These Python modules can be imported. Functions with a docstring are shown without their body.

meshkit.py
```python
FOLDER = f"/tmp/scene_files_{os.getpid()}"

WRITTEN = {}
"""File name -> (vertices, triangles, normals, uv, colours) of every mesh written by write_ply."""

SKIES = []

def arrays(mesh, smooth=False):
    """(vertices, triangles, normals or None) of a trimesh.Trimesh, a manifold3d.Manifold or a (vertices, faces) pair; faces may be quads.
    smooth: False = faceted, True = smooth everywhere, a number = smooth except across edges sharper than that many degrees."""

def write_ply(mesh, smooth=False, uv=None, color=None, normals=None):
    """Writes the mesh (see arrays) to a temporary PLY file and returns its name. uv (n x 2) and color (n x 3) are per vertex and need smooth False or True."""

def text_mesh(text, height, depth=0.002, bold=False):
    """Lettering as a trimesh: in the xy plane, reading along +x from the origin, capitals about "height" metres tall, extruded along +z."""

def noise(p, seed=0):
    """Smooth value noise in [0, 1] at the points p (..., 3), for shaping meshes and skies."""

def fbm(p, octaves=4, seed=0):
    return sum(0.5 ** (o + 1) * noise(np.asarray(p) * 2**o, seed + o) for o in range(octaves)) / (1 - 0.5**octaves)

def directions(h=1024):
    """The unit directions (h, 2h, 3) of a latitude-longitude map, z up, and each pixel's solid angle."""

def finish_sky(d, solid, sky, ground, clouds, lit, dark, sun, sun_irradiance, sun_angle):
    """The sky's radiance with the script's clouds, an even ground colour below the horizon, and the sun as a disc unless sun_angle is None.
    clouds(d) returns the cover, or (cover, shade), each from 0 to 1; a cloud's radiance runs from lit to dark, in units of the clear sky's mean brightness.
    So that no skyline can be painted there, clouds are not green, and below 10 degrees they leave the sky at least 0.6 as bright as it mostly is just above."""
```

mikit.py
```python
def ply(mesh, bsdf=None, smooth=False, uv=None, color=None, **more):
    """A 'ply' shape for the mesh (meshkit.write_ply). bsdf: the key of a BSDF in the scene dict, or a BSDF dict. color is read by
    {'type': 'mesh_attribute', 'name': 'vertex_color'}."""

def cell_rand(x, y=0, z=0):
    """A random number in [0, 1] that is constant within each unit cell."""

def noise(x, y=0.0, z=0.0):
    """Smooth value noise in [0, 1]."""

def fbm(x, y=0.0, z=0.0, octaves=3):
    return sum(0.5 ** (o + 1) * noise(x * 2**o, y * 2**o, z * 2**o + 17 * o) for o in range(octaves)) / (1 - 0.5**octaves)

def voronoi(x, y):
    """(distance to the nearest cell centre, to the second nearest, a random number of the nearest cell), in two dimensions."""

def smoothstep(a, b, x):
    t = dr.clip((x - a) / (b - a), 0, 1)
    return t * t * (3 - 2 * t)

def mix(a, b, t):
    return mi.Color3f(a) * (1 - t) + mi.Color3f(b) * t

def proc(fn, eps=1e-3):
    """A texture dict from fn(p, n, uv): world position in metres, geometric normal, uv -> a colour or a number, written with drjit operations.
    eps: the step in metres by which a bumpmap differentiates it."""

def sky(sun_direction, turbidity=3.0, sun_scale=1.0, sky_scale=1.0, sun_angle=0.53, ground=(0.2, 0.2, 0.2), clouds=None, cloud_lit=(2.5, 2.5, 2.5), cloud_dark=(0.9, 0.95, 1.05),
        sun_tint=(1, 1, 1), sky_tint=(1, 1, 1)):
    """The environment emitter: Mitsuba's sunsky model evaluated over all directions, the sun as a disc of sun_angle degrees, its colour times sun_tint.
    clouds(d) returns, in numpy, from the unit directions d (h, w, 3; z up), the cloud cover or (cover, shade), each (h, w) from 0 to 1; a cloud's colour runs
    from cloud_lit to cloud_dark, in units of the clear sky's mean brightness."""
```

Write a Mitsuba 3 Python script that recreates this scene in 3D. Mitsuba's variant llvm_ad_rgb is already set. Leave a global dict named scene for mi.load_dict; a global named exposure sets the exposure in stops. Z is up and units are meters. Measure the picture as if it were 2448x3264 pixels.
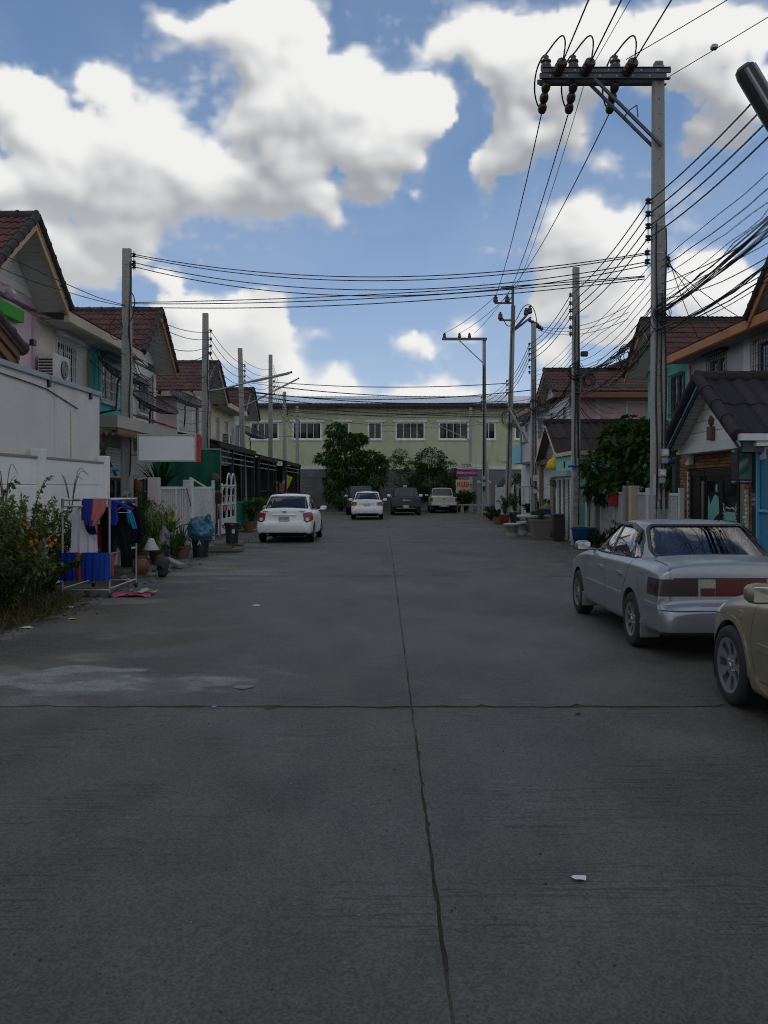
import math, glob, random
import numpy as np
import trimesh, shapely, manifold3d as m3
from shapely.geometry import Polygon, LineString, box as sbox
from scipy.interpolate import PchipInterpolator
from scipy.ndimage import zoom as nzoom, gaussian_filter
import drjit as dr
import mitsuba as mi
import mikit, meshkit
from mikit import noise, fbm, smoothstep, mix, cell_rand

T = mi.ScalarTransform4f
scene, labels = {}, {}
RNG = np.random.default_rng(7)
random.seed(7)

# ------------------------------------------------------------------ camera, sky, exposure
EYE = 1.72
scene['camera'] = {'type': 'perspective', 'fov': 47.66, 'fov_axis': 'x', 'near_clip': 0.05, 'far_clip': 2000.0,
                   'principal_point_offset_x': 0.0009, 'principal_point_offset_y': 0.0244,
                   'to_world': T().look_at(origin=[0, 0, EYE], target=[0, 10, EYE], up=[0, 0, 1])}
exposure = 1.55

# cumulus heads: azimuth, elevation, half width, half height (degrees)
HEADS = np.array([(-23.6,23.0,1.3,1.0),(-22.1,23.4,1.4,1.0),(-20.5,22.9,1.2,0.9),(-18.4,24.1,1.1,1.2),(-17.6,24.4,1.0,1.1),(-16.9,23.8,1.0,1.2),(-16.2,22.5,1.0,1.1),(-14.8,22.7,0.9,1.0),(-14.0,22.4,0.9,0.9),(-12.9,21.6,1.0,0.8),(-11.8,20.9,1.3,0.9),(-10.3,20.3,1.4,1.0),(-8.8,20.0,1.5,1.1),(-7.0,20.4,1.5,1.1),(-5.8,20.5,1.3,0.9),(-5.4,19.3,1.6,1.0),(-4.0,18.5,1.4,1.0),(-3.2,17.8,0.9,0.7),(-21.3,21.0,2.9,2.1),(-17.7,21.1,2.8,2.0),(-14.7,20.1,2.9,1.8),(-11.5,19.1,2.6,1.5),(-8.2,18.4,2.7,1.1),(-19.9,18.6,4.0,1.8),(-15.8,17.9,3.4,1.3),(-22.6,17.8,2.1,2.0),(-22.3,15.2,2.1,1.7),(-19.9,14.9,2.2,1.3),(-17.5,15.7,1.7,1.1),(-15.8,15.8,1.6,0.8),(-20.7,13.0,1.9,1.4),(-17.7,13.6,1.7,1.5),(-15.8,14.3,1.1,0.9),(-13.8,13.5,1.3,0.8),(-14.4,28.1,0.8,0.5),(-13.4,27.6,0.8,0.6),(-12.1,27.2,0.9,0.6),(-10.6,27.9,1.5,1.1),(-8.8,28.5,1.8,1.2),(-7.0,28.7,1.8,1.2),(-5.2,28.7,1.4,1.1),(-4.2,28.0,0.8,0.9),(-4.4,27.0,0.9,0.7),(-2.1,26.3,1.2,0.8),(-0.9,25.8,0.9,0.7),(-8.2,26.4,1.8,1.5),(-6.4,26.0,2.4,1.7),(-4.0,25.2,2.1,1.4),(-1.6,24.3,2.1,1.4),(0.9,24.5,1.5,1.3),(2.4,25.2,1.2,0.8),(3.8,24.6,1.1,1.0),(4.3,23.7,0.8,0.8),(3.0,23.1,1.5,1.2),(0.9,22.5,2.1,1.5),(1.5,21.0,1.5,1.1),(-0.3,20.4,1.8,1.2),(-1.6,21.8,2.1,1.6),(-4.0,22.6,2.4,1.8),(-6.4,23.5,2.4,1.8),(-8.2,23.4,1.6,1.5),(-9.4,22.5,1.1,1.2),(-7.0,21.4,2.1,1.5),(-4.6,20.4,1.5,1.0),(-1.6,19.1,1.5,0.8),(-0.0,19.1,1.2,0.8),(2.3,19.0,0.8,0.5),(3.9,27.1,0.9,0.9),(5.4,27.7,1.5,1.0),(7.0,27.9,1.8,1.2),(8.2,26.6,1.8,1.4),(7.0,26.2,1.3,0.9),(9.9,27.0,2.1,1.6),(12.3,27.3,2.0,1.4),(10.5,24.8,2.4,1.4),(12.9,24.8,2.0,1.4),(8.7,24.7,1.5,1.2),(14.9,26.3,2.0,1.6),(14.0,27.8,1.7,1.2),(17.4,26.7,2.2,1.6),(19.6,26.9,2.2,1.4),(21.7,26.1,2.1,1.6),(23.3,25.9,1.5,1.6),(19.6,24.6,2.2,1.6),(21.7,23.6,2.1,1.6),(16.9,24.7,1.7,1.1),(23.3,22.9,1.5,1.4),(20.4,21.6,1.6,1.0),(22.0,21.1,1.6,1.0),(19.6,20.4,0.8,0.6),(8.7,22.9,1.3,0.9),(10.2,22.0,1.6,1.0),(7.6,21.7,1.4,1.1),(6.5,20.6,1.0,0.9),(7.0,19.3,0.8,0.6),(8.7,20.5,1.3,0.8),(12.0,22.7,1.5,0.9),(12.6,21.3,0.8,0.6),(14.3,20.4,0.7,0.5),(12.3,17.5,1.0,0.8),(13.3,17.6,1.1,0.9),(14.3,16.7,1.1,0.9),(15.7,16.6,1.1,1.0),(16.4,15.5,0.7,0.8),(11.7,16.1,1.3,1.2),(13.7,15.1,2.3,1.5),(15.7,14.2,1.7,1.4),(11.1,14.1,1.3,1.2),(12.6,12.9,2.2,1.6),(15.2,12.2,2.2,1.6),(10.8,12.2,1.4,1.4),(14.9,10.3,2.9,1.0),(19.3,14.2,1.0,0.8),(20.7,14.0,1.2,1.0),(22.0,13.1,1.2,1.0),(23.3,12.5,1.2,0.9),(19.9,12.5,2.1,1.3),(18.0,12.8,1.0,0.9),(21.5,11.3,2.4,1.5),(-7.0,12.3,1.2,1.0),(-8.2,12.5,1.5,1.0),(-9.4,11.9,1.3,1.1),(-6.7,10.8,1.0,1.3),(-8.2,10.8,2.3,1.5),(-10.3,10.7,1.9,1.5),(-12.1,11.8,1.4,1.0),(-13.4,12.0,1.3,0.7),(-14.4,11.1,1.1,0.9),(-11.8,9.8,2.2,1.4),(-8.8,9.3,2.7,1.3),(-6.4,8.8,1.0,1.6),(-4.3,10.4,1.4,0.3),(2.1,9.9,1.6,0.9),(3.2,9.4,1.0,0.7),(1.2,9.6,0.8,0.6),(5.3,10.7,1.1,0.7),(6.0,10.4,0.6,0.4),(-2.9,7.6,1.0,1.1),(-2.6,6.7,1.8,0.8),(-6.7,7.6,1.9,1.4),(-4.3,6.4,1.9,0.6),(2.7,6.9,1.8,0.6),(3.9,7.2,0.8,0.5),(0.9,6.3,2.3,0.4),(5.1,6.4,1.9,0.4),(-12.9,8.0,2.6,1.2),(11.1,9.0,1.1,0.9),(11.6,9.8,0.4,1.0)])


def clouds(d):
	rng = np.random.default_rng(31)
	q = d[::4, ::4]
	az, el = np.degrees(np.arctan2(q[..., 0], q[..., 1])), np.degrees(np.arcsin(np.clip(q[..., 2], -1, 1)))
	heads = [tuple(h) for h in HEADS]
	for _ in range(120):                       # the same kind of cloud all round, outside the piece of sky described above
		a, e = rng.uniform(-180, 180), np.degrees(np.arcsin(rng.uniform(0.02, 0.98)))
		if (abs(a) < 33 and e < 42) or e > 66:
			continue
		s = rng.uniform(4, 9)
		for k in range(7):
			x = rng.uniform(-1.6, 1.6)
			heads.append((a + x * s / max(math.cos(math.radians(e)), 0.15), e + rng.uniform(-.1, .8) * s * (1 - abs(x) / 2), s * rng.uniform(.5, 1.0) / max(math.cos(math.radians(e)), 0.15), s * rng.uniform(.4, .75)))
	acc, thick = np.zeros(az.shape), np.zeros(az.shape)
	for i, (a, e, w, h) in enumerate(heads):
		da = (az - a + 180) % 360 - 180
		r2 = (da / w) ** 2 + ((el - e) / h) ** 2
		g = np.exp(-4.0 * np.minimum(r2, 3.0)) * (r2 < 3.0)
		acc += g
		thick += g * (i % 5 == 0 or (i < len(HEADS) and a > 5 and e > 19))       # deep clouds let less light through
	thick = gaussian_filter(nzoom(np.clip(thick, 0, 1.3), 4, order=1)[: d.shape[0], : d.shape[1]], 8)
	base = np.log(acc + 2e-3) / 4.0 + 1.0       # 1 in the middle of a head, 0 on its outline
	base = gaussian_filter(nzoom(base, 4, order=1)[: d.shape[0], : d.shape[1]], 2)
	warp = meshkit.fbm(d * 7 + 5, 3, 3)[..., None] - .5
	n1 = meshkit.fbm(d * 10 + warp * 1.2, 3, 1) - .5
	n2 = np.abs(2 * meshkit.noise(d * 22 + warp * 2, 11) - 1)
	n3 = np.abs(2 * meshkit.noise(d * 52 + warp * 3, 12) - 1)
	n4 = np.abs(2 * meshkit.noise(d * 108 + warp * 4, 13) - 1)
	n5 = meshkit.fbm(d * 120 + warp * 3, 2, 41) - .5
	puff = .36 * n2 + .36 * n3 + .28 * n4         # rounded heads with creases between them
	D = base - .02 + (.80 * n1 + .78 * (puff - .42) + .36 * n5)
	soft = np.clip(meshkit.fbm(d * 5 + 9, 2, 8) * 2.4 - .8, 0, 1)   # ragged in places, crisp in others
	cover = np.clip((D + .03) / (.16 + .42 * soft), 0, 1)
	cover = cover * cover * (3 - 2 * cover)
	wisp = np.clip((D + .42) / .42, 0, 1) * np.clip(2.6 * (.6 * meshkit.fbm(d * 26 + warp * 5, 4, 51) + .4 * n1 + .2) - 1.02, 0, .75)   # torn shreds about the heads
	cover = 1 - (1 - cover) * (1 - wisp)
	# lit from high above: what lies under much cloud is greyer, and creases are
	dens = np.clip(D + .05, 0, .7)
	occ = np.zeros_like(D)
	for k, w in ((8, .8), (18, 1.), (32, 1.), (50, 1.), (72, .8)):
		occ += w * np.roll(dens, k, axis=0)
	occ = gaussian_filter(occ / 4.6, 3.0)
	hgt = np.sqrt(np.clip(gaussian_filter(D, 1.0) + .05, 0, 1.2))
	g1 = gaussian_filter(hgt, 1.0)
	g2 = gaussian_filter(hgt, 5.0)
	grad = (g1 - np.roll(g1, (3, 2), (0, 1))) * .8 + (g2 - np.roll(g2, (9, 5), (0, 1))) * .9
	shade = np.clip(2.0 * occ - .20 - 1.7 * np.clip(grad, -.30, .30) + 1.1 * (meshkit.fbm(d * 6, 3, 77) - .5) - .6 * (puff - .42) + thick * (.30 + 1.1 * n1), 0, 1)
	shade = gaussian_filter(shade, .8) * (.7 + .3 * cover) * np.clip(np.degrees(np.arcsin(np.clip(d[..., 2], 0, 1))) / 19, .25, 1)   # far clouds pale in the haze
	veil = .40 * np.exp(-np.degrees(np.arcsin(np.clip(d[..., 2], 0, 1))) / 13.0) + .06 * np.clip(n1 * 3 + .3, 0, 1)   # thin high haze, denser towards the horizon
	total = 1 - (1 - cover) * (1 - veil)
	shade = (cover * shade + (1 - cover) * veil * .15) / np.maximum(total, 1e-3)
	cover = total
	return cover, shade


# the sun stands high behind the camera, hidden by a cloud: hardly any of it reaches the street
scene['sky'] = mikit.sky((-0.25, -0.5, 0.83), turbidity=4.5, sun_scale=0.02, sun_angle=12, clouds=clouds,
                         cloud_lit=(2.75, 2.74, 2.70), cloud_dark=(1.12, 1.18, 1.27), sky_tint=(.83, 1.0, 1.09), ground=(.12, .12, .12))


# ------------------------------------------------------------------ helpers
def B(name, d):
	scene[name] = d
	return name


def enc(c):
	r, g, b = c
	return (math.floor(min(max(r, 0), 1) * 255) + .01 + .98 * min(max(g, 0), 1), b)


def dec(uv):
	r = dr.floor(uv.x)
	return mi.Color3f(r / 255.0, (uv.x - r - .01) / .98, uv.y)


def numbered(name):
	if name not in USED:
		USED[name] = 0
		return name
	while True:
		USED[name] += 1
		k = f'{name}_{USED[name]:03d}'
		if k not in USED:
			USED[k] = 0
			return k


USED = {}


def thing(name, label, cat, group=None):
	k = numbered(name)
	labels[k] = {'label': label, 'category': cat}
	if group:
		labels[k]['group'] = group
	return k


def shape(mesh, mat, smooth=False, col=None, tw=None):
	if isinstance(mesh, MB):
		mesh = mesh.mesh()
	v, f, n = meshkit.arrays(mesh, smooth)
	uv = np.tile(enc(col), (len(v), 1)) if col is not None and np.ndim(col) == 1 else None
	path = meshkit.write_ply((v, f), False, uv, None, normals=n)
	s = {'type': 'ply', 'filename': path, 'face_normals': n is None, 'bsdf': {'type': 'ref', 'id': mat}}
	if tw is not None:
		s['to_world'] = tw
	return s


def part(parent, name, mesh, mat, smooth=False, col=None, tw=None, label=None, kind=None):
	k = numbered(f'{parent}__{name}')
	scene[k] = mesh if isinstance(mesh, dict) else shape(mesh, mat, smooth, col, tw)
	if label or kind:
		labels[k] = {}
		if label:
			labels[k]['label'] = label
		if kind:
			labels[k]['kind'] = kind
	return k


def single(name, label, cat, mesh, mat, smooth=False, col=None, tw=None, group=None, kind=None):
	k = thing(name, label, cat, group)
	scene[k] = mesh if isinstance(mesh, dict) else shape(mesh, mat, smooth, col, tw)
	if kind:
		labels[k]['kind'] = kind
		if kind == 'structure':
			labels[k].pop('category', None)
	return k


def inst(s, tw):
	return {**s, 'to_world': tw}


class MB:
	def __init__(self):
		self.V, self.F, self.n = [], [], 0

	def add(self, v, f):
		v, f = np.asarray(v, float), np.asarray(f, int)
		if f.shape[1] == 4:
			f = np.vstack([f[:, [0, 1, 2]], f[:, [0, 2, 3]]])
		self.V.append(v)
		self.F.append(f + self.n)
		self.n += len(v)
		return self

	def tm(self, m):
		return self.add(m.vertices, m.faces)

	def man(self, m):
		m = m.to_mesh()
		return self.add(m.vert_properties[:, :3], m.tri_verts)

	def mesh(self):
		return trimesh.Trimesh(np.vstack(self.V), np.vstack(self.F), process=False)

	def box(self, x0, x1, y0, y1, z0, z1):
		v = [(x, y, z) for x in (x0, x1) for y in (y0, y1) for z in (z0, z1)]
		f = [[0, 1, 3, 2], [4, 6, 7, 5], [0, 4, 5, 1], [2, 3, 7, 6], [0, 2, 6, 4], [1, 5, 7, 3]]
		if (x1 - x0) * (y1 - y0) * (z1 - z0) < 0:
			f = [q[::-1] for q in f]
		return self.add(v, f)

	def cbox(self, x0, x1, y0, y1, z0, z1, c=.01):
		pts = []
		for x in ((x0, c), (x1, -c)):
			for y in ((y0, c), (y1, -c)):
				for z in ((z0, c), (z1, -c)):
					pts += [(x[0], y[0] + y[1], z[0] + z[1]), (x[0] + x[1], y[0], z[0] + z[1]), (x[0] + x[1], y[0] + y[1], z[0])]
		return self.tm(trimesh.Trimesh(pts).convex_hull)

	def bar(self, p, q, w, h=None, up=(0, 0, 1)):
		h = w if h is None else h
		p, q = np.array(p, float), np.array(q, float)
		t = q - p
		L = np.linalg.norm(t)
		t /= L
		u = np.array(up, float)
		if abs(t @ u) > .95:
			u = np.array([1., 0, 0]) if abs(t[0]) < .9 else np.array([0, 1., 0])
		s = np.cross(t, u)
		s /= np.linalg.norm(s)
		u = np.cross(s, t)
		v = [p + a * t * L + b * s * w / 2 + c * u * h / 2 for a in (0, 1) for b in (-1, 1) for c in (-1, 1)]
		return self.add(v, [[0, 1, 3, 2], [4, 6, 7, 5], [0, 4, 5, 1], [2, 3, 7, 6], [0, 2, 6, 4], [1, 5, 7, 3]])

	def tube(self, pts, r, sides=8, closed=False, caps=True):
		p = np.asarray(pts, float)
		r = np.atleast_1d(np.asarray(r, float))
		r = np.interp(np.linspace(0, 1, len(p)), np.linspace(0, 1, len(r)), r) if len(r) > 1 else np.full(len(p), r[0])
		t = np.gradient(p, axis=0)
		if closed:
			t = np.roll(p, -1, 0) - np.roll(p, 1, 0)
		t /= np.linalg.norm(t, axis=1, keepdims=True) + 1e-12
		ref = np.array([0, 0, 1.]) if abs(t[:, 2]).mean() < .8 else np.array([1., 0.13, 0])
		a = np.cross(t, ref)
		a /= np.linalg.norm(a, axis=1, keepdims=True) + 1e-12
		b = np.cross(t, a)
		ang = np.arange(sides) * 2 * np.pi / sides
		v = p[:, None] + r[:, None, None] * (np.cos(ang)[None, :, None] * a[:, None] + np.sin(ang)[None, :, None] * b[:, None])
		n = len(p)
		i, j = np.meshgrid(np.arange(n if closed else n - 1), np.arange(sides), indexing='ij')
		q = np.stack([i * sides + j, ((i + 1) % n) * sides + j, ((i + 1) % n) * sides + (j + 1) % sides, i * sides + (j + 1) % sides], -1).reshape(-1, 4)
		v = v.reshape(-1, 3)
		f = np.vstack([q[:, [0, 1, 2]], q[:, [0, 2, 3]]])
		if caps and not closed:
			k = len(v)
			v = np.vstack([v, p[0], p[-1]])
			j = np.arange(sides)
			f = np.vstack([f, np.stack([np.full(sides, k), j, (j + 1) % sides], 1), np.stack([np.full(sides, k + 1), (n - 1) * sides + (j + 1) % sides, (n - 1) * sides + j], 1)])
		return self.add(v, f)

	def lathe(self, prof, c=(0, 0, 0), n=20, axis='z', arc=None):
		prof = np.asarray(prof, float)
		m = len(prof)
		ang = np.arange(n) * 2 * np.pi / n
		v = np.stack([prof[None, :, 0] * np.cos(ang)[:, None], prof[None, :, 0] * np.sin(ang)[:, None], np.broadcast_to(prof[None, :, 1], (n, m))], -1)
		i, j = np.meshgrid(np.arange(n), np.arange(m - 1), indexing='ij')
		k = (i + 1) % n
		f = np.stack([i * m + j, k * m + j, k * m + j + 1, i * m + j + 1], -1).reshape(-1, 4)
		v = v.reshape(-1, 3)
		if axis == 'x':
			v = v[:, [2, 0, 1]]
		elif axis == 'y':
			v = v[:, [1, 2, 0]]
		return self.add(v + np.array(c, float), f)

	def prism(self, poly, axis, a0, a1):
		"""poly in the plane across the axis: 'x' -> (y, z), 'y' -> (x, z), 'z' -> (x, y)."""
		if not isinstance(poly, Polygon):
			poly = Polygon(poly) if isinstance(poly, (list, tuple, np.ndarray)) else poly
		for g in getattr(poly, 'geoms', ()):
			self.prism(g, axis, a0, a1)
		if hasattr(poly, 'geoms'):
			return self
		m = trimesh.creation.extrude_polygon(poly, abs(a1 - a0), engine='earcut')
		v, f = np.array(m.vertices), np.array(m.faces)
		v[:, 2] += min(a0, a1)
		if axis == 'x':
			v = v[:, [2, 0, 1]]
		elif axis == 'y':
			v = v[:, [0, 2, 1]]
			f = f[:, ::-1]
		return self.add(v, f)

	def grid(self, P):
		P = np.asarray(P, float)
		n, m = P.shape[:2]
		i, j = np.meshgrid(np.arange(n - 1), np.arange(m - 1), indexing='ij')
		return self.add(P.reshape(-1, 3), np.stack([i * m + j, (i + 1) * m + j, (i + 1) * m + j + 1, i * m + j + 1], -1).reshape(-1, 4))

	def xf(self, tw):
		M = np.array(T(tw).matrix, float)
		self.V = [v @ M[:3, :3].T + M[:3, 3] for v in self.V]
		return self


def tmesh(v, f):
	m = trimesh.Trimesh(v, f, process=False)
	m.merge_vertices()
	return m


def man(mesh):
	if isinstance(mesh, MB):
		mesh = mesh.mesh()
	mesh = mesh.copy()
	mesh.merge_vertices(digits_vertex=6)
	r = m3.Manifold(m3.Mesh(np.asarray(mesh.vertices, np.float32), np.asarray(mesh.faces, np.uint32)))
	if r.is_empty() or r.volume() < 0:
		r = m3.Manifold(m3.Mesh(np.asarray(mesh.vertices, np.float32), np.asarray(mesh.faces[:, ::-1], np.uint32)))
	return r


def mprism(poly, axis, a0, a1):
	return man(MB().prism(poly, axis, a0, a1))


FONT = {}


def text_shape(text, thai=False, bold=True):
	"""Outline of a line of lettering as a shapely shape, capitals 70 units tall, baseline at 0."""
	from PIL import Image, ImageDraw, ImageFont
	pat = 'NotoSansThai*' if thai else 'Inter.woff2'
	font = ImageFont.truetype(glob.glob(f'/opt/blender-*/*/datafiles/fonts/{pat}')[0], 96)
	sw = 2 if bold else 0
	x0, y0, x1, y1 = font.getbbox(text, anchor='ls', stroke_width=sw)
	im = Image.new('L', (x1 - x0 + 8, y1 - y0 + 8))
	ImageDraw.Draw(im).text((4 - x0, 4 - y0), text, 255, font, anchor='ls', stroke_width=sw)
	on = np.pad(np.asarray(im) > 127, ((0, 0), (1, 1))).astype(np.int8)
	rows, st = np.nonzero(np.diff(on, axis=1) == 1)
	en = np.nonzero(np.diff(on, axis=1) == -1)[1]
	s = shapely.union_all(shapely.box(st, -rows - 1, en, -rows)).buffer(.6).buffer(-.6).simplify(.9)
	return shapely.affinity.translate(s, -4, 4 - y0)


def text_on(text, origin, right, up, width=None, height=None, depth=.004, thai=False, bold=True):
	"""Lettering as raised plates: origin is the lower left corner, laid along right and up, to a given width and height."""
	import shapely.affinity as aff
	s = text_shape(text, thai, bold)
	a, b, c, d = s.bounds
	sx = (width / (c - a)) if width else height / (d - b)
	sy = (height / (d - b)) if height else sx
	s = aff.scale(aff.translate(s, -a, -b), sx, sy, origin=(0, 0))
	R, U = np.array(right, float), np.array(up, float)
	N = np.cross(R, U)
	out = MB()
	for g in getattr(s, 'geoms', [s]):
		m = trimesh.creation.extrude_polygon(g, depth, engine='earcut')
		v = np.array(m.vertices)
		out.add(np.array(origin) + v[:, :1] * R + v[:, 1:2] * U + v[:, 2:] * N, m.faces)
	return out


# ------------------------------------------------------------------ materials
def f_paint(p, n, uv):
	c = dec(uv)
	big = fbm(p.x * 1.1 + 3, p.y * 1.1, p.z * 1.1, 3)
	fine = noise(p.x * 42, p.y * 42, p.z * 42)
	up = dr.abs(n.z)
	run = smoothstep(.52, .90, noise(p.x * 3.1, p.y * 3.1, p.z * .55) * .55 + .25 * noise(p.x * 14, p.y * 14, p.z * .8) + .2 * big) * (1 - smoothstep(.3, .7, up))
	k = (.86 + .30 * big) * (.95 + .10 * fine) * (1 - .17 * run)
	return mi.Color3f(c.x * k, c.y * k * (1 - .015 * run), c.z * k * (1 - .05 * run))


def f_leaf(p, n, uv):
	c = dec(uv)
	k = .55 + .9 * cell_rand(p.x * 9, p.y * 9, p.z * 9)
	w = smoothstep(.6, .85, fbm(p.x * 2.1, p.y * 2.1, p.z * 2.1, 2))
	return mi.Color3f(c.x * k * (1 + .7 * w), c.y * k * (1 + .25 * w), c.z * k)


def two(d):
	return {'type': 'twosided', 'bsdf': d}


def pr(name, col, rough=.5, **k):
	return B(name, two({'type': 'principled', 'base_color': {'type': 'rgb', 'value': list(col)}, 'roughness': rough, **k}))


B('paint', two({'type': 'principled', 'base_color': mikit.proc(f_paint), 'roughness': .72, 'specular': .25}))
B('leaf', {'type': 'principledthin', 'base_color': mikit.proc(f_leaf), 'roughness': .5, 'diff_trans': .45, 'spec_trans': 0.0})
for nm_, c_ in dict(silver=(.27, .287, .318), gold=(.27, .235, .155), white=(.74, .75, .76), navy=(.006, .009, .028), beige=(.50, .47, .38), dgreen=(.012, .03, .02)).items():
	met = .55 if nm_ in ('silver', 'gold', 'beige') else 0.0
	pr('car_' + nm_, c_, .28 if met else .3, metallic=met, clearcoat=1.0, clearcoat_gloss=.96, specular=.5)
pr('rubber', (.018, .018, .019), .75)
pr('black_plastic', (.02, .02, .021), .4)
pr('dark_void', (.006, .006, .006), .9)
pr('chrome', (.75, .76, .78), .12, metallic=1.0)
pr('alloy', (.42, .43, .45), .3, metallic=.85)
pr('steel', (.30, .31, .33), .38, metallic=.7)
pr('dark_steel', (.085, .092, .105), .45, metallic=.35)
pr('tail_bright', (.24, .012, .016), .12, clearcoat=1.0)
pr('wire', (.012, .012, .013), .55)
pr('insulator', (.035, .016, .012), .18, specular=.6)
pr('lamp_red', (.085, .006, .008), .12, clearcoat=1.0)
pr('lamp_smoke', (.022, .009, .010), .12, clearcoat=1.0)
pr('lamp_clear', (.55, .56, .57), .1, clearcoat=1.0)
pr('lamp_pale', (.24, .27, .20), .15, clearcoat=1.0)
pr('window_dark', (.010, .014, .013), .05, specular=.4)
pr('tint', (.010, .014, .020), .04, specular=.45)
pr('truck_glass', (.055, .065, .065), .06, specular=.5)
pr('seat_cloth', (.06, .06, .065), .9)
B('car_glass', {'type': 'thindielectric', 'int_ior': 1.52, 'specular_transmittance': {'type': 'rgb', 'value': [.30, .35, .38]}})
B('clear_glass', {'type': 'thindielectric', 'int_ior': 1.5, 'specular_transmittance': {'type': 'rgb', 'value': [.6, .64, .63]}})
# ------------------------------------------------------------------ cars
def chaikin(p, k=3):
	p = np.asarray(p, float)
	for _ in range(k):
		a, b = p[:-1], p[1:]
		q = np.stack([.75 * a + .25 * b, .25 * a + .75 * b], 1).reshape(-1, p.shape[1])
		p = np.vstack([p[:1], q, p[-1:]])
	return p


def pch(tab, k):
	t = np.array(tab, float)
	return PchipInterpolator(t[:, 0], t[:, k])


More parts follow.
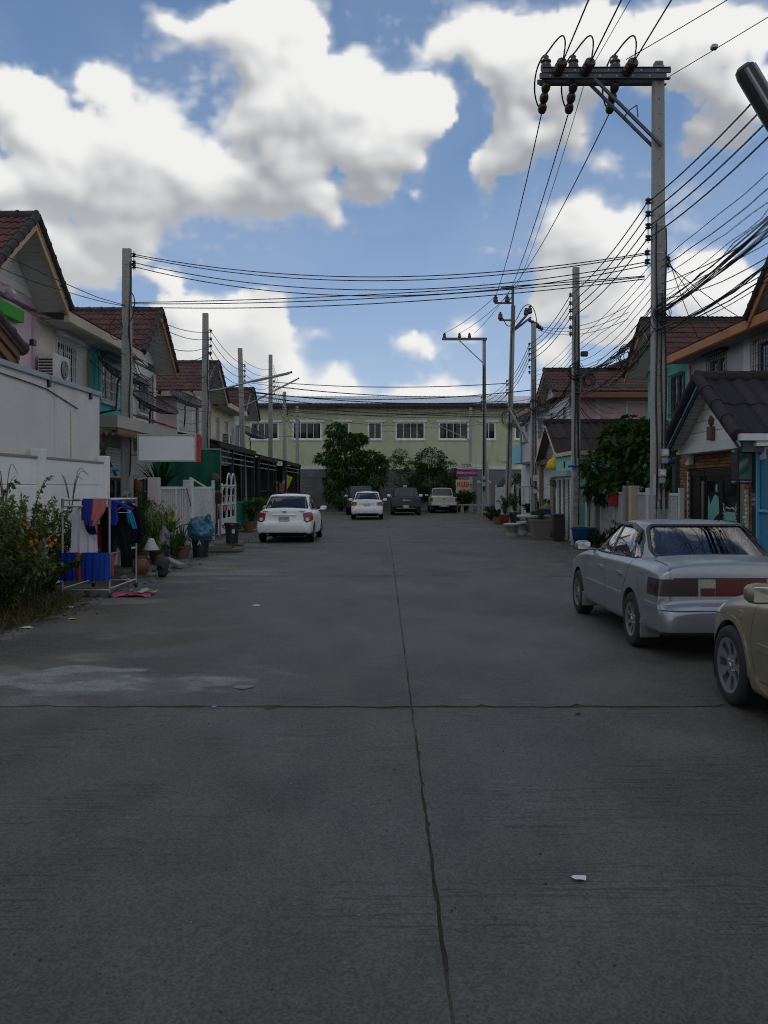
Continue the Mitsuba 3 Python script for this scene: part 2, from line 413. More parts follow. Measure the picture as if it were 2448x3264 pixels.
class CarForm:
	"""stations: y, half width, bottom z, shoulder z, top z on the centre line; y = 0 at the rear bumper."""

	def __init__(self, st, cab, L, bulge=(.80, .955, .985, 1.0, .995, .968, .93)):
		self.st, self.cab, self.L, self.bulge = np.array(st, float), cab, L, bulge

	def body(self, e=0.0, ny=64):
		st = self.st
		ys = np.unique(np.concatenate([np.linspace(st[0, 0], st[-1, 0], ny), st[:, 0], (st[1:, 0] + st[:-1, 0]) / 2]))
		W, ZB, ZS, ZT = (pch(st[:, [0, k]], 1)(ys) for k in (1, 2, 3, 4))
		mid = (ys[0] + ys[-1]) / 2
		yy = mid + (ys - mid) * (1 + 2 * e / self.L)
		rows = []
		b = self.bulge
		for y, w, zb, zs, zt in zip(yy, W + e, ZB - e, ZS, ZT + e):
			zs = min(zs + e * .6, zt - .015)
			h = zs - zb
			pts = [(0, zb), (b[0] * w, zb), (b[1] * w, zb + .035 * h + .004), (b[2] * w, zb + .16 * h), (b[3] * w, zb + .47 * h), (b[4] * w, zb + .74 * h), (b[5] * w, zs - .07 * h),
                   (b[6] * w, zs), (.80 * w, zs + .62 * (zt - zs)), (.48 * w, zs + .93 * (zt - zs)), (0, zt)]
			q = chaikin(pts, 2)
			full = np.vstack([q, (q * [-1, 1])[-2:0:-1]])
			rows.append(np.column_stack([full[:, 0], np.full(len(full), y), full[:, 1]]))
		R = np.array(rows)
		n, m = R.shape[:2]
		i, j = np.meshgrid(np.arange(n - 1), np.arange(m), indexing='ij')
		k = (j + 1) % m
		f = np.stack([i * m + j, (i + 1) * m + j, (i + 1) * m + k, i * m + k], -1).reshape(-1, 4)
		f = np.vstack([f[:, [0, 1, 2]], f[:, [0, 2, 3]]])
		v = R.reshape(-1, 3)
		c0, c1 = len(v), len(v) + 1
		v = np.vstack([v, R[0].mean(0), R[-1].mean(0)])
		j = np.arange(m)
		f = np.vstack([f, np.stack([np.full(m, c0), j, (j + 1) % m], 1), np.stack([np.full(m, c1), (n - 1) * m + (j + 1) % m, (n - 1) * m + j], 1)])
		return man(trimesh.Trimesh(v, f, process=False))

	def cabin(self, e=0.0, drop=0.0):
		c = self.cab
		z0, zc, zr = c['z0'], c['zc'], c['zr']
		n = c.get('n', 4.6)
		th = np.arange(112) * 2 * np.pi / 112 + .028
		cx, sy = np.cos(th), np.sin(th)
		px, py = np.sign(cx) * abs(cx) ** (2 / n), np.sign(sy) * abs(sy) ** (2 / n)
		lev = []
		for t in np.linspace(0, 1, 9):
			z = z0 + (zc - z0) * t
			bow = c.get('bow', .0) * t * (1 - t)
			lev.append((z, c['yr0'] + (c['yr1'] - c['yr0']) * t - bow, c['yf0'] + (c['yf1'] - c['yf0']) * t + bow, c['w0'] + (c['w1'] - c['w0']) * t + c.get('side', .012) * 4 * t * (1 - t)))
		lz, lr, lf, lw = lev[-1]
		hgt, crown = zr - zc, c.get('crown', .55)
		for a in (.08, .2, .36, .55, .72, .85, .94, 1.0):
			s = a * .14 if a < 1 else .14
			lev.append((zc + hgt * crown * math.sin(a * math.pi / 2), lr + .16 * (1 - math.cos(a * math.pi / 2)), lf - .16 * (1 - math.cos(a * math.pi / 2)), lw - .13 * (1 - math.cos(a * math.pi / 2))))
		lz2, lr2, lf2, lw2 = lev[-1]
		ym, yl = (lr2 + lf2) / 2, (lf2 - lr2) / 2
		for s in (.9, .75, .55, .3, .03):
			lev.append((lz2 + hgt * (1 - crown) * (1 - s * s), ym - yl * s, ym + yl * s, lw2 * s))
		if drop:
			lev.insert(0, (z0 - drop, c['yr0'], c['yf0'], c['w0']))
		rows = []
		for z, r, f_, w in lev:
			a = max((f_ - r) / 2 + e, .005)
			ww = max(w + e, .004)
			rows.append(np.column_stack([px * ww, (r + f_) / 2 + py * a, np.full(len(th), z + (e if z > z0 - .01 else 0))]))
		R = np.array(rows)
		n_, m = R.shape[:2]
		i, j = np.meshgrid(np.arange(n_ - 1), np.arange(m), indexing='ij')
		k = (j + 1) % m
		f = np.stack([i * m + j, i * m + k, (i + 1) * m + k, (i + 1) * m + j], -1).reshape(-1, 4)
		f = np.vstack([f[:, [0, 1, 2]], f[:, [0, 2, 3]]])
		v = np.vstack([R.reshape(-1, 3), R[0].mean(0), R[-1].mean(0)])
		c0 = n_ * m
		j = np.arange(m)
		f = np.vstack([f, np.stack([np.full(m, c0), (j + 1) % m, j], 1), np.stack([np.full(m, c0 + 1), (n_ - 1) * m + j, (n_ - 1) * m + (j + 1) % m], 1)])
		return man(trimesh.Trimesh(v, f, process=False))


def rpoly(pts, r=.04):
	p = Polygon(pts)
	return p.buffer(-r, quad_segs=5).buffer(r, quad_segs=5)


def wheel_meshes(r, width, rim, style):
	"""(tyre, rim, hub) about the origin, axle along x, the outer face towards -x."""
	w = width / 2
	tyre = MB().lathe([(rim, -w * .86), (rim + .012, -w * .97), ((rim + r) / 2, -w * 1.0), (r - .022, -w * .92), (r - .006, -w * .72), (r, -w * .5), (r, w * .5), (r - .006, w * .72), (r - .03, w * .95), (rim, w * .9), (rim, -w * .86)], n=48, axis='x')
	o = -w * .80
	prof = [(.0, o + .002), (.030, o + .002), (.045, o + .010), (rim * .55, o + .012), (rim * .86, o - .002), (rim * .93, o - .010), (rim, o - .014), (rim, o + .03), (rim * .9, o + .05), (0, o + .05), (0, o + .002)]
	disc = man(MB().lathe(prof, n=56, axis='x'))
	k, inner, outer, wid = style
	cut = []
	for i in range(k):
		a0 = i * 2 * math.pi / k
		pts = []
		for rr, half in ((rim * inner, wid[0]), (rim * (inner + outer) / 2, (wid[0] + wid[1]) / 2), (rim * outer, wid[1])):
			pts.append((rr, half))
		poly = [(rr * math.cos(a0 + h), rr * math.sin(a0 + h)) for rr, h in pts] + [(rr * math.cos(a0 - h), rr * math.sin(a0 - h)) for rr, h in pts[::-1]]
		cut.append(mprism(Polygon(poly).buffer(-.006).buffer(.006, quad_segs=3), 'x', o - .1, o + .2))
	disc = disc - m3.Manifold.batch_boolean(cut, m3.OpType.Add)
	barrel = MB().lathe([(rim * .985, o + .02), (rim * .985, w * .85), (rim * .5, w * .8), (0.0, w * .8)], n=40, axis='x')
	hub = MB().lathe([(0, o - .006), (.022, o - .006), (.028, o + .001), (.03, o + .02)], n=20, axis='x')
	for i in range(4):
		a = math.pi / 4 + i * math.pi / 2
		hub.lathe([(0, o - .002), (.009, o - .002), (.011, o + .012)], c=(0, .052 * math.cos(a), .052 * math.sin(a)), n=8, axis='x')
	return tyre, MB().man(disc), barrel, hub


def car(name, label, cat, form, paint, x, y, yaw, axles, track, wheel, windows, extras, cuts=(), glass='car_glass', trims=True, interior=True, seat=None, lod=1, group=None, arch=None, holes=()):
	"""Builds one car standing at (x, y) (centre of its rear bumper on the ground), nose along +y turned by yaw."""
	root = thing(name, label, cat, group)
	tw = T().translate([x, y, 0]).rotate([0, 0, 1], yaw)
	r, width, rim, style = wheel
	body, cab = form.body(ny=64 if lod else 40), form.cabin()
	inner_cab = form.cabin(-.03, drop=.05)
	ar = arch or r + .045
	wells = []
	for ay in axles:
		for s in (-1, 1):
			wells.append(m3.Manifold.cylinder(.34, ar, ar, 48).rotate([0, 90, 0]).translate([s * (track / 2 + .02) - .17, ay, r]))
	shell_in = form.body(-.012, ny=64 if lod else 40)
	solid = body
	for c in cuts:                                   # panel gaps: shallow grooves that follow the skin
		solid = solid - (c - shell_in)
	for h in holes:
		solid = solid - h
	if interior:
		c = form.cab
		solid = solid - man(MB().box(-c['w0'] + .07, c['w0'] - .07, c['yr0'] + .55, c['yf0'] - .2, .34, 1.3))
	solid = solid - m3.Manifold.batch_boolean(wells, m3.OpType.Add)
	allw = m3.Manifold.batch_boolean([w['cut'] for w in windows], m3.OpType.Add)
	shell = cab - inner_cab - allw
	shell = shell - form.body(-.002, ny=64 if lod else 40)
	part(root, 'body', MB().man(solid), 'car_' + paint, 32, tw=tw)
	part(root, 'cabin', MB().man(shell), 'car_' + paint, 32, tw=tw)
	g1, g2 = form.cabin(-.004), form.cabin(-.010)
	t1, t2 = form.cabin(.002), form.cabin(-.02)
	for w in windows:
		piece = (g1 - g2) ^ w['cut']
		part(root, w['name'], outer_sheet(piece, form), w.get('mat', glass), 40, tw=tw)
		if trims and w.get('trim') is not None:
			part(root, 'window_seal', MB().man((t1 - t2) ^ w['trim']), 'black_plastic', 40, tw=tw)
	tyre, disc, barrel, hub = wheel_meshes(r, width, rim, style)
	sh = [shape(tyre, 'rubber', 35), shape(disc, 'alloy', 30), shape(barrel, 'black_plastic', 40), shape(hub, 'alloy', 40)]
	for ay in axles:
		for s in (-1, 1):
			wt = tw @ T().translate([s * track / 2, ay, r])
			if s > 0:
				wt = wt @ T().rotate([0, 0, 1], 180)
			wk = numbered(f'{root}__wheel')
			for nm_, s_ in zip(('tyre', 'rim', 'brake_drum', 'hub'), sh):
				part(wk, nm_, inst(s_, wt), None)
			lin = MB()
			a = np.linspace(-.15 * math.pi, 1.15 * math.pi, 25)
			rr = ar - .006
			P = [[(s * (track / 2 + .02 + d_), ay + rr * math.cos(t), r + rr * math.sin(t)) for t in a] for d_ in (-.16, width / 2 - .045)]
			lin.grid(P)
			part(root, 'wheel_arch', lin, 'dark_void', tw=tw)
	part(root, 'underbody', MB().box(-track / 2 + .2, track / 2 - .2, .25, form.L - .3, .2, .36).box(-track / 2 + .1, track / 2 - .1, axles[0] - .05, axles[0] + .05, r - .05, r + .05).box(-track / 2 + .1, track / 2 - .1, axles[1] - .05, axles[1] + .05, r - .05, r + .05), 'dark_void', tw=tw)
	if interior:
		for s in (-1, 1):
			yb = (seat or form.cab['yf0'] - 1.35)
			b = MB().cbox(s * .36 - .24, s * .36 + .24, yb, yb + .5, .42, .58, .06).cbox(s * .36 - .23, s * .36 + .23, yb - .1, yb + .03, .55, 1.02, .05).cbox(s * .36 - .13, s * .36 + .13, yb - .1, yb - .01, 1.04, 1.2, .04)
			part(root, 'front_seat', b, 'seat_cloth', 30, tw=tw)
		yb = form.cab['yr0'] + .55
		b = MB().cbox(-.62, .62, yb + .12, yb + .6, .40, .56, .06).cbox(-.62, .62, yb, yb + .16, .5, form.cab['z0'] + .08, .06)
		part(root, 'rear_seat', b, 'seat_cloth', 30, tw=tw)
		part(root, 'dashboard', MB().cbox(-.64, .64, form.cab['yf0'] - .72, form.cab['yf0'] - .22, .55, form.cab['z0'] + .03, .05), 'black_plastic', 30, tw=tw)
		part(root, 'steering_wheel', MB().tube([(.36 + .18 * math.cos(t), form.cab['yf0'] - .82 + .06 * math.sin(t), .88 + .17 * math.sin(t)) for t in np.arange(20) * math.pi / 10], .015, 6, closed=True), 'black_plastic', True, tw=tw)
		part(root, 'parcel_shelf', MB().box(-.6, .6, form.cab['yr0'] + .1, yb + .08, form.cab['z0'] - .02, form.cab['z0'] + .012), 'seat_cloth', tw=tw)
	ctx = dict(form=form, body=body, o=form.body(.005), o2=form.body(.012), i=form.body(-.02), tw=tw, root=root)
	for nm_, mat, fn, *rest in extras:
		m = fn(ctx)
		part(root, nm_, MB().man(m) if isinstance(m, m3.Manifold) else m, mat, rest[0] if rest else 32, rest[1] if len(rest) > 1 else None, tw)
	return root, tw


def outer_sheet(piece, form):
	"""The outer face of a pane, so that light passes it once."""
	m = piece.to_mesh()
	v, f = np.array(m.vert_properties[:, :3]), np.array(m.tri_verts)
	c = v[f].mean(1)
	n = np.cross(v[f[:, 1]] - v[f[:, 0]], v[f[:, 2]] - v[f[:, 0]])
	n /= np.linalg.norm(n, axis=1, keepdims=True) + 1e-12
	ctr = np.array([0, (form.cab['yr0'] + form.cab['yf0']) / 2, .6])
	d = c - ctr
	d /= np.linalg.norm(d, axis=1, keepdims=True)
	return trimesh.Trimesh(v, f[(n * d).sum(1) > .12], process=False)


def skin(poly, axis, a0, a1, out='o'):
	"""A patch that follows the body's skin, standing a little proud of it, inside an outline."""
	return lambda c: (c[out] - c['i']) ^ mprism(poly, axis, a0, a1)


def mirror_pair(fn):
	return fn


def side_windows(polys, trim_out=.022):
	"""Side glass and its black seals for both sides, from (name, outline in y-z)."""
	out = []
	allp = shapely.union_all([p for _, p in polys])
	hull = allp.buffer(.05).buffer(-.05)
	for s in (-1, 1):
		for k, (nm_, p) in enumerate(polys):
			d = {'name': nm_, 'cut': mprism(p, 'x', .2 * s, 1.2 * s)}
			if k == 0:
				d['trim'] = m3.Manifold.batch_boolean([mprism(g, 'x', .2 * s, 1.2 * s) for g in getattr(hull.buffer(trim_out).difference(allp), 'geoms', [hull.buffer(trim_out).difference(allp)])], m3.OpType.Add)
			out.append(d)
	return out


def end_window(name, poly, y0, y1, trim=.03, mat=None):
	d = {'name': name, 'cut': mprism(poly, 'y', y0, y1), 'trim': mprism(poly.buffer(trim).difference(poly), 'y', y0, y1)}
	if mat:
		d['mat'] = mat
	return d


def sym(pts):
	return list(pts) + [(-x, z) for x, z in pts[::-1]]


def plate(text, w=.34, h=.15, y=-.012, z=.5, x=0.0):
	"""A registration plate: board, rim and raised characters, facing the rear."""
	b = MB().cbox(x - w / 2, x + w / 2, y, y + .012, z - h / 2, z + h / 2, .004)
	t = text_on(text, (x - w * .42, y - .001, z - h * .12), (1, 0, 0), (0, 0, 1), width=w * .84, height=h * .5, depth=.003, thai=True, bold=True)
	return b, t


def mirrors(y, z, x, col, root, tw, size=1.0):
	for s in (-1, 1):
		m = MB()
		n = 14
		ph = np.linspace(0, math.pi, 9)
		P = []
		for a in ph:
			row = []
			for t in np.arange(n + 1) * 2 * math.pi / n:
				row.append((s * (x + .10 * size) + .105 * size * math.sin(a) ** .7 * np.sign(math.cos(t)) * abs(math.cos(t)) ** .7, y + .075 * size * -math.cos(a) + .02, z + .065 * size * math.sin(a) ** .7 * np.sign(math.sin(t)) * abs(math.sin(t)) ** .7))
			P.append(row)
		m.grid(P)
		m.bar((s * (x - .10), y + .05, z - .055 * size), (s * (x + .04), y + .03, z - .04 * size), .05, .03)
		k = part(root, 'wing_mirror', m, col, True, tw=tw)
		part(k, 'mirror_glass', MB().cbox(s * (x + .10 * size) - .08 * size, s * (x + .10 * size) + .08 * size, y - .064 * size, y - .056 * size, z - .045 * size, z + .045 * size, .003), 'chrome', tw=tw)


def box_cut(*a):
	return man(MB().box(*a))


# the silver saloon on the right
def silver_saloon():
	st = [(0.00, .66, .33, .47, .500), (.015, .745, .29, .49, .525), (.05, .79, .265, .52, .560), (.10, .812, .25, .545, .585), (.125, .822, .245, .575, .615), (.140, .826, .245, .80, .905), (.165, .828, .245, .86, .955), (.22, .832, .245, .885, .978),
          (.40, .838, .24, .905, .998), (.75, .842, .23, .915, 1.005), (1.3, .8425, .21, .915, .99), (2.2, .8425, .20, .90, .965), (3.0, .838, .20, .875, .95), (3.25, .832, .205, .855, .92), (3.7, .815, .215, .79, .84), (4.0, .785, .22, .71, .765),
          (4.14, .74, .225, .64, .70), (4.21, .67, .235, .56, .62), (4.25, .58, .27, .50, .53), (4.27, .5, .33, .45, .47)]
	form = CarForm(st, dict(z0=.87, zc=1.285, zr=1.345, yr0=.60, yr1=1.30, yf0=3.22, yf1=2.30, w0=.765, w1=.585, n=5.0, crown=.62, bow=.10, side=.015), 4.27)
	dlo = [('front_door_glass', rpoly([(2.075, .935), (2.95, .925), (2.90, .96), (2.36, 1.262), (2.24, 1.278), (2.075, 1.28)], .02)),
           ('rear_door_glass', rpoly([(2.02, .935), (2.02, 1.28), (1.62, 1.275), (1.36, 1.215), (1.32, .94)], .02)),
           ('quarter_glass', rpoly([(1.285, .945), (1.325, 1.20), (1.20, 1.12), (1.06, .975), (1.06, .95)], .02))]
	wins = side_windows(dlo) + [end_window('rear_window', rpoly(sym([(.64, .952), (.52, 1.28)]), .085), .3, 1.5, .026), end_window('windscreen', rpoly(sym([(.63, .93), (.50, 1.27)]), .05), 2.2, 3.4)]
	g = .015
	cuts = []
	for s in (-1, 1):
		for yy in (2.045, 3.02):
			cuts.append(box_cut(.5 * s, 1 * s, yy - g / 2, yy + g / 2, .28, .93))
		cuts.append(box_cut(.5 * s, 1 * s, 1.24, 2.9, .272, .278))
		# rear door's rear edge sweeps forward round the wheel arch
		cuts.append(mprism(LineString([(1.10, .93), (1.16, .74), (1.28, .62), (1.32, .5)]).buffer(g / 2), 'x', .5 * s, 1 * s))
		# boot lid edge
		cuts.append(mprism(LineString([(.70 * s, .6), (.70 * s, .9), (.66 * s, .965)]).buffer(g / 2), 'y', -.1, .30))
		cuts.append(box_cut(.685 * s - g / 2, .685 * s + g / 2, .16, .66, .8, 1.1))
		cuts.append(mprism(LineString([(.60, .62), (.60, .82), (.74, .82), (.74, .62), (.60, .62)]).buffer(.004), 'x', .5 * s, 1 * s) if s < 0 else box_cut(.5, 1, .3, .301, .5, .501))
		cuts.append(box_cut(.66 * s, .0, 3.235, 3.245, .7, 1.2))
	cuts.append(box_cut(-.9, .9, .128, .133, .3, .62))
	z0, z1 = .645, .812

	def tail(x0, x1, za=z0, zb=z1, out='o'):
		return skin(Polygon([(x0, za), (x1, za), (x1, zb), (x0, zb)]), 'y', -.1, .42, out)

	ex = []
	for s in (-1, 1):
		ex += [('tail_light', 'lamp_smoke', tail(s * .425, s * .9)), ('reverse_light', 'lamp_pale', tail(s * .40, s * .255, .73, .806)), ('brake_light', 'lamp_red', tail(s * .40, s * .255, z0, .724)),
               ('boot_garnish', 'lamp_red', tail(s * .25, s * .0015)),
               ('bumper_strip', 'car_silver', lambda c, s=s: (c['o2'] - c['i']) ^ mprism(Polygon([(s * .0, .52), (s * 1, .52), (s * 1, .565), (s * .0, .565)]), 'y', -.1, .52)),
               ('side_moulding', 'car_silver', lambda c, s=s: (c['o2'] - c['i']) ^ man(MB().box(.5 * s, 1.1 * s, 1.36, 3.0, .505, .545))),
               ('door_handle', 'car_silver', lambda c, s=s: MB().cbox(s * .826, s * .852, 1.34, 1.50, .735, .775, .008)), ('door_handle', 'car_silver', lambda c, s=s: MB().cbox(s * .828, s * .854, 2.14, 2.30, .735, .775, .008)),
               ('headlight', 'lamp_clear', skin(Polygon([(.36 * s, .60), (.74 * s, .58), (.78 * s, .70), (.36 * s, .69)]), 'y', 3.95, 4.4)),
               ('mud_flap', 'car_silver', lambda c, s=s: MB().cbox(s * .66, s * .835, .60, .635, .16, .36, .01)), ('mud_flap', 'car_silver', lambda c, s=s: MB().cbox(s * .66, s * .835, 3.10, 3.135, .15, .34, .01))]
	ex += [('boot_lip', 'black_plastic', skin(Polygon([(-.66, z1), (.66, z1), (.66, z1 + .012), (-.66, z1 + .012)]), 'y', -.1, .3)),
           ('bumper_lip', 'black_plastic', lambda c: (c['o'] - c['i']) ^ man(MB().box(-.8, .8, -.1, .25, .2, .305))),
           ('exhaust_pipe', 'steel', lambda c: MB().tube([(.45, .05, .27), (.45, .5, .27)], .024, 12)),
           ('radiator_grille', 'black_plastic', skin(Polygon([(-.34, .60), (.34, .60), (.34, .68), (-.34, .68)]), 'y', 4.0, 4.4))]
	x, y = 3.52, 8.42
	root, tw = car('silver_saloon_car', 'silver four-door saloon parked at the right kerb, nose towards the far end', 'car', form, 'silver', x, y, 0.6, (1.0, 3.465), 1.50, (.295, .185, .185, (8, .40, .86, (.17, .26))), wins, ex, cuts)
	for s in (-1, 1):    # rain visors over the side windows
		v = (form.cabin(.018) - form.cabin(.010)) ^ mprism(LineString([(2.86, 1.02), (2.40, 1.255), (2.24, 1.29), (1.62, 1.285), (1.34, 1.225), (1.31, 1.12)]).buffer(.021), 'x', .2 * s, 1.2 * s)
		part(root, 'rain_visor', MB().man(v), 'black_plastic', 40, tw=tw)
	mirrors(2.86, .965, .80, 'car_silver', root, tw)
	P = []
	rg = np.random.default_rng(4)
	for i in range(9):
		a = i * 2 * math.pi / 9
		P.append((.0 + (.17 + .05 * rg.random()) * math.cos(a), (.11 + .03 * rg.random()) * math.sin(a), .0))
	b = MB()
	nP = len(P)
	V = P + [(p[0] * .6 + .02 * rg.normal(), p[1] * .6, .05 + .03 * rg.random()) for p in P] + [(0, 0, .07)]
	b.add(V, [[i, (i + 1) % nP, nP + (i + 1) % nP] for i in range(nP)] + [[i, nP + (i + 1) % nP, nP + i] for i in range(nP)] + [[nP + i, nP + (i + 1) % nP, 2 * nP] for i in range(nP)])
	single('blue_cloth', 'crumpled blue cloth on the rear shelf of the silver saloon', 'cloth', b, 'paint', False, (.02, .10, .45), tw=tw @ T().translate([-.18, .98, .885]))


# the gold car whose front corner enters at the right: it faces the camera's way too, so we see its left front
def gold_saloon():
	st = [(0.0, .62, .34, .55, .60), (.04, .74, .27, .62, .70), (.12, .80, .24, .72, .86), (.2, .82, .22, .84, .98), (.6, .845, .2, .91, 1.03), (1.4, .85, .19, .93, 1.02), (2.4, .85, .19, .915, .99), (3.05, .848, .19, .88, .965), (3.4, .84, .19, .845, .93),
          (3.85, .80, .20, .76, .86), (4.1, .735, .20, .68, .78), (4.22, .66, .205, .60, .70), (4.29, .56, .22, .53, .62), (4.325, .45, .26, .47, .53), (4.34, .35, .32, .42, .46)]
	form = CarForm(st, dict(z0=.90, zc=1.38, zr=1.46, yr0=.55, yr1=1.35, yf0=3.45, yf1=2.30, w0=.78, w1=.60, n=4.2, crown=.6, bow=.1), 4.34, bulge=(.82, .965, .99, 1.0, .99, .955, .91))
	dlo = [('front_door_glass', rpoly([(1.95, .96), (2.95, .95), (2.85, 1.02), (2.3, 1.34), (1.95, 1.36)], .03)), ('rear_door_glass', rpoly([(1.9, .96), (1.9, 1.36), (1.4, 1.33), (.98, 1.12), (.95, 1.0)], .03))]
	wins = side_windows(dlo) + [end_window('rear_window', rpoly(sym([(.6, .98), (.5, 1.36)]), .05), .3, 1.6), end_window('windscreen', rpoly(sym([(.66, .95), (.5, 1.36)]), .05), 2.2, 3.6)]
	g = .007
	cuts = []
	for s in (-1, 1):
		cuts += [mprism(LineString([(3.06, .92), (3.10, .6), (3.02, .32)]).buffer(g / 2), 'x', .4 * s, 1 * s), box_cut(.5 * s, 1 * s, 1.92, 1.927, .3, .95), box_cut(.5 * s, 1 * s, 1.1, 3.0, .305, .312),
                 mprism(LineString([(.70 * s, 3.2), (.66 * s, 3.75), (.50 * s, 4.18)]).buffer(g / 2), 'z', .5, 1.2),
                 mprism(LineString([(3.70, .70), (3.98, .66), (4.06, .5)]).buffer(g / 2), 'x', .4 * s, 1 * s)]
	ex = []
	for s in (-1, 1):
		ex += [('headlight', 'lamp_clear', skin(Polygon([(.40 * s, .58), (.62 * s, .56), (.765 * s, .68), (.73 * s, .755), (.50 * s, .70)]), 'y', 3.8, 4.5)),
               ('indicator_lamp', 'car_gold', lambda c, s=s: (c['o2'] - c['i']) ^ mprism(Polygon([(3.30, .72), (3.36, .72), (3.37, .765), (3.31, .765)]).buffer(.008), 'x', .5 * s, 1.1 * s)),
               ('side_moulding', 'car_gold', lambda c, s=s: (form.body(.016) - c['i']) ^ mprism(rpoly([(1.0, .535), (3.02, .535), (2.98, .585), (1.0, .585)], .012), 'x', .4 * s, 1.2 * s)),
               ('side_skirt', 'car_gold', lambda c, s=s: (form.body(.02) - c['i']) ^ mprism(rpoly([(.98, .12), (3.06, .12), (3.07, .33), (2.98, .33), (2.92, .27), (2.78, .235), (1.0, .235)], .02), 'x', .4 * s, 1.2 * s)),
               ('tail_light', 'lamp_red', skin(Polygon([(.50 * s, .70), (.84 * s, .70), (.84 * s, .86), (.56 * s, .86)]), 'y', -.1, .3)),
               ('arch_lip', 'car_gold', lambda c, s=s: (form.body(.008) - c['i']) ^ (mprism(shapely.Point(3.50, .315).buffer(.392, 32).difference(shapely.Point(3.50, .315).buffer(.352, 32)), 'x', .4 * s, 1.2 * s) ^ box_cut(-1.2, 1.2, 3.0, 4.2, .30, 1.0))),
               ('door_handle', 'car_gold', lambda c, s=s: MB().cbox(s * .83, s * .872, 2.05, 2.23, .80, .835, .01))]
	ex += [('radiator_grille', 'black_plastic', skin(Polygon([(-.4, .55), (.4, .55), (.34, .66), (-.34, .66)]), 'y', 4.0, 4.5)), ('lower_grille', 'black_plastic', skin(Polygon([(-.42, .26), (.42, .26), (.36, .40), (-.36, .40)]), 'y', 4.0, 4.5))]
	root, tw = car('gold_saloon_car', 'metallic gold car at the right edge of the photo with its front wheel in view', 'car', form, 'gold', 3.57, 3.36, 0.0, (.92, 3.50), 1.515, (.315, .20, .218, (7, .40, .90, (.26, .20))), wins, ex, cuts, arch=.362)
	mirrors(2.62, .985, .845, 'car_gold', root, tw, 1.15)


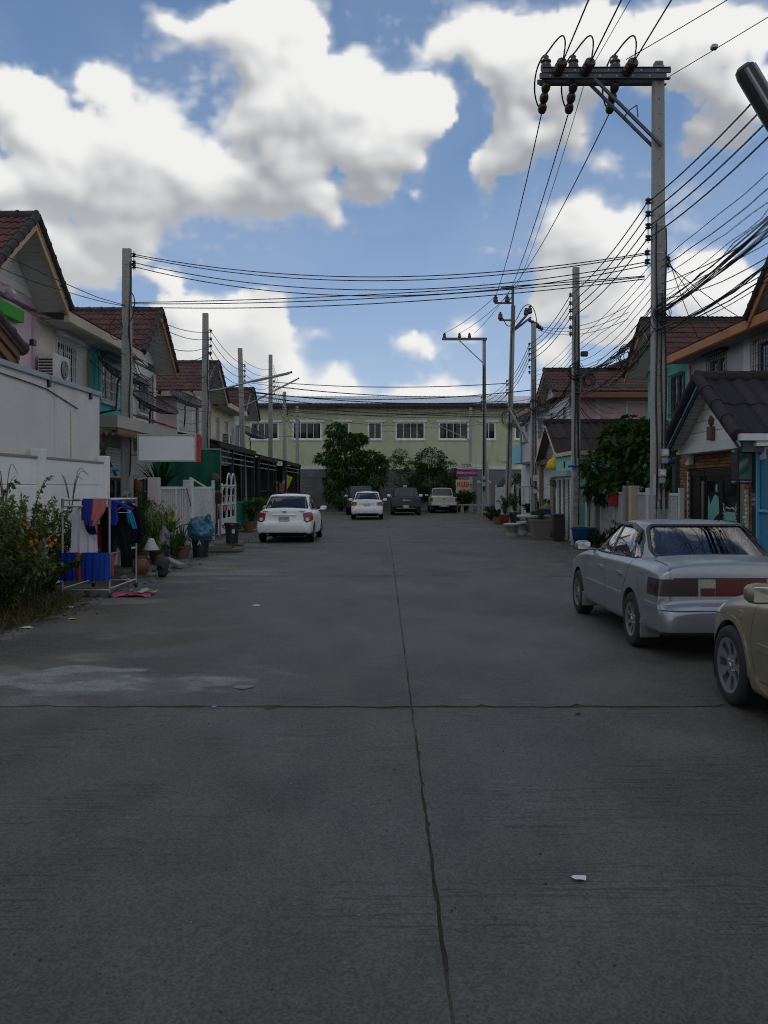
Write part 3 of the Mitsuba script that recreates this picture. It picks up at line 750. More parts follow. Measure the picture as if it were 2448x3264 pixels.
def white_saloon(key, label, x, y, yaw, W, L, H, kind, text):
	w = W / 2
	tail_lo, tail_hi = (.66, .93) if kind == 'tall' else (.72, .92)
	st = [(0.0, .62, .40, .50, .55), (.02, .70 * w / .86, .33, .54, .60), (.06, .93 * w, .29, .58, .66), (.12, .965 * w, .27, .70, .80), (.15, .97 * w, .265, .86, 1.00), (.20, .975 * w, .26, .94, 1.06), (.45, .985 * w, .25, .965, 1.075), (1.0, w, .22, .97, 1.06), (2.4, w, .2, .95, 1.02),
          (3.1, .985 * w, .2, .92, 1.0), (3.6, .94 * w, .21, .82, .92), (L - .2, .82 * w, .22, .66, .78), (L - .06, .6 * w, .26, .55, .62), (L, .4 * w, .34, .48, .52)]
	form = CarForm(st, dict(z0=.93, zc=H - .075, zr=H, yr0=.36, yr1=1.12, yf0=3.40, yf1=2.15, w0=w - .075, w1=w - .25, n=4.6, crown=.6, bow=.09), L, bulge=(.80, .95, .985, 1.0, .99, .955, .90))
	dlo = [('front_door_glass', rpoly([(2.0, 1.0), (2.95, .99), (2.85, 1.05), (2.2, H - .11), (2.0, H - .1)], .03)), ('rear_door_glass', rpoly([(1.95, 1.0), (1.95, H - .1), (1.4, H - .13), (.95, 1.15), (.92, 1.04)], .03))]
	wins = side_windows(dlo) + [end_window('rear_window', rpoly(sym([(w - .20, 1.035), (w - .33, H - .10)]), .05), .1, 1.35, .02), end_window('windscreen', rpoly(sym([(w - .2, 1.0), (w - .32, H - .1)]), .05), 2.1, 3.6)]
	for q in wins:
		q['mat'] = 'tint'
	g = .010
	cuts = []
	for s in (-1, 1):
		cuts += [box_cut(.5 * s, 1 * s, 1.97, 1.98, .3, 1.0), box_cut(.5 * s, 1 * s, 3.05, 3.06, .3, .95), mprism(LineString([(1.08, .98), (1.15, .75), (1.3, .6)]).buffer(g / 2), 'x', .4 * s, 1 * s),
                 mprism(LineString([(0, .60), (.50 * s, .60), (.60 * s, .68), (.64 * s, .95), (.64 * s, 1.2)]).buffer(g / 2), 'y', -.1, .36), mprism(LineString([(.3 * s, .52), (.9 * s, .6)]).buffer(.003), 'y', -.1, .1)]
	ex = []
	for s in (-1, 1):
		if kind == 'tall':
			tl = Polygon([(.565 * s, tail_hi - .02), (.60 * s, .69), (.68 * s, .635), (.80 * s, .66), (.9 * s, .74), (.9 * s, .94), (.80 * s, .955)])
			ex += [('tail_light', 'tail_bright', skin(tl, 'y', -.1, .5)), ('reverse_light', 'lamp_clear', lambda c, s=s: (c['o2'] - c['i']) ^ mprism(shapely.Point(.71 * s, .735).buffer(.055), 'y', -.1, .4)), ('tail_ring', 'lamp_smoke', lambda c, s=s: (form.body(.009) - c['i']) ^ mprism(shapely.Point(.71 * s, .735).buffer(.078), 'y', -.1, .4))]
		else:
			tl = Polygon([(.52 * s, .80), (.52 * s, .90), (.60 * s, .935), (.9 * s, .93), (.9 * s, .74), (.60 * s, .74)])
			ex += [('tail_light', 'tail_bright', skin(tl, 'y', -.1, .5)), ('reverse_light', 'lamp_pale', lambda c, s=s: (c['o2'] - c['i']) ^ mprism(sbox(*sorted((.60 * s, .74 * s))[:1], .79, sorted((.60 * s, .74 * s))[1], .82), 'y', -.1, .4))]
		ex += [('headlight', 'lamp_clear', skin(Polygon([(.4 * s, .6), (.8 * s, .64), (.8 * s, .78), (.4 * s, .7)]), 'y', L - .6, L + .1)),
               ('door_handle', 'car_white', lambda c, s=s: MB().cbox(s * (w - .02), s * (w + .018), 1.3, 1.48, .84, .875, .01))]
	ex += [('rear_bumper_lower', 'black_plastic', (lambda c: (c['o'] - c['i']) ^ mprism(Polygon([(-.66, .2), (-.60, .345), (.60, .345), (.66, .2)]), 'y', -.1, .3)) if kind != 'tall' else (lambda c: (c['o'] - c['i']) ^ man(MB().box(-.7, .7, -.1, .3, .2, .325)))),
           ('exhaust_pipe', 'steel', lambda c: MB().tube([(-.5, .02, .27), (-.5, .5, .27)], .026, 10)),
           ('boot_trim', 'chrome' if kind != 'tall' else 'car_white', lambda c: MB().cbox(-.36, .36, .085 if kind == 'tall' else .075, .14, .845, .875, .01)),
           ('emblem', 'chrome', lambda c: MB().cbox(-.075, .075, .105, .15, .945, .975, .006).cbox(-.03, .03, .10, .15, .93, .99, .006) if kind == 'tall' else MB().tube([(.045 * math.cos(t), .12, .955 + .04 * math.sin(t)) for t in np.arange(12) * math.pi / 6], .008, 5, closed=True).tube([(-.02, .118, .92), (-.02, .118, .985)], .006, 4).tube([(.02, .118, .92), (.02, .118, .985)], .006, 4))]
	root, tw = car(key, label, 'car', form, 'white', x, y, yaw, (.82, .82 + (2.525 if kind == 'tall' else 2.55)), W - .20, (.305, .185, .195, (5, .35, .88, (.30, .24))), wins, ex, cuts, interior=False, group=None)
	mirrors(2.72, 1.02, w - .01, 'car_white', root, tw, 1.1)
	b, t = plate(text, y=.045 if kind == 'tall' else .085, z=.745)
	pk = part(root, 'registration_plate', b, 'paint', col=(.55, .53, .42) if kind == 'tall' else (.66, .66, .66), tw=tw)
	part(pk, 'plate_characters', t, 'paint', col=(.05, .05, .05), tw=tw)
	part(root, 'antenna', MB().tube([(0, 1.25, H - .005), (0, 1.10, H + .10)], [.008, .004], 6), 'black_plastic', tw=tw)
	if kind == 'tall':
		for x0, w_ in ((-.66, .16), (.46, .16)):
			part(root, 'badge', MB().cbox(x0, x0 + w_, .125, .16, .955, .985, .004), 'chrome', tw=tw)
	return root, tw


def pickup(key, label, x, y, yaw, paint, W, H, plate_text, name_text=None, open_bed=True):
	w, L = W / 2, 4.95
	st = [(0.0, .97 * w, .62, 1.02, 1.045), (.03, .985 * w, .58, 1.045, 1.065), (.10, .99 * w, .50, 1.05, 1.07), (1.5, w, .46, 1.05, 1.07), (1.75, w, .42, 1.06, 1.08), (3.2, w, .40, 1.05, 1.10), (3.6, .99 * w, .42, 1.03, 1.10), (4.5, .96 * w, .44, .94, 1.02), (4.85, .86 * w, .46, .84, .92), (4.95, .75 * w, .52, .74, .80)]
	form = CarForm(st, dict(z0=1.0, zc=H - .08, zr=H, yr0=1.62, yr1=1.82, yf0=3.75, yf1=2.85, w0=w - .07, w1=w - .21, n=6, crown=.6, bow=.02), L, bulge=(.88, .97, .99, 1.0, 1.0, .985, .965))
	dlo = [('front_door_glass', rpoly([(2.6, 1.10), (3.45, 1.09), (2.95, H - .12), (2.6, H - .11)], .04)), ('rear_quarter_glass', rpoly([(2.5, 1.10), (2.5, H - .11), (1.98, H - .12), (1.86, 1.12)], .04))]
	wins = side_windows(dlo) + [end_window('rear_window', rpoly(sym([(w - .20, 1.16), (w - .30, H - .11)]), .04), 1.4, 2.1, .025), end_window('windscreen', rpoly(sym([(w - .2, 1.08), (w - .3, H - .1)]), .05), 2.8, 4.0)]
	holes = [man(MB().box(-w + .12, w - .12, .09, 1.52, .66, 1.3))]
	cuts = []
	for s in (-1, 1):
		cuts += [box_cut((w - .15) * s - .008, (w - .15) * s + .008, -.1, .1, .62, 1.2), box_cut(.5 * s, 1.2 * s, 1.58, 1.60, .4, 1.1), box_cut(.5 * s, 1.2 * s, 2.53, 2.54, .45, 1.1)]
	ex = []
	for s in (-1, 1):
		ex += [('tail_light', 'lamp_red', skin(sbox(*((w - .125, .76, w + .1, 1.00) if s > 0 else (-w - .1, .76, -w + .125, 1.00))), 'y', -.1, .22)),
               ('mud_flap', 'black_plastic', lambda c, s=s: MB().box(s * (w - .28), s * (w - .02), .62, .64, .22, .55)),
               ('headlight', 'lamp_clear', skin(sbox(*((w - .42, .72, w, .86) if s > 0 else (-w, .72, -w + .42, .86))), 'y', 4.6, 5.2))]
	bump = 'chrome' if paint == 'beige' else 'black_plastic'
	ex += [('rear_bumper', bump, lambda c: MB().cbox(-w * .96, w * .96, -.14, .04, .50, .585, .02).cbox(-.34, .34, -.13, .0, .44, .51, .01) if paint == 'beige' else MB().cbox(-w * .97, w * .97, -.12, .05, .47, .64, .03)),
           ('tow_bar', 'steel', lambda c: MB().tube([(-.6, -.14, .44), (.6, -.14, .44)], .022, 10) if paint != 'beige' else MB().tube([(-.3, -.1, .42), (.3, -.1, .42)], .02, 8)),
           ('tailgate_handle', 'black_plastic', lambda c: MB().cbox(-.09, .09, -.012, .05, .90, .965, .015))]
	for q in wins:
		if q['name'] == 'rear_window':
			q['mat'] = 'truck_glass'
	root, tw = car(key, label, 'pickup truck', form, paint, x, y, yaw, (1.02, 4.02), W - .23, (.36, .24, .20, (6, .35, .86, (.28, .22))), wins, ex, cuts, holes=holes, glass='clear_glass', interior=False)
	part(root, 'front_seat', MB().cbox(-.6, .6, 2.35, 2.5, .8, 1.32, .05), 'seat_cloth', 30, tw=tw)
	mirrors(3.25, 1.18, w - .01, 'chrome' if paint == 'beige' else 'car_white', root, tw, 1.2)
	b, t = plate(plate_text, y=-.16 if paint == 'beige' else -.14, z=.55)
	pk = part(root, 'registration_plate', b, 'paint', col=(.6, .6, .6), tw=tw)
	part(pk, 'plate_characters', t, 'paint', col=(.08, .08, .1), tw=tw)
	if name_text:
		part(root, 'tailgate_lettering', text_on(name_text, (-.21, -.022, .875), (1, 0, 0), (0, 0, 1), width=.46, height=.075, depth=.03, bold=True), 'chrome', tw=tw)
		part(root, 'cab_roof_sign', MB().cbox(-.12, .12, 2.3, 2.34, H + .03, H + .14, .006).box(-.1, -.08, 2.31, 2.33, H - .03, H + .03).box(.08, .1, 2.31, 2.33, H - .03, H + .03), 'paint', col=(.5, .5, .5), tw=tw)
	return root, tw


def green_suv():
	w, L, H = .89, 4.6, 1.80
	st = [(0.0, .90 * w, .50, .92, .95), (.03, .96 * w, .46, .98, 1.02), (.10, .985 * w, .42, 1.0, 1.06), (.5, w, .38, 1.02, 1.08), (3.3, w, .36, 1.0, 1.06), (4.2, .95 * w, .4, .92, 1.0), (4.5, .85 * w, .42, .8, .9), (4.6, .7 * w, .5, .7, .76)]
	form = CarForm(st, dict(z0=.97, zc=H - .09, zr=H, yr0=.06, yr1=.28, yf0=3.6, yf1=2.75, w0=w - .06, w1=w - .20, n=6, crown=.6, bow=.03), L)
	dlo = [('door_glass', rpoly([(.5, 1.08), (3.3, 1.08), (2.8, H - .13), (.6, H - .13)], .05))]
	wins = side_windows(dlo) + [end_window('rear_window', rpoly(sym([(w - .19, 1.12), (w - .29, H - .13)]), .06), -.1, .6, .025), end_window('windscreen', rpoly(sym([(w - .2, 1.08), (w - .3, H - .1)]), .05), 2.7, 4.0)]
	ex = []
	for s in (-1, 1):
		ex += [('tail_light', 'lamp_red', skin(sbox(*((w - .16, .70, w + .1, .98) if s > 0 else (-w - .1, .70, -w + .16, .98))), 'y', -.1, .2)), ('roof_rail', 'black_plastic', lambda c, s=s: MB().tube([(s * .6, .6, H - .02), (s * .6, .7, H + .04), (s * .6, 2.3, H + .04), (s * .6, 2.4, H - .02)], .015, 6))]
	ex += [('rear_bumper', 'black_plastic', lambda c: MB().cbox(-w * .98, w * .98, -.12, .1, .42, .62, .04))]
	for q in wins:
		if q['name'] == 'rear_window':
			q['mat'] = 'truck_glass'
	root, tw = car('green_estate_car', 'dark green high estate car half hidden behind the farther white saloon', 'car', form, 'dgreen', -1.40, 52.9, 0, (.85, 3.6), 1.56, (.36, .23, .2, (5, .35, .86, (.3, .24))), wins, ex, glass='clear_glass', interior=False)
	part(root, 'front_seat', MB().cbox(-.6, -.1, 2.0, 2.15, .8, 1.35, .05).cbox(.1, .6, 2.0, 2.15, .8, 1.35, .05), 'seat_cloth', 30, tw=tw)
	mirrors(3.1, 1.15, w, 'chrome', root, tw, 1.1)


def all_cars():
	silver_saloon()
	gold_saloon()
	white_saloon('white_saloon_car', 'nearer white saloon parked along the left kerb with dark rear window', -3.04, 26.55, -1.2, 1.735, 4.40, 1.505, 'tall', '1กด 3177')
	white_saloon('white_saloon_car', 'farther white saloon standing in the middle of the road by the centre joint', -.86, 45.4, 0, 1.70, 4.42, 1.49, 'low', 'กท 4862')
	pickup('pickup_truck', 'navy blue pickup truck facing the grey block wall at the road end', 1.38, 52.6, 0, 'navy', 1.83, 1.70, 'บว 8453', 'ISUZU')
	pickup('pickup_truck', 'beige pickup truck parked in front of the dark round bush', 3.98, 57.0, 0, 'beige', 1.74, 1.68, 'ฒฬ 2217')
	green_suv()
# ------------------------------------------------------------------ road and ground
def f_road(p, n, uv):
	x, y = p.x, p.y
	big = fbm(x * .55, y * .40, 1.0, 4)
	mid = fbm(x * 2.6, y * 1.7, 4.0, 3)
	grain = smoothstep(.18, .82, noise(x * 118, y * 104)) * .5 + noise(x * 41, y * 33, 2.0) * .2 + noise(x * 230, y * 230) * .3
	broom = smoothstep(.52, .86, noise(x * 6, y * 105)) * smoothstep(.42, .66, fbm(x * 1.1 + 7, y * 1.7, 2.0, 3))
	chip = smoothstep(.80, .93, noise(x * 47, y * 39, 1.5)) * smoothstep(.45, .8, noise(x * 9, y * 9, 4.5)) * .5
	pit = smoothstep(.74, .90, noise(x * 58, y * 40, 7.5))
	base = (.070 + .044 * (big - .5) + .038 * (mid - .5)) * (.60 + .80 * grain) * (1 - .36 * broom) * (1 - .5 * pit) + .07 * chip
	# worn brownish strip along the left kerb, and cement washed out beside it
	left = smoothstep(-.4, -3.6, x + 2.2 * (mid - .5))
	brown = smoothstep(.40, .62, fbm(x * .8 + 3, y * .5, 6.0, 3)) * (.35 + .65 * left)
	w = fbm(x * 1.5, y * 2.6, 9.0, 4)
	ex, ey = (x + 4.0) / 2.6, (y - 7.75) / .85
	wash = smoothstep(.45, .62, w - .13 * dr.sqrt(ex * ex + ey * ey) + .10) * smoothstep(1.5, .6, dr.sqrt(ex * ex + ey * ey))
	wash2 = smoothstep(.55, .72, fbm(x * 1.1, y * 1.9, 12.0, 3)) * smoothstep(-1.0, -3.8, x) * .35
	oil = smoothstep(.56, .80, fbm(x * .9, y * .8, 15.0, 4)) * .22 + .45 * smoothstep(.9, .3, dr.sqrt(((x + 3.7) / 1.4) ** 2 + ((y - 9.6) / 1.0) ** 2)) * mid
	k = base * (1 - oil) * (1 + .12 * left)
	c = mi.Color3f(k * (1.10 + .06 * brown), k * 1.03, k * (.93 - .13 * brown))
	return mix(c, mi.Color3f(.24, .24, .23) * (.6 + .6 * grain), dr.clip(wash * (.25 + 1.1 * smoothstep(.35, .65, fbm(x * 3.2, y * 5.5, 19.0, 4))) + wash2, 0, .85))


def f_soil(p, n, uv):
	x, y = p.x, p.y
	m = fbm(x * 1.7, y * 1.7, 2.0, 4)
	g = noise(x * 60, y * 60, p.z * 60)
	c = mix((.060, .050, .036), (.115, .105, .088), smoothstep(.4, .65, m))
	return c * (.55 + .8 * g)


B('road_mat', two({'type': 'principled', 'base_color': mikit.proc(f_road), 'roughness': .62, 'specular': .30}))
B('soil_mat', two({'type': 'principled', 'base_color': mikit.proc(f_soil), 'roughness': .9, 'specular': .1}))


def ragged(x0, x1, y0, y1, amp, rg):
	"""Outline of a slab whose edges are a little broken."""
	P = []
	for (ax, ay), (bx, by) in (((x0, y0), (x1, y0)), ((x1, y0), (x1, y1)), ((x1, y1), (x0, y1)), ((x0, y1), (x0, y0))):
		n = max(int(math.hypot(bx - ax, by - ay) / .05), 2)
		t = np.arange(n) / n
		a_ = amp[0] if ax == bx else amp[1]
		off = a_ * (meshkit.fbm(np.column_stack([ax + (bx - ax) * t, ay + (by - ay) * t, t * 0 + rg.random() * 90]) * 7, 4) - .35) * 2
		off = np.maximum(off, -a_ * .2) + np.where(rg.random(n) > .965, a_ * 1.1, 0)
		nx, ny = -(by - ay), bx - ax
		L = math.hypot(nx, ny)
		P += list(zip(ax + (bx - ax) * t + nx / L * off, ay + (by - ay) * t + ny / L * off))
	return Polygon(P).buffer(0)


def ground():
	rg = np.random.default_rng(3)
	single('ground', 'open ground under and around the street', '', MB().box(-400, 400, -120, 600, -1.0, -.075), 'soil_mat', kind='structure')
	k = thing('road', 'grey concrete road of large cast slabs running to the far wall', 'road')
	labels[k] = {'label': labels[k]['label'], 'kind': 'structure'}
	scene[k] = shape(MB().box(-4.9, 5.9, -13.2, 64.0, -.07, -.009), 'soil_mat')
	ys = [-13.2, -3.2, 6.8, 16.8, 26.85, 36.8, 46.8, 56.8, 64.3]
	for i in range(len(ys) - 1):
		for x0, x1 in ((-4.45 if i < 3 else -5.0, .222), (.222, 5.45)):
			g, q = .0035, .016
			poly = ragged(x0 + (g if x0 > 0 else 0), x1 - (g if x1 < 1 else 0), ys[i] + q, ys[i + 1] - q, (.011, .055), rg)
			m = MB().prism(poly, 'z', -.06, 0)
			part(k, 'slab', m, 'road_mat')
	# forecourts on both sides: cast in place, lower and rougher than the road
	single('left_forecourt', 'worn cement strip before the left shops and gates', '', MB().box(-5.9, -4.97, 19.0, 64.2, -.06, -.012), 'road_mat', kind='structure')
	single('left_verge', 'bare soil strip between road and white panel wall', '', MB().box(-6.4, -4.44, -13, 19.0, -.07, -.018), 'soil_mat', kind='structure')
	single('right_forecourt', 'worn cement strip before the right shops and fences', '', MB().box(5.46, 9.4, -13, 64.2, -.06, -.014), 'road_mat', kind='structure')
	single('left_yard', 'yard behind the left gates', '', MB().box(-14, -5.91, 19.0, 64.2, -.06, -.010), 'soil_mat', kind='structure')


# ------------------------------------------------------------------ building kit
LEFT = lambda xw: T().translate([xw, 0, 0]).rotate([0, 0, 1], 90)        # local x = world y, local -y = towards the street
RIGHT = lambda xw: T().translate([xw, 0, 0]).rotate([0, 0, 1], -90)      # local x = - world y
FRONT = lambda yw: T().translate([0, yw, 0])                             # faces the camera's side


def wall_panel(a0, a1, z0, z1, holes=(), th=.14, extra=None):
	p = sbox(a0, z0, a1, z1)
	if extra is not None:
		p = p.union(extra)
	for h in holes:
		p = p.difference(sbox(h[0], h[2], h[1], h[3]))
	m = MB()
	for g in getattr(p, 'geoms', [p]):
		m.prism(g, 'y', 0, th)
	return m


def window(root, F, a0, a1, z0, z1, panes=2, col=(.62, .62, .60), grille=None, head=None, glass='window_dark', fw=.06, bars=True):
	k = numbered(f'{root}__window')
	m = MB()
	o = -.025
	m.box(a0 - .02, a0 + fw, o, .10, z0, z1).box(a1 - fw, a1 + .02, o, .10, z0, z1).box(a0 + fw, a1 - fw, o, .10, z1 - fw, z1 + .02).box(a0 + fw, a1 - fw, o, .10, z0 - .02, z0 + fw)
	w = (a1 - a0 - 2 * fw) / panes
	for i in range(1, panes):
		x = a0 + fw + w * i
		m.box(x - .022, x + .022, .0, .085, z0 + fw, z1 - fw)
	part(k, 'frame', m, 'paint', col=col, tw=F)
	for i in range(panes):
		part(k, 'pane', MB().box(a0 + fw + w * i + .0221, a0 + fw + w * (i + 1) - .0221, .05 + .012 * (i % 2), .056 + .012 * (i % 2), z0 + fw + .001, z1 - fw - .001), glass, tw=F)
	part(k, 'sill', MB().box(a0 - .08, a1 + .08, -.09, -.001, z0 - .09, z0 - .021), 'paint', col=col, tw=F)
	if head:
		part(k, 'head_ledge', MB().box(a0 - head, a1 + head, -.16, -.001, z1 + .021, z1 + .13), 'paint', col=col, tw=F)
	if grille is not None:
		g = MB()
		n = max(int((a1 - a0) / .13), 2)
		for i in range(n + 1):
			x = a0 + (a1 - a0) * i / n
			g.bar((x, -.10, z0 - .03), (x, -.10, z1 + .03), .014)
		for z in np.linspace(z0, z1, 5):
			g.bar((a0 - .02, -.112, z), (a1 + .02, -.112, z), .014)
		for x in (a0, a1):
			for z in (z0, z1):
				g.bar((x, -.10, z), (x, -.001, z), .014)
		part(k, 'grille', g, 'paint', col=grille, tw=F)
	return k


def tile_mesh(width=.30, length=.40, waves=2, amp=.026, n=None):
	n = n or waves * 6
	a = np.linspace(0, width, n + 1)
	h = amp * (.5 - .5 * np.cos(2 * np.pi * waves * a / width)) ** .8
	m = MB()
	P = np.array([[(x, 0, z + .030) for x, z in zip(a, h)], [(x, length, z + .006) for x, z in zip(a, h)]])
	m.grid(P)
	m.grid(np.array([[(x, 0, z + .008) for x, z in zip(a, h)], [(x, 0, z + .030) for x, z in zip(a, h)]]))
	return m


TILES = {}
TILE_COLS = [(.088, .038, .031), (.075, .033, .028), (.105, .045, .035), (.066, .034, .030), (.082, .042, .034)]
DARK_COLS = [(.040, .034, .036), (.034, .030, .032), (.047, .039, .040)]


def tiles(roof, O, U, V, poly, width=.30, length=.33, cols=TILE_COLS, kind='red', parts=True, waves=2, amp=.026, seed=0, cap=300, name='tile'):
	"""Lays tiles on a slope: O its lower corner, U along the eave, V up the slope, poly its outline in (u, v)."""
	O, U, V = (np.array(q, float) for q in (O, U, V))
	N = np.cross(U, V)
	key = (kind, width, length, waves)
	if key not in TILES:
		TILES[key] = [shape(tile_mesh(width, length * 1.16, waves, amp), 'paint', 50, c) for c in cols]
	rg = np.random.default_rng(seed + 11)
	pg = Polygon(poly)
	a0, b0, a1, b1 = pg.bounds
	spots = []
	for j in range(int(math.ceil((b1 - b0) / length))):
		for i in range(int(math.ceil((a1 - a0) / width))):
			u, v = a0 + i * width, b0 + j * length
			if pg.buffer(.02).contains(shapely.Point(u + width / 2, v + length * .45)):
				spots.append((u, v))
	mats = []
	for u, v in spots:
		M = np.eye(4)
		w = rg.normal(0, .004)
		M[:3, 0], M[:3, 1], M[:3, 2] = U, V, N
		M[:3, 3] = O + U * u + V * (v + rg.normal(0, .004)) + N * (.004 + abs(w))
		mats.append(M)
	order = sorted(range(len(mats)), key=lambda q: np.hypot(mats[q][0, 3], mats[q][1, 3]))
	rest = MB()
	for c, q in enumerate(order):
		s = TILES[key][rg.integers(len(cols))]
		if parts and c < cap:
			part(roof, name, inst(s, T(mats[q])), None)
		else:
			v_, f_, *_r = meshkit.WRITTEN[s['filename']]
			rest.add(v_ @ mats[q][:3, :3].T + mats[q][:3, 3], f_)
	if rest.n:
		k = part(roof, 'tile_field', rest, 'paint', 50, cols[0])
		labels[k] = {'kind': 'stuff'}


def ridge_caps(roof, p, q, r=.11, step=.36, col=(.045, .036, .038), name='ridge_cap'):
	p, q = np.array(p, float), np.array(q, float)
	L = np.linalg.norm(q - p)
	t = (q - p) / L
	n = max(int(L / step), 1)
	for i in range(n):
		a, b = p + t * (L * i / n), p + t * (L * (i + 1) / n + .04)
		m = MB().tube([a, a + (b - a) * .12, a + (b - a) * .13, b], [r * 1.12, r * 1.12, r, r * .95], 10)
		part(roof, name, m, 'paint', 50, col)


def gable(root, F, ac, half, ze, zp, out, back, board=(.42, .27, .16), side_tiles=(True, True), seed=0, wall_col=None, boards=True, red=True, soffit_col=(.50, .50, .47), eave_cut=None):
	"""A gable that faces the street in the local frame: ridge at a = ac, from the front edge (y = -out) to y = back."""
	roof = numbered(f'{root}__roof')
	M = np.array(F.matrix, float)
	w = lambda a, b, z: (M[:3, :3] @ np.array([a, b, z], float) + M[:3, 3])
	rise = zp - ze
	L = math.hypot(half, rise)
	# deck under the tiles
	d = MB()
	for s in (-1, 1):
		e, r = (ac + s * half, ze), (ac, zp)
		P = [(e[0], -out, e[1] - .03), (r[0], -out, r[1] - .03), (r[0], back, r[1] - .03), (e[0], back, e[1] - .03)]
		Q = [(x, y, z - .05) for x, y, z in P]
		d.add(P + Q, [[0, 1, 2, 3], [7, 6, 5, 4], [0, 4, 5, 1], [1, 5, 6, 2], [2, 6, 7, 3], [3, 7, 4, 0]])
	scene[roof] = shape(d, 'paint', False, (.30, .29, .27), F)
	for s, parts in zip((-1, 1), side_tiles):
		if s < 0:
			O, U, V = w(ac - half, back, ze), w(0, -1, 0) - w(0, 0, 0), (w(half, 0, rise) - w(0, 0, 0)) / L
		else:
			O, U, V = w(ac + half, -out, ze), w(0, 1, 0) - w(0, 0, 0), (w(-half, 0, rise) - w(0, 0, 0)) / L
		D = back + out
		tiles(roof, O, U, V, [(0, 0), (D - .02, 0), (D - .02, L - .05), (0, L - .05)], parts=parts, seed=seed + (s > 0))
	ridge_caps(roof, w(ac, -out - .03, zp + .02), w(ac, back, zp + .02))
	for s in (-1, 1):                                   # verge tiles down both rakes, barge boards under them
		ridge_caps(roof, w(ac + s * (half + .05), -out - .01, ze - .02), w(ac + s * .02, -out - .01, zp + .01), .085, .33, name='verge_tile')
		bb = MB()
		for off, wd, dy in ((-.16, .20, .0), (-.075, .07, -.022)):
			P = [(ac + s * (half + .04), ze + off - wd / 2), (ac, zp + off - wd / 2), (ac, zp + off + wd / 2), (ac + s * (half + .04), ze + off + wd / 2)]
			bb.prism(Polygon(P).buffer(0), 'y', -out + .03 + dy - .03, -out + .05 + dy)
		part(root, 'barge_board', bb, 'paint', col=board, tw=F)
	if boards:                                           # soffit boards, and boards across the gable
		for s in (-1, 1):
			n = int(L / .17)
			for i in range(n):
				t0, t1 = (i + .03) / n, (i + .97) / n
				p0, p1 = (ac + s * half * (1 - t0), ze + rise * t0 - .115), (ac + s * half * (1 - t1), ze + rise * t1 - .115)
				m = MB()
				P = [(p0[0], -out + .06, p0[1]), (p1[0], -out + .06, p1[1]), (p1[0], -.001, p1[1]), (p0[0], -.001, p0[1])]
				Q = [(x, y, z + .014) for x, y, z in P]
				m.add(P + Q, [[0, 1, 2, 3], [7, 6, 5, 4], [0, 4, 5, 1], [1, 5, 6, 2], [2, 6, 7, 3], [3, 7, 4, 0]])
				part(root, 'soffit_board', m, 'paint', col=soffit_col, tw=F)
		zz = ze + .12
		while zz < zp - .3:
			hw = lambda z: max(half * (zp - .14 - z) / rise, 0.02)
			P = [(ac - hw(zz), zz), (ac + hw(zz), zz), (ac + hw(zz + .17), zz + .17), (ac - hw(zz + .17), zz + .17)]
			part(root, 'gable_board', MB().prism(Polygon(P).buffer(0), 'y', -.03, -.001), 'paint', col=(.60, .61, .58), tw=F)
			zz += .178
	return roof


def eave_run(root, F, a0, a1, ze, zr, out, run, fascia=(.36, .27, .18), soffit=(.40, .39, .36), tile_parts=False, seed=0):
	"""A roof slope whose eave runs along the street: from y = -out, z = ze up to y = run, z = zr, and down again behind."""
	roof = numbered(f'{root}__roof')
	M = np.array(F.matrix, float)
	w = lambda a, b, z: (M[:3, :3] @ np.array([a, b, z], float) + M[:3, 3])
	d = MB()
	back = 2 * run + out
	for P in ([(a0, -out, ze - .03), (a1, -out, ze - .03), (a1, run, zr - .03), (a0, run, zr - .03)], [(a0, run, zr - .03), (a1, run, zr - .03), (a1, back, ze - .03), (a0, back, ze - .03)]):
		Q = [(x, y, z - .05) for x, y, z in P]
		d.add(P + Q, [[0, 1, 2, 3], [7, 6, 5, 4], [0, 4, 5, 1], [1, 5, 6, 2], [2, 6, 7, 3], [3, 7, 4, 0]])
	scene[roof] = shape(d, 'paint', False, (.30, .29, .27), F)
	L = math.hypot(run + out, zr - ze)
	tiles(roof, w(a0, -out, ze), w(1, 0, 0) - w(0, 0, 0), (w(0, run + out, zr - ze) - w(0, 0, 0)) / L, [(0, 0), (a1 - a0, 0), (a1 - a0, L), (0, L)], parts=tile_parts, seed=seed)
	tiles(roof, w(a1, back, ze), w(-1, 0, 0) - w(0, 0, 0), (w(0, -run - out, zr - ze) - w(0, 0, 0)) / L, [(0, 0), (a1 - a0, 0), (a1 - a0, L), (0, L)], parts=False, seed=seed + 3)
	ridge_caps(roof, w(a0, run, zr + .02), w(a1, run, zr + .02), .12, .9)
	part(root, 'fascia', MB().box(a0, a1, -out - .025, -out - .001, ze - .22, ze + .0).box(a0, a1, -out + .0, -out + .09, ze - .235, ze - .09), 'paint', col=fascia, tw=F)
	n = max(int((a1 - a0) / .6), 1)
	for i in range(n):
		x0, x1 = a0 + (a1 - a0) * i / n + .003, a0 + (a1 - a0) * (i + 1) / n - .003
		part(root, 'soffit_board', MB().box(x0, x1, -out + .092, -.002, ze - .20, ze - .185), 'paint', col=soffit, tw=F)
	return roof


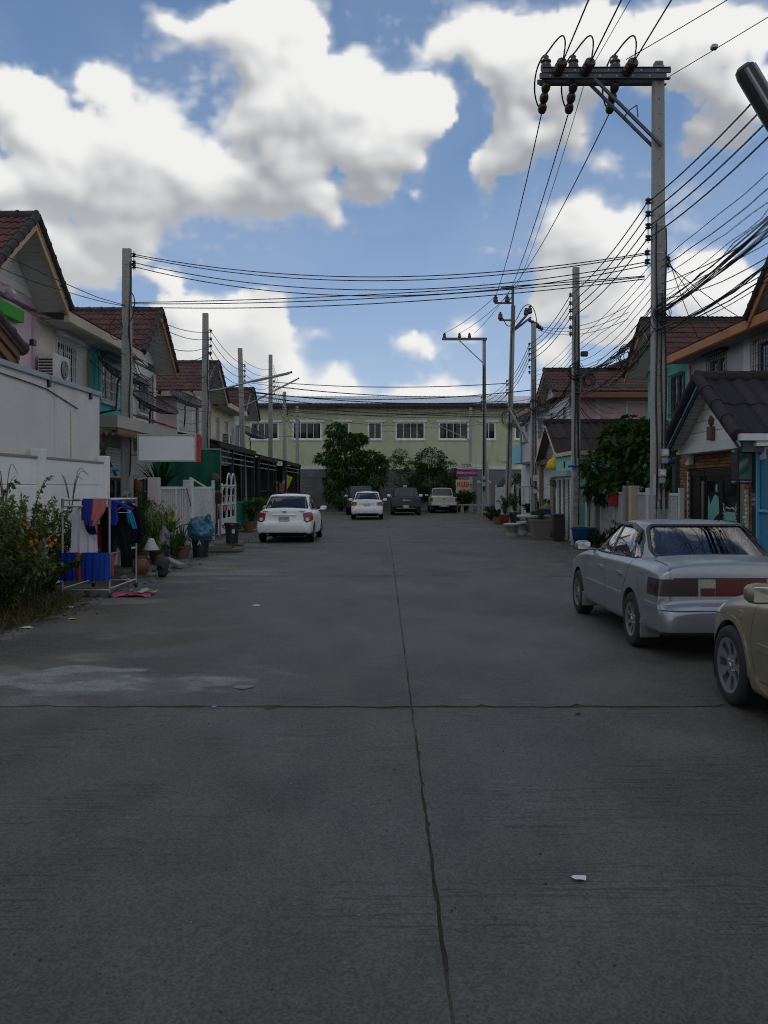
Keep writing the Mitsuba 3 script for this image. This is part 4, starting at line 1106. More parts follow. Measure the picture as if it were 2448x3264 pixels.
def air_conditioner(label, F, a, z, b=-.02, w=.80, h=.55, d=.30):
	k = thing('air_conditioner', label, 'air conditioner')
	part(k, 'casing', MB().cbox(a - w / 2, a + w / 2, b - d, b, z, z + h, .02), 'paint', col=(.55, .55, .52), tw=F)
	fan = MB().lathe([(.0, .0), (.21, .0), (.215, .014), (.20, .02), (0, .012)], c=(0, 0, 0), n=28, axis='y')
	fan.xf(T().translate([a + .12, b - d - .004, z + h / 2]).rotate([0, 0, 1], 180))
	part(k, 'fan_opening', fan, 'black_plastic', 40, tw=F)
	g = MB()
	for r in (.05, .10, .15, .20):
		g.tube([(a + .12 + r * math.cos(t), b - d - .03, z + h / 2 + r * math.sin(t)) for t in np.arange(20) * math.pi / 10], .006, 4, closed=True)
	for t in np.arange(6) * math.pi / 3:
		g.bar((a + .12, b - d - .03, z + h / 2), (a + .12 + .21 * math.cos(t), b - d - .03, z + h / 2 + .21 * math.sin(t)), .006)
	part(k, 'fan_guard', g, 'paint', col=(.5, .5, .48), tw=F)
	for i in range(7):
		part(k, 'louvre', MB().box(a - w / 2 - .012, a - w / 2 - .001, b - d + .03, b - .03, z + .06 + i * .065, z + .095 + i * .065), 'black_plastic', tw=F)
	part(k, 'bracket', MB().bar((a - w / 2 + .1, b - d, z - .02), (a - w / 2 + .1, 0, z - .02), .03).bar((a + w / 2 - .1, b - d, z - .02), (a + w / 2 - .1, 0, z - .02), .03), 'steel', tw=F)


def dish(label, c, axis, R=.75, arm=None, feed=True):
	"""A black mesh satellite dish: ribbed bowl, feed on struts, bent mast to the wall."""
	k = thing('satellite_dish', label, 'satellite dish', None)
	ax = np.array(axis, float)
	ax /= np.linalg.norm(ax)
	u = np.cross(ax, [0, 1, .2])
	u /= np.linalg.norm(u)
	v = np.cross(ax, u)
	W = lambda a, b, h: np.array(c) + u * a + v * b + ax * h
	dep = .32 * R
	bowl = MB()
	n, m = 40, 9
	P = np.array([[W(R * r * math.cos(t), R * r * math.sin(t), dep * r * r) for r in np.linspace(.06, 1, m)] for t in np.arange(n + 1) * 2 * math.pi / n])
	# woven mesh: thin strips between open gaps
	for i in range(n):
		for j in range(m - 1):
			q = P[i, j], P[i + 1, j], P[i + 1, j + 1], P[i, j + 1]
			mid = sum(q) / 4
			f = .86
			bowl.add([mid + (x - mid) * f for x in q], [[0, 1, 2, 3]])
	part(k, 'mesh_bowl', bowl, 'black_plastic')
	ribs = MB()
	for t in np.arange(12) * math.pi / 6:
		ribs.tube([W(R * r * math.cos(t), R * r * math.sin(t), dep * r * r - .012) for r in (.05, .3, .55, .8, 1)], .010, 5)
	ribs.tube([W(R * math.cos(t), R * math.sin(t), dep) for t in np.arange(40) * math.pi / 20], .014, 6, closed=True)
	ribs.tube([W(.5 * R * math.cos(t), .5 * R * math.sin(t), dep * .25 - .012) for t in np.arange(30) * math.pi / 15], .009, 5, closed=True)
	part(k, 'rib_frame', ribs, 'black_plastic', True)
	s = MB()
	for t in (.3, 2.4, 4.5):
		s.tube([W(R * .96 * math.cos(t), R * .96 * math.sin(t), dep), W(0, 0, R * .72)], .009, 5)
	part(k, 'strut', s, 'black_plastic', True)
	part(k, 'feed_horn', MB().tube([W(0, 0, R * .66), W(0, 0, R * .84)], [.05, .045], 10), 'black_plastic', True)
	if arm is not None:
		pts = [W(0, 0, -.01), W(0, 0, -.14)] + [np.array(q, float) for q in arm]
		part(k, 'mast', MB().tube(pts, .028, 8), 'black_plastic', True)
	return k
# ------------------------------------------------------------------ the two rows of houses
CREAM, PINK, WHITE, TURQ, MAUVE, GREY = (.62, .57, .46), (.60, .46, .52), (.63, .63, .61), (.13, .50, .48), (.42, .31, .30), (.46, .455, .44)
ORANGE = (.42, .19, .09)


def shell_house(name, label, F, a0, a1, col, windows=(), zt=5.55, zb=0.0, depth=5.5, extra=None, ends=True, group=None):
	"""windows: (a0, a1, z0, z1, panes, options)."""
	k = thing(name, label, 'house', group)
	holes = [w[:4] for w in windows]
	part(k, 'wall', wall_panel(a0, a1, zb, zt, holes, extra=extra), 'paint', col=col, tw=F)
	b = MB().box(a0 + .002, a1 - .002, depth - .14, depth, zb, zt)
	if ends:
		b.box(a0 + .002, a0 + .14, .1405, depth - .141, zb, zt).box(a1 - .14, a1 - .002, .1405, depth - .141, zb, zt)
	part(k, 'outer_wall', b, 'paint', col=col, tw=F)
	part(k, 'floor_slab', MB().box(a0 + .15, a1 - .15, .142, depth - .15, 2.7, 2.85), 'paint', col=(.4, .4, .38), tw=F)
	for w in windows:
		window(k, F, *w[:5], **(w[5] if len(w) > 5 else {}))
	return k


def gable_extra(ac, half, ze, zp):
	return Polygon([(ac - half, ze - .05), (ac + half, ze - .05), (ac, zp - .12)])


def drain(root, F, a, z0, z1, col=(.5, .5, .48), r=.035, b=-.06):
	part(root, 'drain_pipe', MB().tube([(a, b, z0), (a, b, z1)], r, 8), 'paint', True, col, F)


def left_row():
	F = LEFT(-7.7)
	gw = dict(grille=(.62, .63, .62), col=(.62, .63, .62))
	dg = dict(grille=(.10, .10, .10), col=(.55, .56, .55))
	# first block: pink, white, turquoise, white
	k = shell_house('row_house', 'pink two-storey house under the nearest tiled gable on the left', F, 13.6, 19.4, PINK, [(16.45, 18.05, 4.15, 5.05, 2, dict(col=(.5, .52, .5)))], extra=gable_extra(17.5, 1.9, 5.7, 7.15))
	gable(k, F, 17.5, 1.85, 5.72, 7.15, .72, 3.4, board=(.50, .37, .22), side_tiles=(True, False), seed=1)
	part(k, 'awning', MB().box(16.3, 18.25, -.16, -.002, 5.16, 5.42), 'paint', col=(.07, .34, .05), tw=F, label='bright green strip of awning over the window')
	part(k, 'corner_strip', MB().box(19.02, 19.12, -.035, -.001, 2.8, 5.5), 'paint', col=(.50, .36, .42), tw=F)
	eave_run(k, F, 13.6, 15.6, 5.62, 7.2, .70, 3.1, fascia=(.50, .44, .32))
	# wall lamp under its gable
	part(k, 'wall_lamp', MB().lathe([(0, -.11), (.09, -.06), (.115, .0), (.09, .07), (.04, .11), (.03, .15)], (17.55, -.18, 5.62), 14).bar((17.55, -.18, 5.77), (17.55, 0, 5.80), .03), 'lamp_clear', 40, tw=F)
	fl = MB().cbox(18.55, 18.72, -.24, -.14, 4.75, 4.88, .015).bar((18.64, -.19, 4.82), (18.64, 0, 4.70), .03)
	part(k, 'flood_light', fl, 'black_plastic', tw=F)
	k = shell_house('row_house', 'white two-storey house between the pink and the turquoise ones', F, 19.4, 22.8, WHITE, [(20.45, 21.8, 4.1, 5.22, 2, gw)], extra=None)
	part(k, 'corner_strip', MB().box(19.41, 20.25, -.012, -.001, 2.8, 5.55), 'paint', col=CREAM, tw=F)
	eave_run(k, F, 19.3, 22.8, 5.62, 7.2, .70, 3.1, fascia=(.50, .44, .32))
	part(k, 'shade_box', MB().cbox(20.35, 21.95, -.20, -.002, 5.28, 5.42, .02), 'paint', col=(.60, .61, .60), tw=F)
	drain(k, F, 22.55, 2.7, 5.3, (.25, .22, .2), .03)
	air_conditioner('white air conditioner on the white house, above the grey wall on the left', F, 19.6, 4.06, -.10, .98, .62, .36)
	k = shell_house('row_house', 'turquoise two-storey house behind the first left pole', F, 22.8, 26.15, TURQ, [(23.7, 25.0, 4.1, 5.22, 2, gw)])
	eave_run(k, F, 22.8, 25.4, 5.62, 7.2, .70, 3.1, fascia=(.50, .44, .32), seed=2)
	part(k, 'shade_box', MB().cbox(23.6, 25.15, -.22, -.002, 5.28, 5.46, .02), 'paint', col=(.07, .22, .22), tw=F)
	part(k, 'ledge', MB().box(22.85, 26.1, -.30, -.002, 3.10, 3.45), 'paint', col=TURQ, tw=F)
	for a in (23.05, 23.35, 25.5):
		drain(k, F, a, 2.8, 5.4, TURQ, .03)
	k = shell_house('row_house', 'white two-storey house under the second left gable with orange barge boards', F, 26.15, 29.35, WHITE, [(27.2, 28.4, 4.1, 5.25, 2, dg)], extra=gable_extra(27.35, 1.2, 5.7, 6.7))
	gable(k, F, 27.35, 2.05, 5.66, 7.25, .72, 3.4, board=ORANGE, side_tiles=(True, False), seed=3)
	part(k, 'corner_strip', MB().box(29.02, 29.34, -.035, -.001, 2.8, 5.5), 'paint', col=CREAM, tw=F)
	drain(k, F, 28.8, 2.7, 5.4, (.2, .19, .18), .03)
	part(k, 'downspout_cowl', MB().tube([(26.9, -.06, 3.4), (26.9, -.06, 5.0), (26.9, -.2, 5.12), (27.2, -.22, 5.12)], .05, 8), 'paint', True, (.55, .50, .38), F)
	# second block
	k = shell_house('row_house', 'mauve and cream end house beyond the gap on the left', F, 34.95, 39.2, (.60, .53, .44), [(35.5, 36.3, 3.85, 5.05, 1, dict(col=(.62, .63, .62))), (37.3, 38.25, 3.75, 5.0, 2, dict(grille=(.15, .16, .17), col=(.64, .65, .64)))], extra=gable_extra(36.7, 1.9, 5.6, 6.9))
	gable(k, F, 36.7, 2.25, 5.55, 6.95, .75, 3.3, board=(.40, .36, .30), side_tiles=(True, False), seed=5)
	part(k, 'side_wall', MB().box(-13.2, -8.3, 34.90, 34.948, 0, 5.5), 'paint', col=MAUVE)
	part(k, 'corner_pier', MB().box(-8.29, -7.66, 34.88, 34.947, 0, 5.45), 'paint', col=(.63, .61, .58))
	part(k, 'fascia', MB().box(-11.6, -7.0, 34.42, 34.45, 5.33, 5.53), 'paint', col=(.36, .28, .22))
	part(k, 'balcony_wall', MB().box(35.0, 39.1, -.55, -.43, 2.7, 3.55).box(35.0, 35.12, -.43, -.002, 2.7, 3.55).box(38.98, 39.1, -.43, -.002, 2.7, 3.55).box(35, 39.1, -.43, -.002, 2.7, 2.8), 'paint', col=(.60, .47, .46), tw=F)
	k = shell_house('row_house', 'cream house in the middle of the farther left block', F, 39.2, 44.4, (.64, .58, .42), [(39.9, 40.8, 3.8, 5.0, 2, dict(col=(.62, .63, .62))), (42.2, 43.1, 3.8, 5.0, 2, dict(col=(.62, .63, .62)))])
	eave_run(k, F, 39.0, 44.6, 5.55, 7.0, .72, 3.1, fascia=(.50, .46, .38), seed=6)
	part(k, 'balcony_wall', MB().box(39.25, 44.3, -.55, -.43, 2.7, 3.5).box(39.25, 44.3, -.43, -.002, 2.7, 2.8), 'paint', col=(.56, .50, .44), tw=F)
	air_conditioner('small air conditioner hanging on the cream house of the far left block', F, 39.55, 3.62, -.45)
	k = shell_house('row_house', 'last house of the left row before the long green building', F, 44.4, 48.6, (.60, .60, .57), [(45.3, 46.3, 3.8, 5.0, 2, dict(col=(.62, .63, .62)))], extra=gable_extra(46.6, 1.8, 5.55, 6.9))
	gable(k, F, 46.6, 2.0, 5.5, 6.95, .75, 3.3, board=(.36, .30, .24), side_tiles=(True, False), seed=7)


def right_row():
	F = RIGHT(9.1)
	bk = dict(grille=(.10, .10, .10), col=(.30, .31, .30))
	k = shell_house('row_house', 'pinkish grey house at the right edge above the purple roofed shop', F, -21.9, -14.0, (.50, .44, .43), [(-21.15, -19.6, 4.05, 5.25, 2, dict(grille=(.1, .1, .1), col=(.60, .60, .58))), (-17.6, -16.2, 4.05, 5.25, 2, bk)])
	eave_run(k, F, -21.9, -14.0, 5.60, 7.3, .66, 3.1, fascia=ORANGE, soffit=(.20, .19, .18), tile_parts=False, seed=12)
	part(k, 'corner_strip', MB().box(-21.88, -21.5, -.04, -.001, 2.9, 5.4), 'paint', col=(.60, .59, .57), tw=F)
	gable(k, F, -17.9, 2.1, 5.64, 7.35, .72, 3.2, board=ORANGE, side_tiles=(True, False), seed=22)
	k = shell_house('row_house', 'pinkish grey house next to the mint green one on the right', F, -26.0, -21.9, (.46, .42, .42), [(-24.2, -23.05, 4.05, 5.25, 2, bk)])
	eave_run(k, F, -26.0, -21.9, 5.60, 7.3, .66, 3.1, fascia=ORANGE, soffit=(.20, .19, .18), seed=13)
	part(k, 'shade_box', MB().cbox(-24.4, -22.9, -.20, -.002, 5.32, 5.5, .02), 'black_plastic', tw=F)
	drain(k, F, -25.6, 2.8, 5.3, (.2, .19, .18), .03)
	k = shell_house('row_house', 'mint green end house of the near right block behind the tall pole', F, -29.9, -26.0, (.12, .42, .32), [(-27.45, -26.25, 4.0, 5.2, 2, dict(grille=(.1, .1, .1), col=(.08, .11, .10)))], extra=gable_extra(-28.2, 1.7, 5.6, 6.9))
	gable(k, F, -28.2, 2.0, 5.58, 7.1, .72, 3.4, board=ORANGE, side_tiles=(False, True), seed=14)
	part(k, 'downspout_cowl', MB().tube([(-27.9, -.06, 4.2), (-27.9, -.06, 5.45), (-27.9, -.2, 5.55), (-27.55, -.22, 5.55)], .05, 8), 'paint', True, (.6, .6, .58), F)
	part(k, 'balcony_wall', MB().box(-29.85, -26.05, -.55, -.43, 2.75, 3.70).box(-29.85, -26.05, -.43, -.002, 2.75, 2.85), 'paint', col=(.22, .21, .25), tw=F)
	# farther block, closer to the road
	F = RIGHT(7.7)
	wh = dict(col=(.62, .63, .62))
	k = shell_house('row_house', 'white fronted house with pink side wall at the corner of the farther right block', F, -44.0, -36.0, (.62, .60, .58), [(-37.3, -36.4, 3.95, 5.15, 2, wh), (-40.2, -39.1, 3.95, 5.15, 2, wh), (-43.2, -41.8, 3.95, 5.15, 2, wh)], zt=5.5)
	roof = numbered(f'{k}__roof')
	# hipped end towards the camera, with a lower gable running out to the street
	V = np.array([0, 3.2, 1.62]) / math.hypot(3.2, 1.62)
	L = math.hypot(3.2, 1.62)
	deck = MB()
	P = [(6.9, 35.3, 5.56), (13.2, 35.3, 5.56), (13.2, 38.5, 7.18), (6.9, 38.5, 7.18)]
	deck.add(P + [(x, y, z - .06) for x, y, z in P], [[0, 1, 2, 3], [7, 6, 5, 4], [0, 4, 5, 1], [1, 5, 6, 2], [2, 6, 7, 3], [3, 7, 4, 0]])
	deck = MB()
	O = np.array([6.95, 35.3, 5.60])
	U = np.array([1., 0, 0])
	poly = [(0, 0), (6.3, 0), (6.3, L * 1.25), (4.6, L * 1.25), (2.6, L * .69), (0, L * .69)]
	V3 = lambda u, v, h=-.03: O + U * u + V * v + np.cross(U, V) * h
	top = [V3(u, v) for u, v in poly]
	bot = [V3(u, v, -.09) for u, v in poly]
	n = len(poly)
	tri = trimesh.creation.triangulate_polygon(Polygon(poly), engine='earcut')
	tv = np.array([V3(u, v) for u, v in tri[0]])
	deck.add(tv, tri[1]).add(np.array([V3(u, v, -.09) for u, v in tri[0]]), tri[1][:, ::-1])
	for i in range(n):
		deck.add([top[i], bot[i], bot[(i + 1) % n], top[(i + 1) % n]], [[0, 1, 2, 3]])
	scene[roof] = shape(deck, 'paint', False, (.28, .2, .18))
	tiles(roof, O, U, V, poly, seed=15)
	ridge_caps(roof, V3(-.05, L * .69, .05), V3(2.6, L * .69, .05))
	ridge_caps(roof, V3(2.6, L * .69, .05), V3(4.6, L * 1.25, .05))
	ridge_caps(roof, V3(-.02, 0, .03), V3(-.02, L * .69, .03), .085)
	# the street slope of the gable and the slope behind
	zr_ = V3(0, L * .69)[2]
	yr_ = V3(0, L * .69)[1]
	tiles(roof, (13.2, yr_ + (yr_ - 35.3), 5.60), (-1, 0, 0), (0, -V[1], V[2]), [(0, 0), (6.25, 0), (6.25, L * .68), (0, L * .68)], parts=False, seed=16)
	ex = MB()
	for P in ([(6.98, yr_, zr_), (6.98, yr_ * 2 - 35.3, 5.57), (13.2, yr_ * 2 - 35.3, 5.57), (13.2, yr_, zr_)],):
		ex.add(P + [(x, y, z - .06) for x, y, z in P], [[0, 1, 2, 3], [7, 6, 5, 4], [0, 4, 5, 1], [1, 5, 6, 2], [2, 6, 7, 3], [3, 7, 4, 0]])
	part(k, 'rear_slope', ex, 'paint', col=(.2, .12, .1))
	part(k, 'fascia', MB().box(6.9, 13.2, 35.24, 35.27, 5.36, 5.56), 'paint', col=(.20, .085, .05))
	part(k, 'side_wall', MB().box(7.84, 13.2, 35.96, 35.998, 0, 5.5), 'paint', col=(.46, .31, .32))
	for i, x in enumerate((8.85, 11.55)):
		part(k, 'wall_strip', MB().box(x, x + .09, 35.945, 35.959, 2.6, 5.4), 'paint', col=(.5, .47, .46))
	G = FRONT(35.96)
	window(k, G, 10.05, 11.45, 4.15, 5.25, 2, col=(.5, .5, .5), glass='window_dark')
	gb = MB().prism(Polygon([(35.35, 5.62), (yr_ * 2 - 35.35, 5.62), (yr_, zr_ - .12)]), 'x', 7.35, 7.4)
	part(k, 'gable_board', gb, 'paint', col=(.45, .42, .38))
	for s in (-1, 1):
		part(k, 'barge_board', MB().bar((6.96, yr_ + s * (yr_ - 35.3), 5.5), (6.96, yr_, zr_ - .10), .04, .17), 'paint', col=(.25, .12, .07))
	n = 12
	for i in range(n):
		for s in (-1, 1):
			t0, t1 = (i + .04) / n, (i + .96) / n
			e, r = (yr_ + s * (yr_ - 35.3), 5.50), (yr_, zr_ - .12)
			p0, p1 = (e[0] + (r[0] - e[0]) * t0, e[1] + (r[1] - e[1]) * t0), (e[0] + (r[0] - e[0]) * t1, e[1] + (r[1] - e[1]) * t1)
			part(k, 'soffit_board', MB().add([(6.99, p0[0], p0[1]), (7.34, p0[0], p0[1]), (7.34, p1[0], p1[1]), (6.99, p1[0], p1[1])], [[0, 1, 2, 3]]), 'paint', col=(.42, .40, .37))
	part(k, 'balcony_wall', MB().box(-43.6, -37.9, -.72, -.60, 2.95, 3.85).box(-43.6, -37.9, -.60, -.002, 2.95, 3.05).box(-38.02, -37.9, -.60, -.002, 3.05, 3.85), 'paint', col=(.58, .45, .52), tw=F)
	part(k, 'balcony_base', MB().box(-43.62, -37.88, -.74, -.002, 2.82, 2.948), 'paint', col=(.16, .15, .14), tw=F)
	k = shell_house('row_house', 'far right house with a pale blue balcony wall', F, -48.5, -44.0, (.56, .55, .53), [(-47.2, -46.0, 3.95, 5.15, 2, wh)], zt=5.5)
	part(k, 'balcony_wall', MB().box(-47.0, -43.7, -.80, -.68, 2.95, 3.90).box(-43.82, -43.7, -.68, -.002, 2.95, 3.90).box(-47, -43.82, -.68, -.002, 2.95, 3.05), 'paint', col=(.24, .50, .56), tw=F)
	eave_run(k, F, -48.5, -40.2, 5.55, 7.0, .72, 3.1, fascia=(.3, .2, .14), seed=18)
	air_conditioner('air conditioner on the balcony of the far right house', F, -43.0, 3.92, -.60, .8, .5, .3)


def green_building():
	Y = 66.5
	k = thing('long_building', 'long pale green building with a row of white framed windows closing the street', 'building')
	F = FRONT(Y)
	s = Y / 1878
	X = lambda u: (u - 831) * s
	wins = [(544, 605, 4), (635, 697, 4), (728, 757.5, 2), (798, 828, 2), (858, 920.7, 4), (951, 1015, 4), (1044, 1073.5, 2), (1115, 1145, 2), (468, 522, 4)]
	z0, z1 = 5.37, 6.68
	holes = [(X(a), X(b), z0, z1) for a, b, _ in wins]
	part(k, 'wall', wall_panel(-17, 17.5, 0, 7.78, holes, .2), 'paint', col=(.44, .465, .30), tw=F)
	part(k, 'outer_wall', MB().box(-17, -16.8, .2, 12, 0, 7.78).box(17.3, 17.5, .2, 12, 0, 7.78).box(-17, 17.5, 12, 12.2, 0, 7.78), 'paint', col=(.44, .465, .30), tw=F)
	for a, b, n in wins:
		window(k, F, X(a), X(b), z0, z1, n, col=(.72, .74, .74), head=.22, fw=.09)
	part(k, 'plinth_band', MB().box(-17, 17.5, -.14, -.001, 3.10, 3.30), 'paint', col=(.62, .64, .60), tw=F)
	for u in (693, 868, 1105):
		part(k, 'vent_ledge', MB().box(X(u) - .6, X(u) + .6, -.12, -.001, 3.70, 3.80), 'paint', col=(.55, .57, .48), tw=F)
	roof = part(k, 'roof', MB().add([(-17.4, -.75, 8.06), (17.9, -.75, 8.06), (17.9, 6, 9.3), (-17.4, 6, 9.3), (17.9, 12.6, 8.06), (-17.4, 12.6, 8.06)], [[0, 1, 2, 3], [3, 2, 4, 5]]), 'paint', col=(.52, .56, .60), tw=F)
	for i in range(90):
		x = -17.3 + i * .392
		part(roof, 'rib', MB().bar((x, -.76, 8.075), (x, 6, 9.315), .09, .035), 'paint', col=(.56, .60, .65), tw=F)
	part(k, 'fascia', MB().box(-17.4, 17.9, -.74, -.70, 7.76, 8.04), 'paint', col=(.035, .035, .04), tw=F)
	part(k, 'soffit', MB().box(-17.4, 17.9, -.69, -.002, 7.79, 7.83), 'paint', col=(.32, .32, .28), tw=F)
	part(k, 'gutter', MB().box(-17.4, 17.9, -.90, -.745, 7.80, 7.94), 'paint', col=(.05, .05, .05), tw=F)
	# block wall before it
	k = thing('block_wall', 'grey concrete block wall along the foot of the green building', 'wall')
	scene[k] = shape(MB().box(-17, 17.5, 64.72, 64.86, 0, 2.98), 'paint', False, (.12, .12, .118))
	rg = np.random.default_rng(5)
	sp = []
	for j in range(14):
		for i in range(90):
			x = -17 + i * .392 + (.196 if j % 2 else 0)
			if x + .38 < 17.4:
				sp.append((x, .02 + j * .21))
	sp.sort(key=lambda q: abs(q[0]) + (0 if q[1] > 1.0 else 9))
	vs = [shape(MB().cbox(0, .38, 0, .05, 0, .198, .006), 'paint', False, c) for c in ((.155, .155, .15), (.135, .135, .132), (.175, .17, .165))]
	rest = MB()
	for c, (x, z) in enumerate(sp):
		y = 64.68 + rg.normal(0, .006)
		if c < 300:
			part(k, 'block', inst(vs[rg.integers(3)], T().translate([x, y, z])), None)
		else:
			rest.box(x, x + .38, y, y + .05, z, z + .198)
	kk = part(k, 'block_field', rest, 'paint', col=(.15, .15, .146))
	labels[kk] = {'kind': 'stuff'}
	part(k, 'coping', MB().box(-17, 17.5, 64.66, 64.88, 2.981, 3.06), 'paint', col=(.25, .25, .24))
	# low rail fence and clutter in front
	k = thing('picket_fence', 'weathered low picket fence standing against the grey block wall', 'fence')
	for i in range(62):
		x = -8.6 + i * .125
		part(k, 'picket', MB().box(x, x + .06, 63.95, 63.98, .3, 1.45 + .03 * math.sin(i * 2.1)), 'paint', col=(.16, .15, .135))
	part(k, 'rail', MB().box(-8.6, -.9, 63.981, 64.02, .5, .58).box(-8.6, -.9, 63.981, 64.02, 1.2, 1.28), 'paint', col=(.14, .13, .12))
	for x in (-.5, 1.85):
		single('fence_post', 'wooden post left of the navy pickup' if x < 0 else 'wooden post between the two pickups', 'post', MB().cbox(x, x + .22, 63.6, 63.8, 0, 1.55, .02), 'paint', col=(.22, .16, .10))
	single('kerb', 'raised kerb at the far end of the road', '', MB().box(-5.0, 5.45, 64.31, 64.55, -.05, .14), 'paint', col=(.20, .20, .19), kind='structure')


def corrugated(roof, O, U, V, nu, nv, w=.62, L=1.15, col=(.035, .028, .034), cols=None):
	cols = cols or [col, tuple(c * 1.15 for c in col), tuple(c * .88 for c in col)]
	tiles(roof, O, U, V, [(0, 0), (nu * w, 0), (nu * w, nv * L), (0, nv * L)], width=w, length=L, cols=cols, kind='wave', waves=2, amp=.052, name='roof_sheet')


def near_shop():
	"""The small shop with the wave-tiled gable on the right."""
	F = RIGHT(6.9)
	k = thing('salon_shop', 'small shop with a purple wave-tiled gable, white boards and brick piers at the right', 'shop')
	a = lambda y: -y
	ac, half, ze, zp, out, back = -17.35, 1.98, 2.62, 3.86, .62, 3.2
	roof = numbered(f'{k}__roof')
	d = MB()
	for s in (-1, 1):
		P = [(ac + s * half, -out, ze - .03), (ac, -out, zp - .03), (ac, back, zp - .03), (ac + s * half, back, ze - .03)]
		Q = [(x, y, z - .04) for x, y, z in P]
		d.add(P + Q, [[0, 1, 2, 3], [7, 6, 5, 4], [0, 4, 5, 1], [1, 5, 6, 2], [2, 6, 7, 3], [3, 7, 4, 0]])
	scene[roof] = shape(d, 'paint', False, (.32, .31, .29), F)
	M = np.array(F.matrix, float)
	w = lambda a, b, z: (M[:3, :3] @ np.array([a, b, z], float) + M[:3, 3])
	L = math.hypot(half, zp - ze)
	Vn = (w(-half, 0, zp - ze) - w(0, 0, 0)) / L
	corrugated(roof, w(ac + half, -out, ze), w(0, 1, 0) - w(0, 0, 0), Vn, 6, 2, L=L / 2 * .99)
	Vf = (w(half, 0, zp - ze) - w(0, 0, 0)) / L
	corrugated(roof, w(ac - half, back, ze), w(0, -1, 0) - w(0, 0, 0), Vf, 6, 2, L=L / 2 * .99)
	ridge_caps(roof, w(ac, -out - .05, zp + .05), w(ac, back, zp + .05), .13, .55, (.042, .032, .036))
	for s in (-1, 1):
		ridge_caps(roof, w(ac + s * (half + .02), -out - .02, ze + .02), w(ac + s * .02, -out - .02, zp + .04), .11, .52, (.040, .031, .035), name='verge_tile')
		P = lambda o0, o1: Polygon([(ac + s * (half + .1), ze - .06 + o0), (ac, zp + o0), (ac, zp + o1), (ac + s * (half + .1), ze - .06 + o1)])
		part(k, 'barge_board', MB().prism(P(-.24, -.05), 'y', -out + .0, -out + .03), 'paint', col=(.030, .022, .020), tw=F)
		part(k, 'barge_strip', MB().prism(P(-.135, -.075), 'y', -out - .012, -out - .001), 'paint', col=(.16, .38, .55), tw=F)
		n = 10
		for i in range(n):
			t0, t1 = (i + .03) / n, (i + .97) / n
			p0 = (ac + s * half * (1 - t0), ze + (zp - ze) * t0 - .09)
			p1 = (ac + s * half * (1 - t1), ze + (zp - ze) * t1 - .09)
			Pq = [(p0[0], -out + .032, p0[1]), (p1[0], -out + .032, p1[1]), (p1[0], -.255, p1[1]), (p0[0], -.255, p0[1])]
			part(k, 'soffit_board', MB().add(Pq, [[0, 1, 2, 3]]), 'paint', col=(.50, .49, .46), tw=F)
	z = 2.64
	while z < 3.5:
		hw = lambda q: half * (zp - .12 - q) / (zp - ze)
		part(k, 'gable_board', MB().prism(Polygon([(ac - hw(z), z), (ac + hw(z), z), (ac + max(hw(z + .21), .01), z + .21), (ac - max(hw(z + .21), .01), z + .21)]).buffer(0), 'y', -.29, -.26), 'paint', col=(.68, .66, .60), tw=F)
		z += .222
	part(k, 'beam', MB().box(-19.4, -15.3, -.32, .0, 2.50, 2.635).box(-19.45, -15.25, -.35, -.0, 2.44, 2.498), 'paint', col=(.58, .57, .53), tw=F)
	for x in (-19.42, -15.6):
		part(k, 'bracket', MB().prism(Polygon([(0, 0), (.20, .20), (.24, .20), (.24, .0)]).buffer(.01), 'y', -.16, -.06).xf(T().translate([x, 0, 2.22])), 'paint', col=(.55, .55, .54), tw=F)
	part(k, 'gable_lantern', MB().cbox(-17.55, -17.30, -.38, -.294, 2.66, 2.93, .01).lathe([(.02, 0), (.055, .07), (.05, .13), (.015, .22)], (-17.42, -.34, 2.935), 12), 'paint', 30, (.13, .09, .06), tw=F)
	wl = MB()
	for x, y, z_, r in ((-17.5, -.31, 3.38, .09), (-17.3, -.32, 3.42, .07), (-17.62, -.31, 3.44, .06), (-17.4, -.33, 3.47, .08)):
		wl.tm(trimesh.creation.icosphere(2, r).apply_translation((x, y, z_)))
	part(k, 'gable_ornament', wl, 'paint', True, (.55, .50, .40), F)
	# wall behind the bricks
	part(k, 'wall', MB().box(-20.15, -19.6, 0, .14, 0, 2.5).box(-16.55, -16.2, 0, .14, 0, 2.5).box(-19.6, -16.55, 0, .14, 2.12, 2.5), 'paint', col=(.16, .09, .055), tw=F)
	for q in ((-20.15, -20.0, .141, 3.2, 0, 2.55), (-15.45, -15.3, .15, 3.2, 0, 2.58)):
		part(k, 'side_wall', MB().box(*q), 'paint', col=(.30, .22, .17), tw=F)
	rg = np.random.default_rng(9)
	bc = [shape(MB().cbox(0, .168, -.028, .0, 0, .058, .006), 'paint', False, c) for c in ((.24, .115, .055), (.20, .095, .050), (.28, .145, .075), (.17, .075, .042))]
	spots = []
	for x0, x1, z0, z1 in ((-20.15, -19.6, .02, 2.42), (-16.55, -16.2, .02, 2.42), (-19.6, -16.55, 2.13, 2.42)):
		j = 0
		zz = z0
		while zz + .058 <= z1:
			x = x0 - (.09 if j % 2 else 0)
			while x < x1 - .05:
				xa, xb = max(x, x0), min(x + .168, x1)
				if xb - xa > .05:
					spots.append((xa, xb - xa, zz))
				x += .178
			zz += .067
			j += 1
	for x, wd, zz in spots:
		part(k, 'brick', inst(bc[rg.integers(4)], F @ T().translate([x, -.002 - abs(rg.normal(0, .004)), zz]).scale([wd / .168, 1, 1])), None)
	# the glazed front
	z1 = 2.10
	frame = MB()
	for x0, x1 in ((-19.6, -19.55), (-19.08, -19.02), (-18.80, -18.74), (-17.0, -16.94), (-16.62, -16.56)):
		frame.box(x0, x1, .02, .10, 0, z1)
